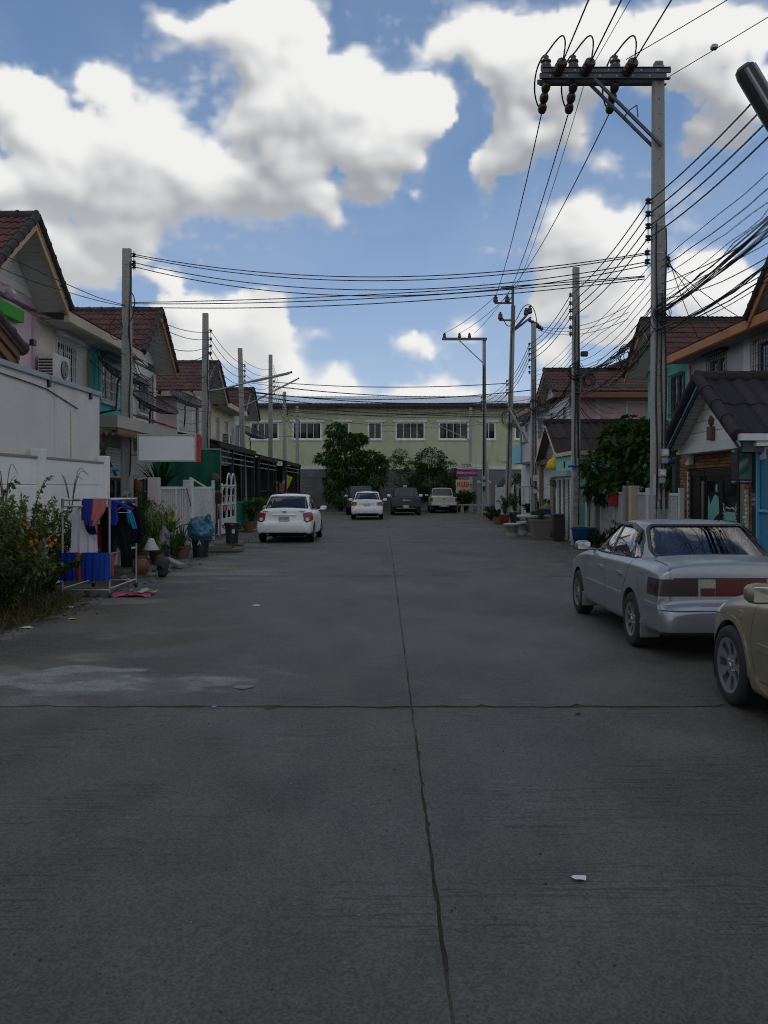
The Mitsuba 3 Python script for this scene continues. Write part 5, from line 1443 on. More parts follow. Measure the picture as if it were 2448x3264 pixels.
	frame.box(-19.55, -16.62, .03, .09, z1 - .14, z1)
	part(k, 'door_frame', frame, 'paint', col=(.035, .026, .022), tw=F)
	part(k, 'white_jamb', MB().box(-19.66, -19.605, -.035, .06, 0, 2.06), 'paint', col=(.5, .5, .5), tw=F)
	part(k, 'dark_panel', MB().box(-19.549, -19.081, .05, .07, 0, z1 - .141), 'paint', col=(.020, .016, .015), tw=F)
	part(k, 'side_pane', MB().box(-19.019, -18.801, .06, .066, .05, z1 - .141), 'window_dark', tw=F)
	part(k, 'pane_sticker', MB().box(-19.0, -18.83, .052, .056, .4, 1.85).box(-18.99, -18.9, .048, .0515, 1.1, 1.35), 'paint', col=(.22, .21, .17), tw=F)
	part(k, 'pane_sticker', MB().box(-19.0, -18.88, .047, .0505, .95, 1.06), 'paint', col=(.05, .22, .15), tw=F)
	for x0, x1, hx in ((-18.738, -17.885, -17.99), (-17.865, -17.001, -17.77)):
		dk = numbered(f'{k}__door')
		part(dk, 'leaf_frame', MB().box(x0, x0 + .07, .045, .085, .02, z1 - .145).box(x1 - .07, x1, .045, .085, .02, z1 - .145).box(x0 + .07, x1 - .07, .045, .085, .02, .2).box(x0 + .07, x1 - .07, .045, .085, z1 - .25, z1 - .145), 'paint', col=(.022, .018, .016), tw=F)
		part(dk, 'pane', MB().box(x0 + .071, x1 - .071, .062, .068, .2, z1 - .25), 'window_dark', tw=F)
		part(dk, 'handle', MB().tube([(hx, .03, .46), (hx - .0, -.05, .50), (hx, -.06, .75), (hx, -.05, 1.0), (hx, .03, 1.04)], .017, 8), 'chrome', True, tw=F)
	stick = Polygon([(-18.62, .98), (-18.60, 1.52), (-18.55, 1.40), (-18.48, 1.33), (-18.30, 1.50), (-18.22, 1.55), (-18.05, 1.50), (-18.02, 1.18), (-18.2, 1.12), (-18.4, .98), (-18.5, .94)]).buffer(.015)
	part(k, 'door_sticker', MB().prism(stick, 'y', .054, .058).box(-18.2, -18.1, .054, .058, 1.62, 1.78).box(-18.37, -18.07, .054, .058, .80, .94), 'paint', col=(.20, .42, .38), tw=F)
	part(k, 'door_sticker', MB().box(-17.72, -17.18, .054, .058, 1.04, 1.22), 'paint', col=(.20, .42, .38), tw=F)
	orn = MB()
	for s in (-1, 1):
		for t in np.linspace(0, 1, 7):
			orn.tube([(-17.45 + s * (.28 + .05 * math.sin(t * 9)), .056, .95 + .4 * t), (-17.45 + s * (.33 + .05 * math.cos(t * 12)), .056, 1.0 + .4 * t)], .012, 5)
		orn.tube([(-17.45 + s * .28, .056, .95), (-17.45 + s * .15, .056, .84), (-17.45 + s * .05, .056, .93), (-17.45, .056, .90)], .014, 5)
		orn.tube([(-18.22 + s * .14, .056, .90), (-18.22 + s * .10, .056, .70), (-18.22, .056, .60)], .014, 5)
	orn.tube([(-17.72, .056, 1.26), (-17.6, .056, 1.31), (-17.45, .056, 1.28), (-17.3, .056, 1.31), (-17.18, .056, 1.26)], .016, 5)
	part(k, 'sticker_border', orn, 'paint', True, (.5, .5, .5), F)
	part(k, 'poster_pane', MB().box(-16.93, -16.63, .05, .056, .05, 1.95), 'paint', col=(.20, .20, .15), tw=F)
	part(k, 'poster_print', MB().box(-16.80, -16.70, .044, .0485, .3, 1.5).box(-16.92, -16.85, .044, .0485, 1.0, 1.3), 'paint', col=(.12, .24, .17), tw=F)
	for x in (-19.93, -16.47):
		p = part(k, 'relief_plaque', MB().cbox(x, x + .16, -.055, -.032, .90, 1.68, .008), 'paint', col=(.30, .28, .20), tw=F)
		bl = MB()
		for i in range(9):
			bl.tm(trimesh.creation.icosphere(1, .035 + .015 * rg.random()).apply_translation((x + .04 + .08 * rg.random(), -.055, .98 + i * .08)))
		part(p, 'relief_flowers', bl, 'paint', True, (.55, .52, .42), F)
	part(k, 'corner_post', MB().cbox(-16.0, -15.66, -.12, .02, 0, 2.42, .012), 'paint', col=(.028, .024, .024), tw=F)
	part(k, 'corner_post', MB().cbox(-20.42, -20.2, -.12, .06, 0, 2.42, .012), 'paint', col=(.045, .055, .055), tw=F)
	for z_, c in ((1.55, (.08, .16, .11)), (1.47, (.25, .20, .13)), (1.38, (.16, .10, .2))):
		part(k, 'post_sticker', MB().box(-15.98, -15.72, -.128, -.1215, z_, z_ + .06), 'paint', col=c, tw=F)
	part(k, 'switch_box', MB().cbox(-15.94, -15.76, -.16, -.1215, .44, .62, .01), 'paint', col=(.55, .55, .56), tw=F)
	g = part(k, 'gutter', MB().bar(w(-15.30, -out - .02, 2.60), w(-15.30, back, 2.60), .13, .12), 'paint', col=(.60, .61, .63))
	part(k, 'eave_fascia', MB().bar(w(-15.42, -out + .05, 2.44), w(-15.42, back, 2.44), .04, .20), 'paint', col=(.13, .13, .14))
	# lit box sign of the hairdresser
	sg = thing('box_sign', 'black framed box sign with green diagonal stripes on the brick pier of the shop', 'sign')
	G = T().translate([6.50, 15.95, 0])
	part(sg, 'casing', MB().cbox(0, .30, 0, .30, 1.78, 1.86, .01).cbox(0, .30, 0, .30, 2.34, 2.44, .01).cbox(.0, .02, .0, .30, 1.86, 2.34, .004).cbox(.27, .30, .0, .30, 1.86, 2.34, .004), 'black_plastic', tw=G)
	part(sg, 'display_glass', MB().box(.021, .269, .02, .28, 1.861, 2.339), 'paint', col=(.16, .22, .21), tw=G)
	for i, zz in enumerate((1.90, 2.05, 2.20)):
		part(sg, 'stripe', MB().add([(.03, .012, zz), (.20, .012, zz + .13), (.20, .012, min(zz + .22, 2.33)), (.03, .012, zz + .09)], [[0, 1, 2, 3]]), 'paint', col=(.03, .16, .09) if i % 2 == 0 else (.30, .36, .36), tw=G)
	part(sg, 'lettering', text_on('Professional', (.045, -.002, 2.375), (1, 0, 0), (0, 0, 1), width=.21, height=.035, depth=.004), 'paint', col=(.62, .62, .62), tw=G)
	part(sg, 'lettering', text_on('Professional', (.045, -.002, 1.805), (1, 0, 0), (0, 0, 1), width=.21, height=.035, depth=.004), 'paint', col=(.62, .62, .62), tw=G)
	for zz in (2.375, 1.805):
		part(sg, 'lettering', text_on('Salon', (-.003, .26, zz), (0, -1, 0), (0, 0, 1), width=.16, height=.03, depth=.004), 'paint', col=(.5, .5, .5), tw=G)
	part(sg, 'wall_arm', MB().bar((.29, .15, 2.40), (.42, .15, 2.40), .03), 'steel', tw=G)
	# blue sheet gate beyond the post
	gk = thing('sheet_gate', 'sky blue sheet metal gate with a dark rust patch at the right edge', 'gate')
	part(gk, 'panel', MB().box(-15.6, -13.9, -.15, -.12, .05, 1.32).box(-15.6, -13.9, -.14, -.11, 1.335, 2.4), 'paint', col=(.055, .20, .31), tw=F)
	part(gk, 'frame', MB().bar((-15.6, -.18, .05), (-15.6, -.18, 2.4), .05).bar((-13.9, -.18, .05), (-13.9, -.18, 2.4), .05).bar((-15.57, -.175, 1.30), (-13.9, -.175, 1.30), .05), 'paint', col=(.10, .36, .52), tw=F)
	part(gk, 'rust_patch', MB().lathe([(0, 0), (.10, .001), (.13, .0)], (0, 0, 0), 18, 'y').xf(T().translate([-15.05, -.156, .72]).scale([1, 1, 1.2])), 'paint', col=(.045, .028, .02), tw=F)
	bl = single('rolled_awning', 'blue rolled tarpaulin hanging left of the brick pier by the tall pole', 'awning', MB().tube([(6.72, 20.25, 2.34), (6.70, 21.1, 2.31)], .05, 10).tube([(6.72, 20.4, 2.34), (6.72, 20.4, 2.42)], .008, 5), 'paint', 50, (.02, .08, .40))


def mint_shop():
	k = thing('mint_shop', 'low mint green front with a sliding glass door behind the second right pole', 'shop')
	F = RIGHT(5.95)
	col = (.20, .46, .36)
	part(k, 'wall', wall_panel(-30.0, -27.0, 0, 2.72, [(-29.75, -27.6, 0.02, 2.05)]), 'paint', col=col, tw=F)
	part(k, 'side_wall', MB().box(6.091, 9.0, 27.0, 27.14, 0, 2.72), 'paint', col=(.15, .40, .31))
	part(k, 'roof_slab', MB().box(5.85, 9.0, 26.9, 30.0, 2.73, 2.85), 'paint', col=(.45, .40, .30))
	part(k, 'shutter_box', MB().cbox(-29.85, -27.5, -.16, -.002, 2.06, 2.26, .01), 'paint', col=(.30, .32, .31), tw=F)
	dk = numbered(f'{k}__door')
	fr = MB().box(-29.75, -27.6, -.02, .10, 1.97, 2.049)
	for x in (-29.75, -29.02, -28.3, -27.66):
		fr.box(x, x + .06, -.02, .09, .03, 1.97)
	part(dk, 'frame', fr, 'paint', col=(.62, .64, .62), tw=F)
	for x0, x1 in ((-29.69, -29.021), (-28.96, -28.301), (-28.24, -27.661)):
		part(dk, 'pane', MB().box(x0, x1, .04, .046, .04, 1.969), 'window_dark', tw=F)
	part(k, 'vent_slot', MB().box(-28.55, -28.45, -.03, -.001, 2.36, 2.56), 'dark_void', tw=F)
	part(k, 'white_pipe', MB().box(-27.18, -27.06, -.08, -.001, 0, 2.70), 'paint', col=(.6, .62, .60), tw=F)
	# the brown corrugated roof behind it
	k = thing('carport', 'brown wave-tiled gable roof on posts right of the far gate', 'carport')
	R = RIGHT(6.5)
	M = np.array(R.matrix, float)
	w = lambda a, b, z: (M[:3, :3] @ np.array([a, b, z], float) + M[:3, 3])
	ac, half, ze, zp, out, back = -32.2, 2.05, 2.78, 4.08, .50, 3.6
	roof = numbered(f'{k}__roof')
	d = MB()
	for s in (-1, 1):
		P = [(ac + s * half, -out, ze - .03), (ac, -out, zp - .03), (ac, back, zp - .03), (ac + s * half, back, ze - .03)]
		Q = [(x, y, z - .04) for x, y, z in P]
		d.add(P + Q, [[0, 1, 2, 3], [7, 6, 5, 4], [0, 4, 5, 1], [1, 5, 6, 2], [2, 6, 7, 3], [3, 7, 4, 0]])
	scene[roof] = shape(d, 'paint', False, (.16, .14, .13), R)
	L = math.hypot(half, zp - ze)
	corrugated(roof, w(ac + half, -out, ze), w(0, 1, 0) - w(0, 0, 0), (w(-half, 0, zp - ze) - w(0, 0, 0)) / L, 6, 2, L=L / 2 * .99, col=(.047, .030, .028))
	corrugated(roof, w(ac - half, back, ze), w(0, -1, 0) - w(0, 0, 0), (w(half, 0, zp - ze) - w(0, 0, 0)) / L, 6, 2, L=L / 2 * .99, col=(.047, .030, .028))
	ridge_caps(roof, w(ac, -out - .05, zp + .05), w(ac, back, zp + .05), .12, .5, (.045, .030, .028))
	for s in (-1, 1):
		P = Polygon([(ac + s * (half + .05), ze - .16), (ac, zp - .14), (ac, zp - .02), (ac + s * (half + .05), ze - .04)])
		part(k, 'barge_board', MB().prism(P, 'y', -out - .02, -out - .001), 'paint', col=(.46, .42, .36), tw=R)
		n = 9
		for i in range(n):
			t0, t1 = (i + .03) / n, (i + .97) / n
			zz = [(ac + s * half * (1 - t), ze + (zp - ze) * t - .12) for t in (t0, t1)]
	hw = lambda z: half * (zp - .15 - z) / (zp - ze)
	z = ze - .1
	while z < zp - .3:
		part(k, 'gable_board', MB().prism(Polygon([(ac - hw(z), z), (ac + hw(z), z), (ac + hw(z + .125), z + .125), (ac - hw(z + .125), z + .125)]), 'y', -out + .3, -out + .33), 'paint', col=(.22, .20, .17), tw=R)
		z += .135
	for a, b in ((-34.1, -.3), (-30.3, -.3), (-34.1, 3.3), (-30.3, 3.3)):
		part(k, 'post', MB().cbox(a - .08, a + .08, b - .08, b + .08, 0, 2.72, .01), 'paint', col=(.20, .15, .11), tw=R)
	part(k, 'beam', MB().box(-34.2, -30.2, -.38, -.22, 2.58, 2.77), 'paint', col=(.10, .075, .06), tw=R)
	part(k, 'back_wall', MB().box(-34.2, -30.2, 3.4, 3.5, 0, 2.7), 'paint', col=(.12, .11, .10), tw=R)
	# wardrobe-like brown cupboard and the yellow dome lamp in front
	c = thing('tall_cupboard', 'tall brown plywood cupboard under the yellow dome lamp', 'cupboard')
	part(c, 'carcass', MB().cbox(6.10, 6.95, 31.3, 31.85, .0, 1.98, .01), 'paint', col=(.20, .145, .10))
	for x in (6.11, 6.535):
		part(c, 'door', MB().cbox(x, x + .41, 31.275, 31.299, .72, 1.95, .004), 'paint', col=(.215, .155, .105))
		part(c, 'drawer', MB().cbox(x, x + .41, 31.275, 31.299, .05, .70, .004), 'paint', col=(.20, .145, .10))
	part(c, 'paper_note', MB().box(6.33, 6.45, 31.268, 31.2745, .72, .88), 'paint', col=(.5, .48, .42))
	part(c, 'top_board', MB().add([(6.05, 31.2, 2.03), (7.0, 31.2, 2.20), (7.0, 31.9, 2.20), (6.05, 31.9, 2.03), (6.05, 31.2, 1.99), (7.0, 31.2, 2.16), (7.0, 31.9, 2.16), (6.05, 31.9, 1.99)], [[0, 1, 2, 3], [7, 6, 5, 4], [0, 4, 5, 1], [1, 5, 6, 2], [2, 6, 7, 3], [3, 7, 4, 0]]), 'paint', col=(.26, .21, .16))
	l = thing('dome_lamp', 'round yellow dome lamp shade hanging at the carport gable', 'lamp')
	part(l, 'shade', MB().lathe([(.30, -.02), (.315, .02), (.31, .10), (.28, .20), (.21, .30), (.11, .36), (.0, .38), (0, .365), (.10, .345), (.20, .285), (.27, .19), (.295, .09), (.30, -.02)], (6.00, 30.3, 2.38), 30), 'paint', 40, (.58, .40, .02))
	part(l, 'finial', MB().lathe([(0, .0), (.05, .03), (.035, .08), (.06, .12), (.0, .19)], (6.00, 30.3, 2.755), 12), 'paint', True, (.35, .33, .25))
	part(l, 'stem', MB().tube([(6.0, 30.3, 2.3), (6.0, 30.3, 1.4)], .025, 8), 'paint', True, (.45, .42, .38))
# ------------------------------------------------------------------ poles, lamps and cables
POLE_COL = (.30, .295, .28)


def pole(label, x, y, h, w0=.26, w1=.17, lean=0.0, recess=True, col=POLE_COL, leany=0.0):
	"""Square cast pole with chamfers, sunk faces and bolt holes; tapering, broad face to the camera."""
	k = thing('concrete_pole', label, 'utility pole')
	top = h
	zs = np.linspace(-.05, top, 7)
	loops = []
	for z in zs:
		t = max(z, 0) / top
		w = w0 + (w1 - w0) * t
		d = w * .82
		c = w * .10
		g = w * .14 if recess else 0
		q = w * .20
		pts = [(-w / 2 + c, -d / 2), (-q, -d / 2), (-q + .01, -d / 2 + g * .35), (q - .01, -d / 2 + g * .35), (q, -d / 2), (w / 2 - c, -d / 2), (w / 2, -d / 2 + c), (w / 2, d / 2 - c), (w / 2 - c, d / 2), (-w / 2 + c, d / 2), (-w / 2, d / 2 - c), (-w / 2, -d / 2 + c)]
		loops.append([(x + lean * t + a, y + leany * t + b, z) for a, b in pts])
	P = np.array(loops)
	m = MB()
	n = P.shape[1]
	for i in range(len(zs) - 1):
		for j in range(n):
			m.add([P[i, j], P[i, (j + 1) % n], P[i + 1, (j + 1) % n], P[i + 1, j]], [[0, 1, 2, 3]])
	tri = trimesh.creation.triangulate_polygon(Polygon(P[-1, :, :2]), engine='earcut')
	m.add(np.column_stack([tri[0], np.full(len(tri[0]), top)]), tri[1])
	part(k, 'shaft', m, 'paint', 25, col)
	hl = MB()
	z = 2.2
	while z < top - .3:
		t = z / top
		w = w0 + (w1 - w0) * t
		yy = y + leany * t - w * .41 + (w * .05 if recess else 0)
		hl.lathe([(0, 0), (.012, .0)], (0, 0, 0), 10, 'y').V[-1] += np.array([x + lean * t, yy - .003, z])
		z += .30 if int(z * 10) % 7 else .55
	part(k, 'bolt_hole', hl, 'dark_void', kind='stuff')
	return k


def at_pole(x, lean, h, z):
	return x + lean * z / h


def spool_rack(k, x, y, zs, off=-.14, s=1.0):
	"""Low voltage rack: bracket with one spool insulator per height."""
	m = MB()
	for z in zs:
		m.bar((x + off * .15, y, z + .04), (x + off, y, z + .04), .016).bar((x + off * .15, y, z - .04), (x + off, y, z - .04), .016)
	m.bar((x + off, y, min(zs) - .10), (x + off, y, max(zs) + .10), .016)
	part(k, 'rack', m, 'dark_steel')
	for z in zs:
		part(k, 'spool_insulator', MB().lathe([(0, -.045 * s), (.045 * s, -.042 * s), (.05 * s, -.02 * s), (.026 * s, -.004), (.026 * s, .004), (.05 * s, .02 * s), (.045 * s, .042 * s), (0, .045 * s)], (x + off, y, z), 14), 'insulator', 40)


def sag_line(p, q, sag, n=18, wob=0.0, rg=None):
	p, q = np.array(p, float), np.array(q, float)
	t = np.linspace(0, 1, n)[:, None]
	P = p + (q - p) * t
	P[:, 2] -= (4 * sag * t * (1 - t))[:, 0]
	if wob and rg is not None:
		P += wob * (meshkit.fbm(np.column_stack([t[:, 0] * 6 + rg.random() * 90, t[:, 0] * 0, t[:, 0] * 0]), 2)[:, None] - .5) * rg.normal(0, 1, 3)
	return P


GROUPS = {}


def cable(p, q, sag, r, label, group, n=18, wob=0.0, rg=None, pts=None, name='cable'):
	P = sag_line(p, q, sag, n, wob, rg) if pts is None else np.array(pts, float)
	k = single(name, label, 'cable', MB().tube(P, r, 5, caps=False), 'wire', True, group=group)
	return k


def pin_insulator(k, x, y, z, s=1.0):
	part(k, 'pin_insulator', MB().lathe([(.02, -.04), (.10, 0), (.112, .05), (.10, .11), (.085, .15), (.105, .17), (.10, .20), (.06, .22), (.05, .25), (.06, .28), (.03, .31), (0, .315)], (0, 0, 0), 18).xf(T().translate([x, y, z]).scale(s)), 'insulator', 40)


def string_insulator(k, p, q, n=3, r=.10):
	p, q = np.array(p, float), np.array(q, float)
	t = (q - p) / n
	for i in range(n):
		c0 = p + t * i
		L = np.linalg.norm(t)
		prof = [(.0, 0), (.05, .0), (r * .75, .10 * L), (r, .35 * L), (r, .62 * L), (r * .8, .86 * L), (.06, .97 * L), (.0, L)]
		m = MB().lathe(prof, n=18)
		z = t / L
		x_ = np.cross([0.3, .9, .1], z)
		x_ /= np.linalg.norm(x_)
		M = np.eye(4)
		M[:3, 0], M[:3, 1], M[:3, 2], M[:3, 3] = x_, np.cross(z, x_), z, c0
		part(k, 'string_insulator', m.xf(T(M)), 'insulator', 40)


def poles_and_cables():
	rg = np.random.default_rng(17)
	# ---------------- right side
	x1, y1, h1 = 5.53, 17.5, 10.18
	A = pole('tallest concrete pole at the right with a steel crossarm and hanging insulators', x1, y1, h1, .29, .215)
	za = h1 - .20
	xa0 = 3.17
	ca = MB()
	for dz, dy in ((.06, -.135), (-.055, -.135), (.06, .12), (-.055, .12)):
		ca.box(xa0 - (.0 if dz > 0 else .05), x1 + (.21 if dz > 0 else .12), y1 + dy - .02, y1 + dy + .02, za + dz - .045, za + dz + .045)
		ca.box(xa0, x1 + .2, y1 + dy - .05, y1 + dy + .05, za + dz + .0451 if dz > 0 else za + dz - .055, za + dz + .055 if dz > 0 else za + dz - .0451)
	part(A, 'crossarm', ca, 'dark_steel')
	hol = MB()
	for i in range(14):
		hol.box(xa0 + .15 + i * .165, xa0 + .175 + i * .165, y1 - .160, y1 - .1555, za + (.05 if i % 2 else -.065), za + (.075 if i % 2 else -.04))
	part(A, 'crossarm_hole', hol, 'lamp_clear', kind='stuff')
	br = MB()
	for dy in (-.15, .13):
		br.bar((4.20, y1 + dy, za - .10), (x1 + .03, y1 + dy * 1.0, 8.53), .055, .05)
	br.bar((4.88, y1 - .15, 9.22), (5.06, y1 - .15, 9.34), .02).bar((5.06, y1 - .15, 9.34), (5.08, y1 - .15, 9.10), .02).bar((4.88, y1 + .13, 9.2), (4.88, y1 - .15, 9.22), .02)
	part(A, 'brace', br, 'dark_steel')
	hv = []
	for i, x in enumerate((3.27, 3.82, 4.66)):
		pin_insulator(A, x, y1 - .02, za + .11, 1.0)
		string_insulator(A, (x + .02, y1, za - .11), (x - .01, y1 + .42, za - .56), 3, .092)
		string_insulator(A, (x + .20, y1 - .14, za + .02), (x + .24, y1 - .52, za + .06), 3, .108)
		hv.append(x)
		P = [(x - .0, y1 + .42, za - .58), (x - .18, y1 + .3, za - .28), (x - .2, y1 + .1, za + .1), (x - .08, y1, za + .40), (x + .0, y1 - .02, za + .43), (x + .15, y1 - .15, za + .62), (x + .27, y1 - .35, za + .68), (x + .30, y1 - .5, za + .45), (x + .24, y1 - .55, za + .08)]
		q = chaikin(P, 2)
		part(A, 'jumper', MB().tube(q, .016, 6), 'wire', True)
	part(A, 'cap', MB().cbox(x1 - .085, x1 + .085, y1 - .085, y1 + .085, h1, h1 + .09, .02), 'paint', col=(.2, .2, .19))
	spool_rack(A, x1, y1, (7.47, 7.22, 6.97, 6.73), -.20, 1.2)
	spool_rack(A, x1, y1 + .06, (6.45, 6.27), -.20, 1.1)
	spool_rack(A, x1, y1 + .05, (6.32, 6.20), .22, 1.0)
	# ducts and straps down its face
	dm = MB()
	for dx, z0, z1 in ((-.07, .3, 7.0), (.03, 1.2, 5.6), (.11, .3, 6.9)):
		pts = [(x1 + dx + .012 * math.sin(z * 2.3 + dx * 50), y1 - .135 + (.0 if z > 1 else .02), z) for z in np.linspace(z0, z1, 24)]
		dm.tube(pts, .016, 6)
	part(A, 'service_cable', dm, 'wire', True)
	for z in (2.6, 3.35, 4.1, 4.9, 5.6, 6.4, 6.95):
		w = .29 + (.215 - .29) * z / h1
		part(A, 'strap', MB().box(x1 - w / 2 - .006, x1 + w / 2 + .006, y1 - w * .41 - .008, y1 - w * .41 - .004, z, z + .022), 'steel')
	for z in (2.26, 1.86):
		mx = x1 + (.075 if z > 2 else .02)
		mk = part(A, 'electricity_meter', MB().cbox(mx - .075, mx + .075, y1 - .26, y1 - .15, z + .05, z + .22, .025).cbox(mx - .06, mx + .06, y1 - .24, y1 - .15, z - .07, z + .045, .015), 'paint', 30, (.30, .31, .32))
		part(mk, 'meter_window', MB().cbox(mx - .05, mx + .05, y1 - .268, y1 - .2605, z + .10, z + .19, .003), 'lamp_clear')
		part(mk, 'cable_loop', MB().tube([(mx - .04, y1 - .2, z - .07), (mx - .05, y1 - .2, z - .17), (mx + .0, y1 - .2, z - .2), (mx + .05, y1 - .2, z - .14), (mx + .06, y1 - .2, z - .02)], .012, 6), 'wire', True)
	part(A, 'warning_plate', MB().box(x1 - .145, x1 - .085, y1 - .132, y1 - .126, 1.55, 1.98), 'paint', col=(.45, .46, .48))
	for i in range(9):
		zz = .35 + i * .14
		part(A, 'paper_notice', MB().box(x1 - .14 + .05 * (i % 3), x1 - .07 + .05 * (i % 3), y1 - .1385, y1 - .1345, zz, zz + .10), 'paint', col=[(.40, .34, .36), (.36, .36, .38), (.42, .30, .33)][i % 3])
	gr = MB()
	for i in range(7):
		gr.box(x1 - .10 + i * .035, x1 - .082 + i * .035, y1 - .150, y1 - .146, .98, 1.28)
	for i in range(8):
		gr.box(x1 - .12, x1 + .13, y1 - .1455, y1 - .1415, .98 + i * .04, 1.0 + i * .04)
	part(A, 'wire_mesh', gr, 'steel')

	x3, y3, h3 = 5.76, 26.0, 8.28
	Bp = pole('second right pole with blue net tied round it and posters at its foot', x3, y3, h3, .27, .19)
	spool_rack(Bp, x3, y3, (7.46, 7.22, 7.00, 6.78), -.16, 1.1)
	spool_rack(Bp, x3, y3, (6.50, 6.30), -.16, 1.1)
	dm = MB()
	for dx, z0, z1 in ((-.05, 2.3, 6.8), (.06, .6, 7.4), (.02, 2.6, 5.5)):
		dm.tube([(x3 + dx + .012 * math.sin(z * 2.3 + dx * 50), y3 - .125, z) for z in np.linspace(z0, z1, 24)], .017, 6)
	part(Bp, 'service_cable', dm, 'wire', True)
	part(Bp, 'blue_net', MB().tube(chaikin([(x3 - .26, y3 - .12, 2.33), (x3 - .12, y3 - .16, 2.35), (x3 + .15, y3 - .16, 2.34), (x3 + .42, y3 - .10, 2.34)], 2), .035, 8), 'paint', True, (.02, .10, .42))
	for i in range(10):
		zz = .95 + i * .105
		part(Bp, 'paper_notice', MB().box(x3 - .11 + .02 * (i % 3), x3 + .11 - .02 * (i % 2), y3 - .1325, y3 - .128 - .001 * (i % 2), zz, zz + .09), 'paint', col=[(.30, .25, .25), (.20, .16, .16), (.34, .30, .30), (.24, .20, .22)][i % 4])
	part(Bp, 'junction_box', MB().cbox(x3 + .14, x3 + .36, y3 - .06, y3 + .06, 5.62, 5.78, .03), 'black_plastic')

	x4, y4, h4 = 6.0, 34.7, 8.25
	Cp = pole('slim right pole behind the stone table with a white meter box', x4, y4, h4, .27, .18)
	spool_rack(Cp, x4, y4, (7.42, 7.22, 7.02, 6.80), -.17, 1.0)
	spool_rack(Cp, x4, y4, (6.5, 6.3), -.17, 1.0)
	part(Cp, 'meter_box', MB().cbox(x4 - .05, x4 + .13, y4 - .24, y4 - .13, 1.95, 2.18, .01), 'paint', col=(.55, .56, .56))
	part(Cp, 'meter_dial', MB().lathe([(0, 0), (.085, .0), (.09, .06), (0, .07)], (x4 + .04, y4 - .20, 1.55), 18, 'y'), 'lamp_clear', 30)
	part(Cp, 'service_cable', MB().tube([(x4 + .06, y4 - .13, z) for z in np.linspace(.5, 6.8, 12)], .018, 6).tube([(x4 - .05, y4 - .13, z) for z in np.linspace(2.2, 6.0, 12)], .015, 6).tube(chaikin([(x4 - .16, y4 - .14, 2.1), (x4 - .16, y4 - .16, 1.75), (x4 + .05, y4 - .18, 1.72), (x4 + .22, y4 - .18, 1.5), (x4 + .2, y4 - .18, 1.3)], 2), .018, 6), 'wire', True)

	x5, y5, h5, l5 = 6.17, 43.3, 10.75, .30
	Dp = pole('far right pole carrying two stacked steel arms with brown insulators', x5, y5, h5, .30, .20, lean=l5)
	xt = x5 + l5
	fr = MB()
	fr.bar((xt - .05, y5 - .15, 9.6), (xt - .05, y5 - .15, 11.65), .10, .12).bar((xt + .02, y5 - .15, 11.6), (xt - .62, y5 - .15, 11.6), .08, .10)
	fr.bar((xt, y5 - .15, 10.85), (xt - .95, y5 - .15, 10.85), .08, .08).bar((xt, y5 - .15, 10.0), (xt - .72, y5 - .15, 10.0), .08, .08).bar((xt - .1, y5 - .15, 11.15), (xt - .3, y5 - .15, 10.9), .05)
	fr.bar((xt - .1, y5 - .1, 9.4), (xt + .95, y5 + .4, 10.25), .09).bar((xt - .1, y5 + .1, 9.4), (xt + .6, y5 - .3, 10.2), .09)
	part(Dp, 'steel_arm', fr, 'dark_steel')
	for px, pz in ((xt - .9, 10.9), (xt - .32, 10.9), (xt - .66, 10.05), (xt + .62, 10.25), (xt + .80, 10.35)):
		pin_insulator(Dp, px, y5 - .15, pz, 1.15)
	for i in range(3):
		string_insulator(Dp, (xt + .75 + .12 * i, y5 - .1, 10.02 - .12 * i), (xt + 1.25 + .1 * i, y5 - .2, 9.72 - .10 * i), 4, .09)
	spool_rack(Dp, at_pole(x5, l5, h5, 6.6), y5, (7.0, 6.8, 6.55, 6.35), -.2, 1.0)
	part(Dp, 'service_cable', MB().tube([(at_pole(x5, l5, h5, z) - .05, y5 - .13, z) for z in np.linspace(1, 9.6, 12)], .022, 6).tube(chaikin([(xt - .55, y5 - .2, 10.1), (xt - .3, y5 - .2, 9.6), (xt + .1, y5 - .2, 9.9), (xt + .5, y5 - .2, 10.8), (xt + 1.0, y5 - .2, 10.7), (xt + 1.2, y5 - .2, 9.6)], 3), .022, 6), 'wire', True)

	x6, y6, h6 = 6.07, 52.3, 10.6
	Ep = pole('far right pole with a single flat steel arm reaching over the road', x6, y6, h6, .28, .19)
	part(Ep, 'crossarm', MB().box(x6 - 2.55, x6 + .15, y6 - .17, y6 - .10, 10.52, 10.68), 'dark_steel')
	part(Ep, 'brace', MB().bar((x6 - 1.5, y6 - .14, 10.5), (x6 - .02, y6 - .14, 9.1), .06), 'steel')
	for px in (x6 - 2.4, x6 - 1.5, x6 - .9):
		pin_insulator(Ep, px, y6 - .13, 10.70, .9)
	spool_rack(Ep, x6, y6, (7.1, 6.85, 6.6, 6.35), -.18, 1.0)
	part(Ep, 'service_cable', MB().tube([(x6 - .04, y6 - .13, z) for z in np.linspace(1.5, 9.0, 12)], .05, 6), 'wire', True)
	for z in (2.25, 1.85):
		part(Ep, 'electricity_meter', MB().cbox(x6 - .11, x6 + .05, y6 - .26, y6 - .14, z - .1, z + .14, .03), 'paint', 30, (.34, .35, .36))
	x7, y7, h7 = 6.02, 60.0, 7.2
	Gp = pole('shortest right pole by the far signs with a thin lamp arm', x7, y7, h7, .26, .20)
	spool_rack(Gp, x7, y7, (6.2, 5.9, 5.5, 5.1), -.25, 1.0)
	part(Gp, 'electricity_meter', MB().cbox(x7 - .1, x7 + .1, y7 - .28, y7 - .14, 1.9, 2.2, .03), 'paint', 30, (.34, .35, .36))

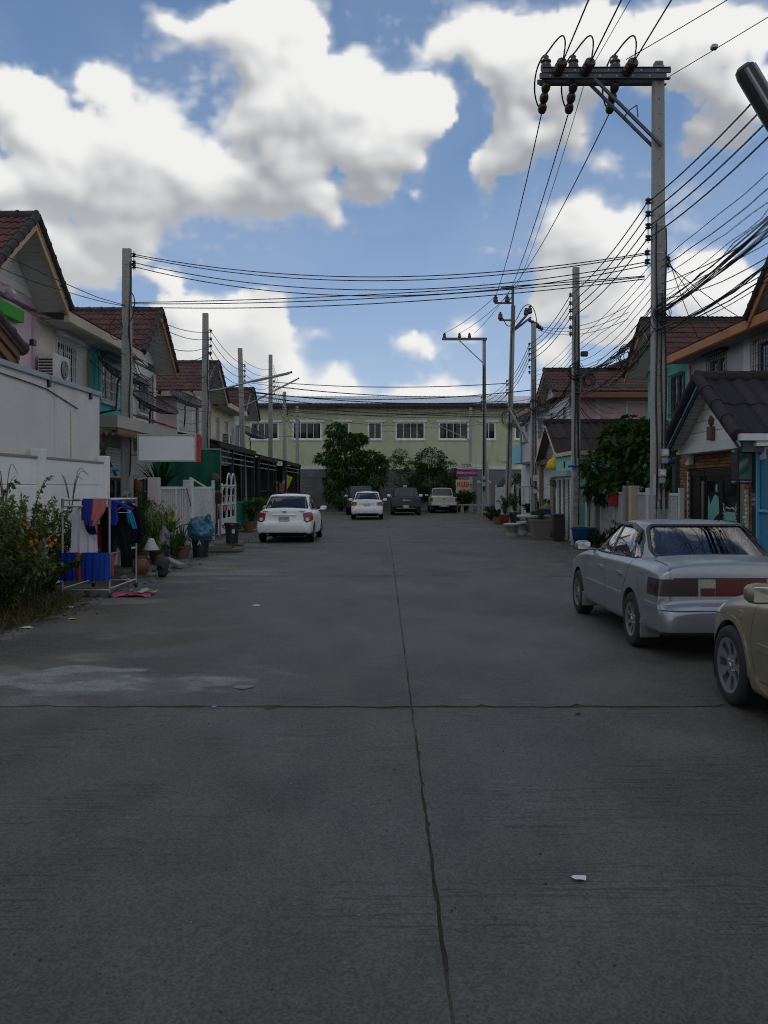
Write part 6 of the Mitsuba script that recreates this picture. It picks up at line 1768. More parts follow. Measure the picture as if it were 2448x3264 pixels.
	# ---------------- left side
	lp = [(-6.28, 21.3, 7.55, 0, 'first left pole at the end of the white wall'), (-6.28, 30.7, 7.85, 0, 'second left pole with a long lamp arm behind the white gate'), (-6.42, 40.3, 8.15, -.22, 'third left pole leaning over the dark carport'), (-6.25, 48.2, 9.05, 0, 'fourth left pole, tallest of the far left ones'),
          (-6.25, 55.0, 7.75, 0, 'fifth left pole near the far end'), (-6.2, 62.6, 7.55, 0, 'last left pole before the green building')]
	LP = []
	for i, (x, y, h, ln, lab) in enumerate(lp):
		LP.append(pole(lab, x, y, h, .29 if i < 2 else .27, .20, lean=ln))
	spool_rack(LP[0], lp[0][0], 21.3, (7.40, 7.22, 7.12), .17, 1.0)
	for i, zs in ((1, (7.22, 6.95, 6.7, 6.45)), (2, (7.35, 7.1, 6.85, 6.62)), (3, (7.6, 7.25, 6.9, 6.3)), (4, (6.6, 6.35)), (5, (6.4,))):
		x, y, h, ln, _ = lp[i]
		spool_rack(LP[i], at_pole(x, ln, h, zs[1 if len(zs) > 1 else 0]), y, zs, .19, 1.05)
	for i in range(2):
		x, y, h, ln, _ = lp[i]
		part(LP[i], 'service_cable', MB().tube([(x + .11 + .02 * math.sin(z * 3), y - .13, z) for z in np.linspace(2.0 if i == 0 else .6, 7.2, 24)], .018, 6).tube(chaikin([(x + .12, y - .13, 6.5), (x + .25, y - .16, 6.3), (x + .2, y - .16, 5.9), (x + .05, y - .16, 5.6), (x + .15, y - .16, 5.0)], 2), .014, 6), 'wire', True)
		part(LP[i], 'paper_notice', MB().box(x - .09, x + .09, y - .1325, y - .128, 1.45, 1.62), 'paint', col=(.45, .40, .42))
		part(LP[i], 'paper_notice', MB().box(x - .09, x + .09, y - .1325, y - .128, 1.18, 1.42), 'paint', col=(.48, .50, .54))
	part(LP[1], 'meter_box', MB().cbox(-6.27, -6.05, 30.45, 30.57, 2.05, 2.32, .01), 'paint', col=(.55, .56, .55))
	part(LP[1], 'cable_loop', MB().tube(chaikin([(-6.1, 30.5, 2.05), (-6.08, 30.5, 1.8), (-5.85, 30.5, 1.72), (-5.8, 30.5, 2.1), (-5.95, 30.5, 2.5)], 3), .022, 6), 'paint', True, (.5, .5, .5))
	part(LP[0], 'cable_coil', MB().tube([(-6.5 + .16 * math.cos(t), 21.15, 5.55 + .24 * math.sin(t)) for t in np.arange(24) * math.pi / 12], .010, 5, closed=True).tube([(-6.45 + .10 * math.cos(t), 21.12, 5.75 + .16 * math.sin(t)) for t in np.arange(24) * math.pi / 12], .010, 5, closed=True), 'wire', True)

	def lamp(label, p0, p1, frac, hd=.09):
		k = thing('street_lamp', label, 'street lamp')
		p0, p1 = np.array(p0, float), np.array(p1, float)
		q = p0 + (p1 - p0) * frac
		part(k, 'arm', MB().tube(chaikin([p0, p0 + (q - p0) * .3 - [0, 0, .05], q], 2), .035, 8), 'steel', True)
		t = (p1 - q) / np.linalg.norm(p1 - q)
		h = MB().bar(q, p1, hd * 1.6, hd * .55)
		part(k, 'housing', h, 'steel')
		part(k, 'tube_light', MB().tube([q + t * .05 - [0, 0, hd * .5], p1 - t * .05 - [0, 0, hd * .5]], hd * .2, 8), 'lamp_clear', True)
		part(k, 'end_cap', MB().bar(p1, p1 + t * .05, hd * 1.7, hd * .7), 'black_plastic')
	lamp('upper of the two long tube lamps reaching over the road from the left poles', (-6.2, 30.65, 5.1), (-3.28, 30.8, 5.78), .52)
	lamp('lower of the two long tube lamps on the third left pole', (-6.5, 40.2, 5.45), (-3.95, 40.3, 6.75), .55, .08)
	lamp('pale curved street lamp on the right pole by the green building', (6.15, 36.9, 3.6), (5.35, 37.0, 5.1), .30, .12)
	lamp('thin street lamp arm on the shortest right pole', (6.0, 59.8, 4.95), (3.05, 59.8, 6.3), .20, .07)
	# the lamp that hangs into the picture at the top right, and its own pole outside the frame
	k = thing('street_lamp', 'dark tube street lamp cut off by the top right edge of the photo', 'street lamp')
	p, q = np.array((3.72, 9.0, 6.08)), np.array((4.75, 9.05, 4.42))
	t = (q - p) / np.linalg.norm(q - p)
	m = MB().tube([p, p + t * .03, p + t * .10, q], [.06, .10, .115, .115], 14)
	part(k, 'housing', m, 'black_plastic', 40)
	for s in (-1, 1):
		sd = np.cross(t, [0, 1, 0]) * .045 * s + np.array([0, -.10, 0])
		part(k, 'tube_light', MB().tube([p + t * .06 + sd, q + sd], .026, 8), 'steel', True)
	part(k, 'arm', MB().tube([q, (5.0, 9.1, 4.2), (5.62, 9.1, 4.1)], .04, 8), 'steel', True)
	pole('nearest right pole outside the frame', 5.75, 9.2, 9.6, .28, .2)

	# ---------------- cables
	W = .013
	nth = ('topmost', 'second from the top', 'third from the top', 'fourth from the top', 'lowest')
	nth4 = ('topmost', 'second', 'third', 'lowest')
	nl = ('left', 'middle', 'right')
	gh = 'three high voltage lines above the right side'
	for i, x in enumerate(hv):
		ends = [(xt - .9 + .0, y5, 11.2), (xt - .32, y5, 11.2), (xt - .05, y5, 11.68)]
		cable((x - .01, y1 + .44, za - .58), ends[i], .35, W, nl[i] + ' high voltage line from the hanging insulators of the tallest pole to the far arms', gh)
		cable((x + .24, y1 - .56, za + .06), (x + .25 + .25 * i, -24, 11.2), .25, W * 1.1, nl[i] + ' high voltage line leaving the top of the photo from the tallest pole', 'three high voltage lines overhead at the top right')
		cable(ends[i], (x6 - 2.4 + .9 * i, y6 - .13, 10.95), .15, W, nl[i] + ' thin line between the two far right high voltage poles', 'far high voltage lines')
	cable((4.1, y1, za + .05), (xt - .2, y5, 11.0), .5, .008, 'thin slack wire between the tallest pole and the far arms', 'thin wires of the right side')
	cable((4.2, y1, za + .2), (5.8, -22, 11.5), .3, .007, 'thinnest wire running to the top right beside the high voltage lines', 'thin wires of the right side')
	cable((4.75, y1 - .5, za + .1), (14.0, 4.0, 12.3), .3, .009, 'wire slanting from the third insulator to the upper right edge', 'thin wires of the right side')
	k = cable((x1 + .1, y1 - .1, za - .10), (11.5, 5.0, 10.4), .12, .008, 'wire with a small clamp running right from the top of the tallest pole', None)
	part(k, 'clamp', MB().cbox(6.12, 6.24, y1 - 1.32, y1 - 1.20, za - .09, za + .0, .02), 'steel')
	g4 = 'four insulated power lines on the right pole racks'
	for i, (z1_, z3_, z4_, z5_) in enumerate(((7.47, 7.46, 7.42, 7.0), (7.22, 7.22, 7.22, 6.8), (6.97, 7.0, 7.02, 6.55), (6.73, 6.78, 6.80, 6.35))):
		cable((x1 - .2, y1, z1_), (x3 - .16, y3, z3_), .18, W, nth4[i] + ' power line between the first and second right poles', g4)
		cable((x3 - .16, y3, z3_), (x4 - .17, y4, z4_), .22, W, nth4[i] + ' power line between the second and third right poles', g4 + ', farther spans')
		cable((x4 - .17, y4, z4_), (x5 + .0, y5, z5_), .22, W, nth4[i] + ' power line between the third right pole and the far ones', g4 + ', farther spans')
		cable((x5, y5, z5_), (x6 - .18, y6, 7.1 - .25 * i), .2, W, nth4[i] + ' power line between the two farthest tall right poles', g4 + ', farther spans')
		cable((x1 - .18, y1, z1_), (5.55, 9.2, z1_ + .25), .20, W * 1.05, nth4[i] + ' power line rising right from the racks of the tallest pole', 'power lines at the right edge')
		cable((5.55, 9.2, z1_ + .25), (5.6, -12, z1_ + .3), .35, W, 'power line out of view behind the camera', 'power lines behind the camera')
	for i in range(6):
		z = 6.0 - .16 * i
		cable((x1 + .05, y1 - .1, z + .28), (5.6 + .15 * i, 9.2, z + .6 + .1 * (i % 3)), .15 + .06 * i, .007 + .002 * (i % 2), 'thin service wire running up to the right edge beside the power lines', 'thin wires at the right edge', wob=.05, rg=rg)
		cable((x3, y3 - .1, z + .1), (x1, y1 + .1, z + .35), .10 + .05 * i, .007, 'thin service wire between the first two right poles', 'thin service wires of the right poles', wob=.05, rg=rg)
		cable((x3, y3 + .1, z + .2), (x4, y4, z + .3), .15 + .05 * i, .007, 'thin service wire between the second and third right poles', 'thin service wires of the right poles, farther', wob=.05, rg=rg)
	gb = 'black telecom cables bundled along the right poles'
	for i in range(20):                                        # the dark bundles
		a = rg.normal(0, .05, 2)
		b = rg.normal(0, .05, 2)
		up = i < 13
		z1_ = 5.20 if up else 4.85
		z3_ = 5.05 if up else 4.62
		z4_ = 4.75 if up else 4.5
		s = (.30 if up else .42) + .10 * rg.random()
		cable((x1 - .06 + a[0], y1 - .16 + .05 * rg.random(), z1_ + a[1]), (5.6 + b[0] * 2, 9.2, z1_ + .75 + b[1] * 2 + (.10 if up else -.25)), s * .6, .006 + .006 * rg.random(), 'black telecom cable in the thick bundle rising to the right edge', gb + ', nearest span', wob=.10, rg=rg)
		cable((x1 - .06 + a[0], y1 - .1, z1_ + a[1]), (x3 + b[0], y3 - .14, z3_ + b[1]), s * .8, .006 + .006 * rg.random(), 'black telecom cable in the thick bundle between the first two right poles', gb, wob=.12, rg=rg)
		cable((x3 + b[0], y3 - .1, z3_ + b[1]), (x4 + a[0], y4 - .14, z4_ + a[1]), s, .006 + .006 * rg.random(), 'black telecom cable in the bundle between the second and third right poles', gb + ', farther', wob=.12, rg=rg)
		if i < 10:
			cable((x4 + a[0], y4 - .1, z4_ + a[1]), (x5 + .15 + b[0], y5 - .14, 4.9 + b[1]), s, .012, 'black telecom cable in the bundle between the far right poles', gb + ', farthest', wob=.10, rg=rg)
	# coils of spare cable where the bundles are tied up
	for (cx, cy, cz, r0, lab) in ((x1 - .02, y1 - .22, 5.1, .14, 'tangled coil of black cable tied to the tallest pole'), (x3 - .05, y3 - .2, 5.15, .20, 'tangled coil of black cable on the second right pole'), (x3 + .3, y3 - .3, 4.85, .14, 'small coil of black cable right of the second pole'), (x4, y4 - .2, 4.95, .22, 'coil of black cable on the slim right pole'), (x5 + .1, y5 - .2, 5.1, .35, 'large tangle of black cable on the far arm pole'), (5.62, 20.0, 4.68, .2, 'loop of slack cable hanging under the bundle')):
		m = MB()
		for j in range(7):
			ph = rg.random() * 6.3
			rr = r0 * (.7 + .6 * rg.random())
			o = rg.normal(0, .05, 3)
			ax = rg.normal(0, .35)
			m.tube([(cx + o[0] + rr * math.cos(t + ph), cy + o[1] * .6 + rr * ax * math.sin(t), cz + o[2] + rr * 1.1 * math.sin(t + ph)) for t in np.arange(18) * math.pi / 9], .009, 5, closed=True)
		single('cable_coil', lab, 'cable', m, 'wire', True)
	# across the street
	gx = 'cables slung across the street from the first left pole'
	for i, (zl, zr) in enumerate(((7.42, 6.45), (7.38, 6.42), (7.22, 6.27), (7.12, 6.20))):
		cable((-6.12, 21.3, zl), (x1 - .2, y1 + .06, zr), .52 + .05 * i, .011, nth4[i] + ' of the upper cables crossing between the first left and the tallest right pole', gx, n=24)
	for i, (zl, zr) in enumerate(((6.23, 5.98), (6.20, 5.96), (6.12, 5.92))):
		cable((-6.15, 21.25, zl), (x1 - .25, y1 + .06, zr), .10 + .06 * i, .011, ('top', 'middle', 'bottom')[i] + ' one of the lower cables crossing to the tallest right pole', gx + ', lower ones', n=24)
	g2 = 'cables crossing the street farther away'
	cr = [((-6.2, 48.2, 7.55), (x5 + .2, y5, 6.9), .25, .022), ((-6.2, 48.2, 7.3), (x6, y6, 7.2), .25, .015), ((-6.2, 40.3, 6.55), (x5, y5, 6.3), .3, .012), ((-6.2, 40.3, 6.15), (x5, y5, 6.0), .30, .022), ((-6.2, 40.3, 6.1), (x4, y4, 5.6), .35, .02), ((-6.2, 40.3, 5.95), (x5, y5, 5.3), .2, .014), ((-6.2, 48.2, 6.2), (x5, y5, 5.2), .1, .022), ((-6.2, 48.2, 6.1), (x6, y6, 5.9), .2, .014), ((-6.2, 55, 6.5), (x6, y6, 6.4), .3, .018), ((-6.2, 55, 6.3), (x7, y7, 5.9), .3, .014), ((-6.2, 30.7, 5.3), (x4, y4, 5.25), .6, .010), ((-6.2, 30.7, 5.1), (x5, y5, 5.6), .5, .010), ((-6.2, 40.3, 4.0), (x6, y6, 5.5), .1, .008)]
	for p, q, s, r in cr:
		cable(p, q, s, r, 'dark cable strung across the middle of the street from a left pole', g2, n=22)
	# along the left poles
	gl = 'cables along the left poles'
	for i in range(len(lp) - 1):
		a, b = lp[i], lp[i + 1]
		for j in range(5):
			z0 = (a[2] - .55 - .30 * j)
			z1_ = (b[2] - .75 - .28 * j)
			if i == 0:
				z0 = (5.75, 5.7, 5.2, 4.9, 4.6)[j] + .4
				z1_ = (7.2, 6.95, 6.7, 6.45, 5.5)[j]
			cable((at_pole(a[0], a[3], a[2], z0) + .15, a[1], z0), (at_pole(b[0], b[3], b[2], z1_) + .15, b[1], z1_), .22 + .06 * j, .011, nth[j] + ' cable between the %s left poles' % ('first and second', 'second and third', 'third and fourth', 'fourth and fifth', 'fifth and last')[i], gl)
	gd = 'thin wires from the left poles to the houses'
	for p, q, s in (((-6.3, 21.2, 6.15), (-7.6, 8.0, 6.35), .35), ((-6.3, 21.2, 6.12), (-7.6, 8.5, 6.1), .45), ((-6.3, 21.2, 4.95), (-7.5, 9.0, 6.5), .5), ((-6.2, 21.3, 5.1), (-7.65, 29.0, 5.3), .3), ((-6.2, 21.3, 5.0), (-7.65, 28.7, 5.1), .3), ((-6.2, 21.3, 4.9), (-7.65, 28.9, 4.9), .25), ((-6.2, 30.7, 5.7), (-7.65, 28.9, 5.0), .1), ((-6.2, 30.7, 4.6), (-7.65, 24.8, 4.9), .2),
					((-6.2, 30.7, 4.4), (-7.65, 24.0, 4.7), .25), ((-6.2, 30.7, 4.2), (-8.2, 34.9, 4.4), .2), ((-6.2, 30.7, 3.9), (-8.2, 34.9, 4.1), .2), ((-7.62, 22.6, 5.2), (-7.62, 28.8, 5.05), .3), ((-7.62, 22.6, 5.0), (-7.62, 28.8, 4.85), .3)):
		cable(p, q, s, .009, 'thin wire running to the house fronts on the left', gd, wob=.05, rg=rg)
	gr_ = 'thin wires from the right poles to the houses'
	for i in range(9):
		z = 4.35 - .12 * i
		cable((x3, y3 + .1, z + .4 + .1 * (i % 3)), (8.9, 33 + .6 * i, z + .3), .15 + .04 * (i % 4), .009, 'thin wire from the second right pole to the pink walled house', gr_, wob=.06, rg=rg)
		cable((x4, y4 - .1, z + .5), (x3 + .1, y3, z + .25 + .08 * (i % 2)), .12 + .05 * (i % 4), .009, 'thin low wire between the second and third right poles', gr_ + ', low ones', wob=.06, rg=rg)
	for i in range(3):
		cable((x1 + .22, y1, 6.3 - .06 * i), (9.0, 24.5 - 2 * i, 5.6 - .1 * i), .1, .009, 'thin wire from the tallest pole to the pinkish houses', gr_ + ', near ones')
		cable((xt + 1.2, y5 - .2, 9.7 - .1 * i), (9.3, 33.0, 8.6 - .25 * i), .4, .012, 'line from the far arm pole towards the right houses', 'three lines leaving the far arm pole to the right')
# ------------------------------------------------------------------ plants
def leaves(P, D, L, W, rg, droop=.25, fold=.25):
	"""Kite-shaped folded leaves: base points P, directions D, lengths L."""
	P, D = np.asarray(P, float), np.asarray(D, float)
	n = len(P)
	D = D / (np.linalg.norm(D, axis=1, keepdims=True) + 1e-9)
	L = np.broadcast_to(L, (n,)) * rg.uniform(.7, 1.25, n)
	W = np.broadcast_to(W, (n,)) * rg.uniform(.8, 1.2, n)
	up = np.array([0, 0, 1.]) + rg.normal(0, .5, (n, 3))
	S = np.cross(D, up)
	S /= np.linalg.norm(S, axis=1, keepdims=True) + 1e-9
	N = np.cross(S, D)
	mid = P + D * (L * .48)[:, None] - np.array([0, 0, 1]) * (L * droop * .25)[:, None]
	tip = P + D * L[:, None] - np.array([0, 0, 1]) * (L * droop)[:, None]
	f = (W * fold)[:, None]
	a, b = mid + S * (W / 2)[:, None] + N * f, mid - S * (W / 2)[:, None] + N * f
	V = np.stack([P, a, tip, b, mid], 1).reshape(-1, 3)
	o = np.arange(n)[:, None] * 5
	F = np.concatenate([o + [[0, 1, 4]], o + [[1, 2, 4]], o + [[2, 3, 4]], o + [[3, 0, 4]]])
	return V, F


def ball(rg, n, c, r, shell=.55):
	"""Points in a lumpy ellipsoid, thicker near its outside, and directions pointing outwards."""
	d = rg.normal(size=(n, 3))
	d /= np.linalg.norm(d, axis=1, keepdims=True)
	t = shell + (1 - shell) * rg.random(n) ** .6
	p = d * t[:, None] * np.asarray(r)
	return p + np.asarray(c), d


G_DARK, G_MID, G_LIGHT, G_YEL, G_DRY = (.026, .056, .016), (.055, .110, .026), (.13, .20, .045), (.24, .25, .06), (.15, .12, .06)


def tree(key, label, base, stems, clumps, L, W, n, cols=(G_DARK, G_MID), seed=0, trunk_r=.07, trunk_col=(.10, .085, .065), cat='tree', droop=.35, leaf_parts=0, twigs=True, group=None, gap=.38):
	"""stems: polylines (first is the trunk); clumps: (centre, radii, share)."""
	rg = np.random.default_rng(seed)
	k = thing(key, label, cat, group)
	for i, s in enumerate(stems):
		s = chaikin(s, 2)
		r = np.linspace(trunk_r * (1 if i == 0 else .55), trunk_r * (.45 if i == 0 else .2), len(s))
		part(k, 'trunk' if i == 0 else 'limb', MB().tube(s, r, 8), 'paint', True, trunk_col)
	if twigs:
		m = MB()
		for c, r, _ in clumps:
			st = np.array(stems[rg.integers(len(stems))][-1], float)
			m.tube(chaikin([st, (st + np.array(c)) / 2 + rg.normal(0, .05, 3), np.array(c) + rg.normal(0, .1, 3)], 2), np.linspace(trunk_r * .35, trunk_r * .12, 9), 5) if True else None
		part(k, 'branches', m, 'paint', True, trunk_col)
	tot = sum(c[2] for c in clumps)
	acc = [[] for _ in cols]
	single_leaves = []
	for c, r, sh in clumps:
		nn = int(n * sh / tot)
		p, d = ball(rg, nn, c, r)
		lump = meshkit.fbm(p * 3.1 + seed, 2)
		keep = lump > gap
		p, d = p[keep], d[keep]
		d = d + rg.normal(0, .55, d.shape) - [0, 0, .15]
		q = rg.integers(len(cols), size=len(p))
		for j in range(len(cols)):
			acc[j].append((p[q == j], d[q == j]))
	for j, col in enumerate(cols):
		P, Dn = np.vstack([a[0] for a in acc[j]]), np.vstack([a[1] for a in acc[j]])
		if leaf_parts:
			order = np.argsort(P[:, 1] - .4 * P[:, 2])
			near = order[:leaf_parts // len(cols)]
			for i in near:
				V, Fc = leaves(P[i:i + 1], Dn[i:i + 1], L, W, rg, droop)
				part(k, 'leaf', (V, Fc), 'leaf', False, tuple(np.array(col) * rg.uniform(.8, 1.3)))
			P, Dn = P[order[leaf_parts // len(cols):]], Dn[order[leaf_parts // len(cols):]]
		V, Fc = leaves(P, Dn, L, W, rg, droop)
		kk = part(k, 'crown', (V, Fc), 'leaf', False, col)
		labels[kk] = {'kind': 'stuff'}
	return k


def sprig(key, label, base, rg, n=7, h=1.2, spread=.5, L=.10, W=.045, cols=(G_MID, G_LIGHT), per=26, lean=(0, 0), cat='shrub', stem_col=(.10, .085, .05), straight=False, start=.15, droop=.3, group=None, strap=False):
	"""A plant of several arching stems with leaves along each of them."""
	k = thing(key, label, cat, group)
	st = MB()
	pts = [[] for _ in cols]
	for i in range(n):
		a = rg.random() * 2 * math.pi
		s = spread * rg.uniform(.3, 1.0)
		hh = h * rg.uniform(.6, 1.05)
		tip = np.array([math.cos(a) * s + lean[0], math.sin(a) * s + lean[1], hh])
		ctrl = np.array([tip[0] * .25, tip[1] * .25, hh * (.75 if not straight else .5)])
		t = np.linspace(0, 1, 14)[:, None]
		P = np.array(base) + 2 * t * (1 - t) * ctrl + t * t * (tip - [0, 0, hh * .12 * (not straight)])
		st.tube(P, np.linspace(.010, .003, 14), 5)
		tt = rg.uniform(start, 1.0, per)
		idx = np.clip((tt * 13).astype(int), 0, 12)
		fr = (tt * 13 - idx)[:, None]
		p = P[idx] * (1 - fr) + P[idx + 1] * fr
		d = (P[idx + 1] - P[idx])
		d = d / np.linalg.norm(d, axis=1, keepdims=True) * .5 + rg.normal(0, .6, (per, 3)) + [0, 0, .1]
		q = rg.integers(len(cols), size=per)
		for j in range(len(cols)):
			pts[j].append((p[q == j], d[q == j]))
	part(k, 'stem', st, 'paint', True, stem_col)
	for j, c in enumerate(cols):
		V, Fc = leaves(np.vstack([a[0] for a in pts[j]]), np.vstack([a[1] for a in pts[j]]), L, W, rg, droop)
		part(k, 'foliage', (V, Fc), 'leaf', False, c)
	return k


def rosette(key, label, base, rg, n=22, L=.5, W=.06, col=G_MID, rise=.6, cat='plant', seg=6, group=None, arch=.55):
	"""Strap leaves springing from one point and arching over."""
	k = thing(key, label, cat, group)
	m = MB()
	for i in range(n):
		a = rg.random() * 2 * math.pi
		out, ll = rg.uniform(.25, 1.0), L * rg.uniform(.7, 1.15)
		t = np.linspace(0, 1, seg)
		r = out * ll * t
		z = ll * rise * (1.3 - out * .6) * (t * 1.5 - arch * out * 1.6 * t * t)
		w = W * np.sin(np.pi * np.clip(t * .92 + .08, 0, 1)) ** .6 / 2
		s = np.array([-math.sin(a), math.cos(a), 0])
		c = np.array(base) + np.column_stack([r * math.cos(a), r * math.sin(a), z])
		m.grid(np.stack([c + s * w[:, None], c - [0, 0, .15 * W], c - s * w[:, None]], 1))
	part(k, 'leaf_fan', m, 'leaf', True, col)
	return k


def pot(label, x, y, r, h, col, z=0.0, square=False, key='plant_pot', group=None):
	k = thing(key, label, 'plant pot', group)
	if square:
		m = MB()
		P = []
		for rr, zz in ((r * .68, 0), (r * .98, h * .9), (r * 1.04, h * .9), (r * 1.04, h), (r * .9, h), (r * .86, h * .86), (0, h * .86)):
			P.append([(x + rr * sx, y + rr * sy, z + zz) for sx, sy in ((-1, -1), (1, -1), (1, 1), (-1, 1), (-1, -1))])
		m.grid(P)
	else:
		m = MB().lathe([(0, 0), (r * .66, 0), (r * .70, h * .06), (r * .96, h * .82), (r * 1.05, h * .84), (r * 1.06, h), (r * .94, h), (r * .92, h * .88), (0, h * .88)], (x, y, z), 22)
	part(k, 'body', m, 'paint', 40, col)
	part(k, 'soil', MB().lathe([(0, 0), (r * .86, 0)], (x, y, z + h * .885), 16) if not square else MB().box(x - r * .84, x + r * .84, y - r * .84, y + r * .84, z + h * .862, z + h * .875), 'soil_mat')
	return k


# ------------------------------------------------------------------ left side, near
def precast_wall():
	F = LEFT(-5.8)
	k = thing('panel_wall', 'white precast panel wall behind the weeds on the left', 'wall')
	col = (.78, .79, .78)
	posts = [1.1, 4.45, 7.8, 11.15, 14.55, 17.95]
	for a in posts:
		part(k, 'post', MB().cbox(a - .10, a + .10, -.13, .07, 0, 2.36, .012), 'paint', col=(.74, .735, .71), tw=F)
	for i in range(len(posts) - 1):
		for j in range(5):
			z = .02 + j * .435
			part(k, 'panel', MB().cbox(posts[i] + .101, posts[i + 1] - .101, -.045 + .004 * ((i + j) % 2), .0, z, z + .428, .008), 'paint', col=tuple(c * (.97 + .05 * ((i * 3 + j * 7) % 4) / 3) for c in col), tw=F)
		part(k, 'coping', MB().box(posts[i] + .101, posts[i + 1] - .101, -.06, .02, 2.196, 2.235), 'paint', col=(.25, .245, .23), tw=F)
	k = thing('extension', 'grey rendered side extension rising above the white panel wall, rust streak on it', 'building')
	F = LEFT(-5.96)
	part(k, 'wall', MB().box(-4, 18.25, .0, .14, 2.0, 3.62).box(18.11, 18.25, .141, 1.7, 0, 3.62), 'paint', col=(.62, .60, .565), tw=F)
	part(k, 'flat_roof', MB().box(-4, 18.25, .141, 1.72, 3.40, 3.55), 'paint', col=(.4, .4, .39), tw=F)
	part(k, 'metal_edge', MB().bar((-4, -.02, 3.665), (18.25, -.02, 3.665), .06, .09), 'steel', tw=F)
	for a in (15.4, 17.6):
		part(k, 'clip', MB().cbox(a, a + .10, -.05, .02, 3.50, 3.70, .01), 'black_plastic', tw=F)
	part(k, 'wall_cable', MB().tube(chaikin([(10, -.02, 3.52), (13, -.02, 3.50), (15.2, -.02, 3.46), (15.6, -.02, 3.42), (16.9, -.02, 3.24)], 2), .010, 5), 'wire', True, tw=F)
	part(k, 'render_joint', MB().box(13.05, 13.062, -.0055, -.001, 2.25, 3.6).box(15.75, 15.758, -.0055, -.001, 2.25, 3.6), 'paint', col=(.58, .56, .53), tw=F)
	rs = Polygon([(16.55, 2.24), (16.60, 2.24), (16.595, 2.7), (16.585, 3.05), (16.57, 3.2), (16.56, 3.0), (16.565, 2.6)])
	part(k, 'rust_streak', MB().prism(rs, 'y', -.005, -.001), 'paint', col=(.36, .27, .13), tw=F)
	# small tiled eave that juts in at the top left edge
	k = thing('porch_roof', 'corner of a brown timber porch roof at the left edge of the photo', 'roof')
	part(k, 'deck', MB().prism(Polygon([(15.38, 4.16), (12.9, 5.02), (10.4, 4.16), (10.4, 4.08), (12.9, 4.93), (15.38, 4.08)]), 'x', -8.0, -6.35), 'paint', col=(.14, .08, .05))
	for i, (z, x) in enumerate(((3.96, -6.40), (3.80, -6.44), (3.64, -6.48))):
		part(k, 'board', MB().prism(Polygon([(15.32 - .08 * i, z), (12.9, z + .84), (10.4, z), (10.4, z + .15), (12.9, z + 1.0), (15.32 - .08 * i, z + .15)]), 'x', x, x - .03), 'paint', col=[(.16, .10, .06), (.20, .12, .07), (.10, .065, .045)][i])
	part(k, 'side_board', MB().box(-8, -6.40, 15.24, 15.27, 3.66, 4.06), 'paint', col=(.12, .075, .05))
	ridge_caps(k, (-6.42, 15.46, 4.17), (-6.42, 12.9, 5.08), .12, .5, (.055, .045, .045), name='verge_tile')
	ridge_caps(k, (-6.42, 10.3, 4.17), (-6.42, 12.9, 5.08), .12, .5, (.055, .045, .045), name='verge_tile')


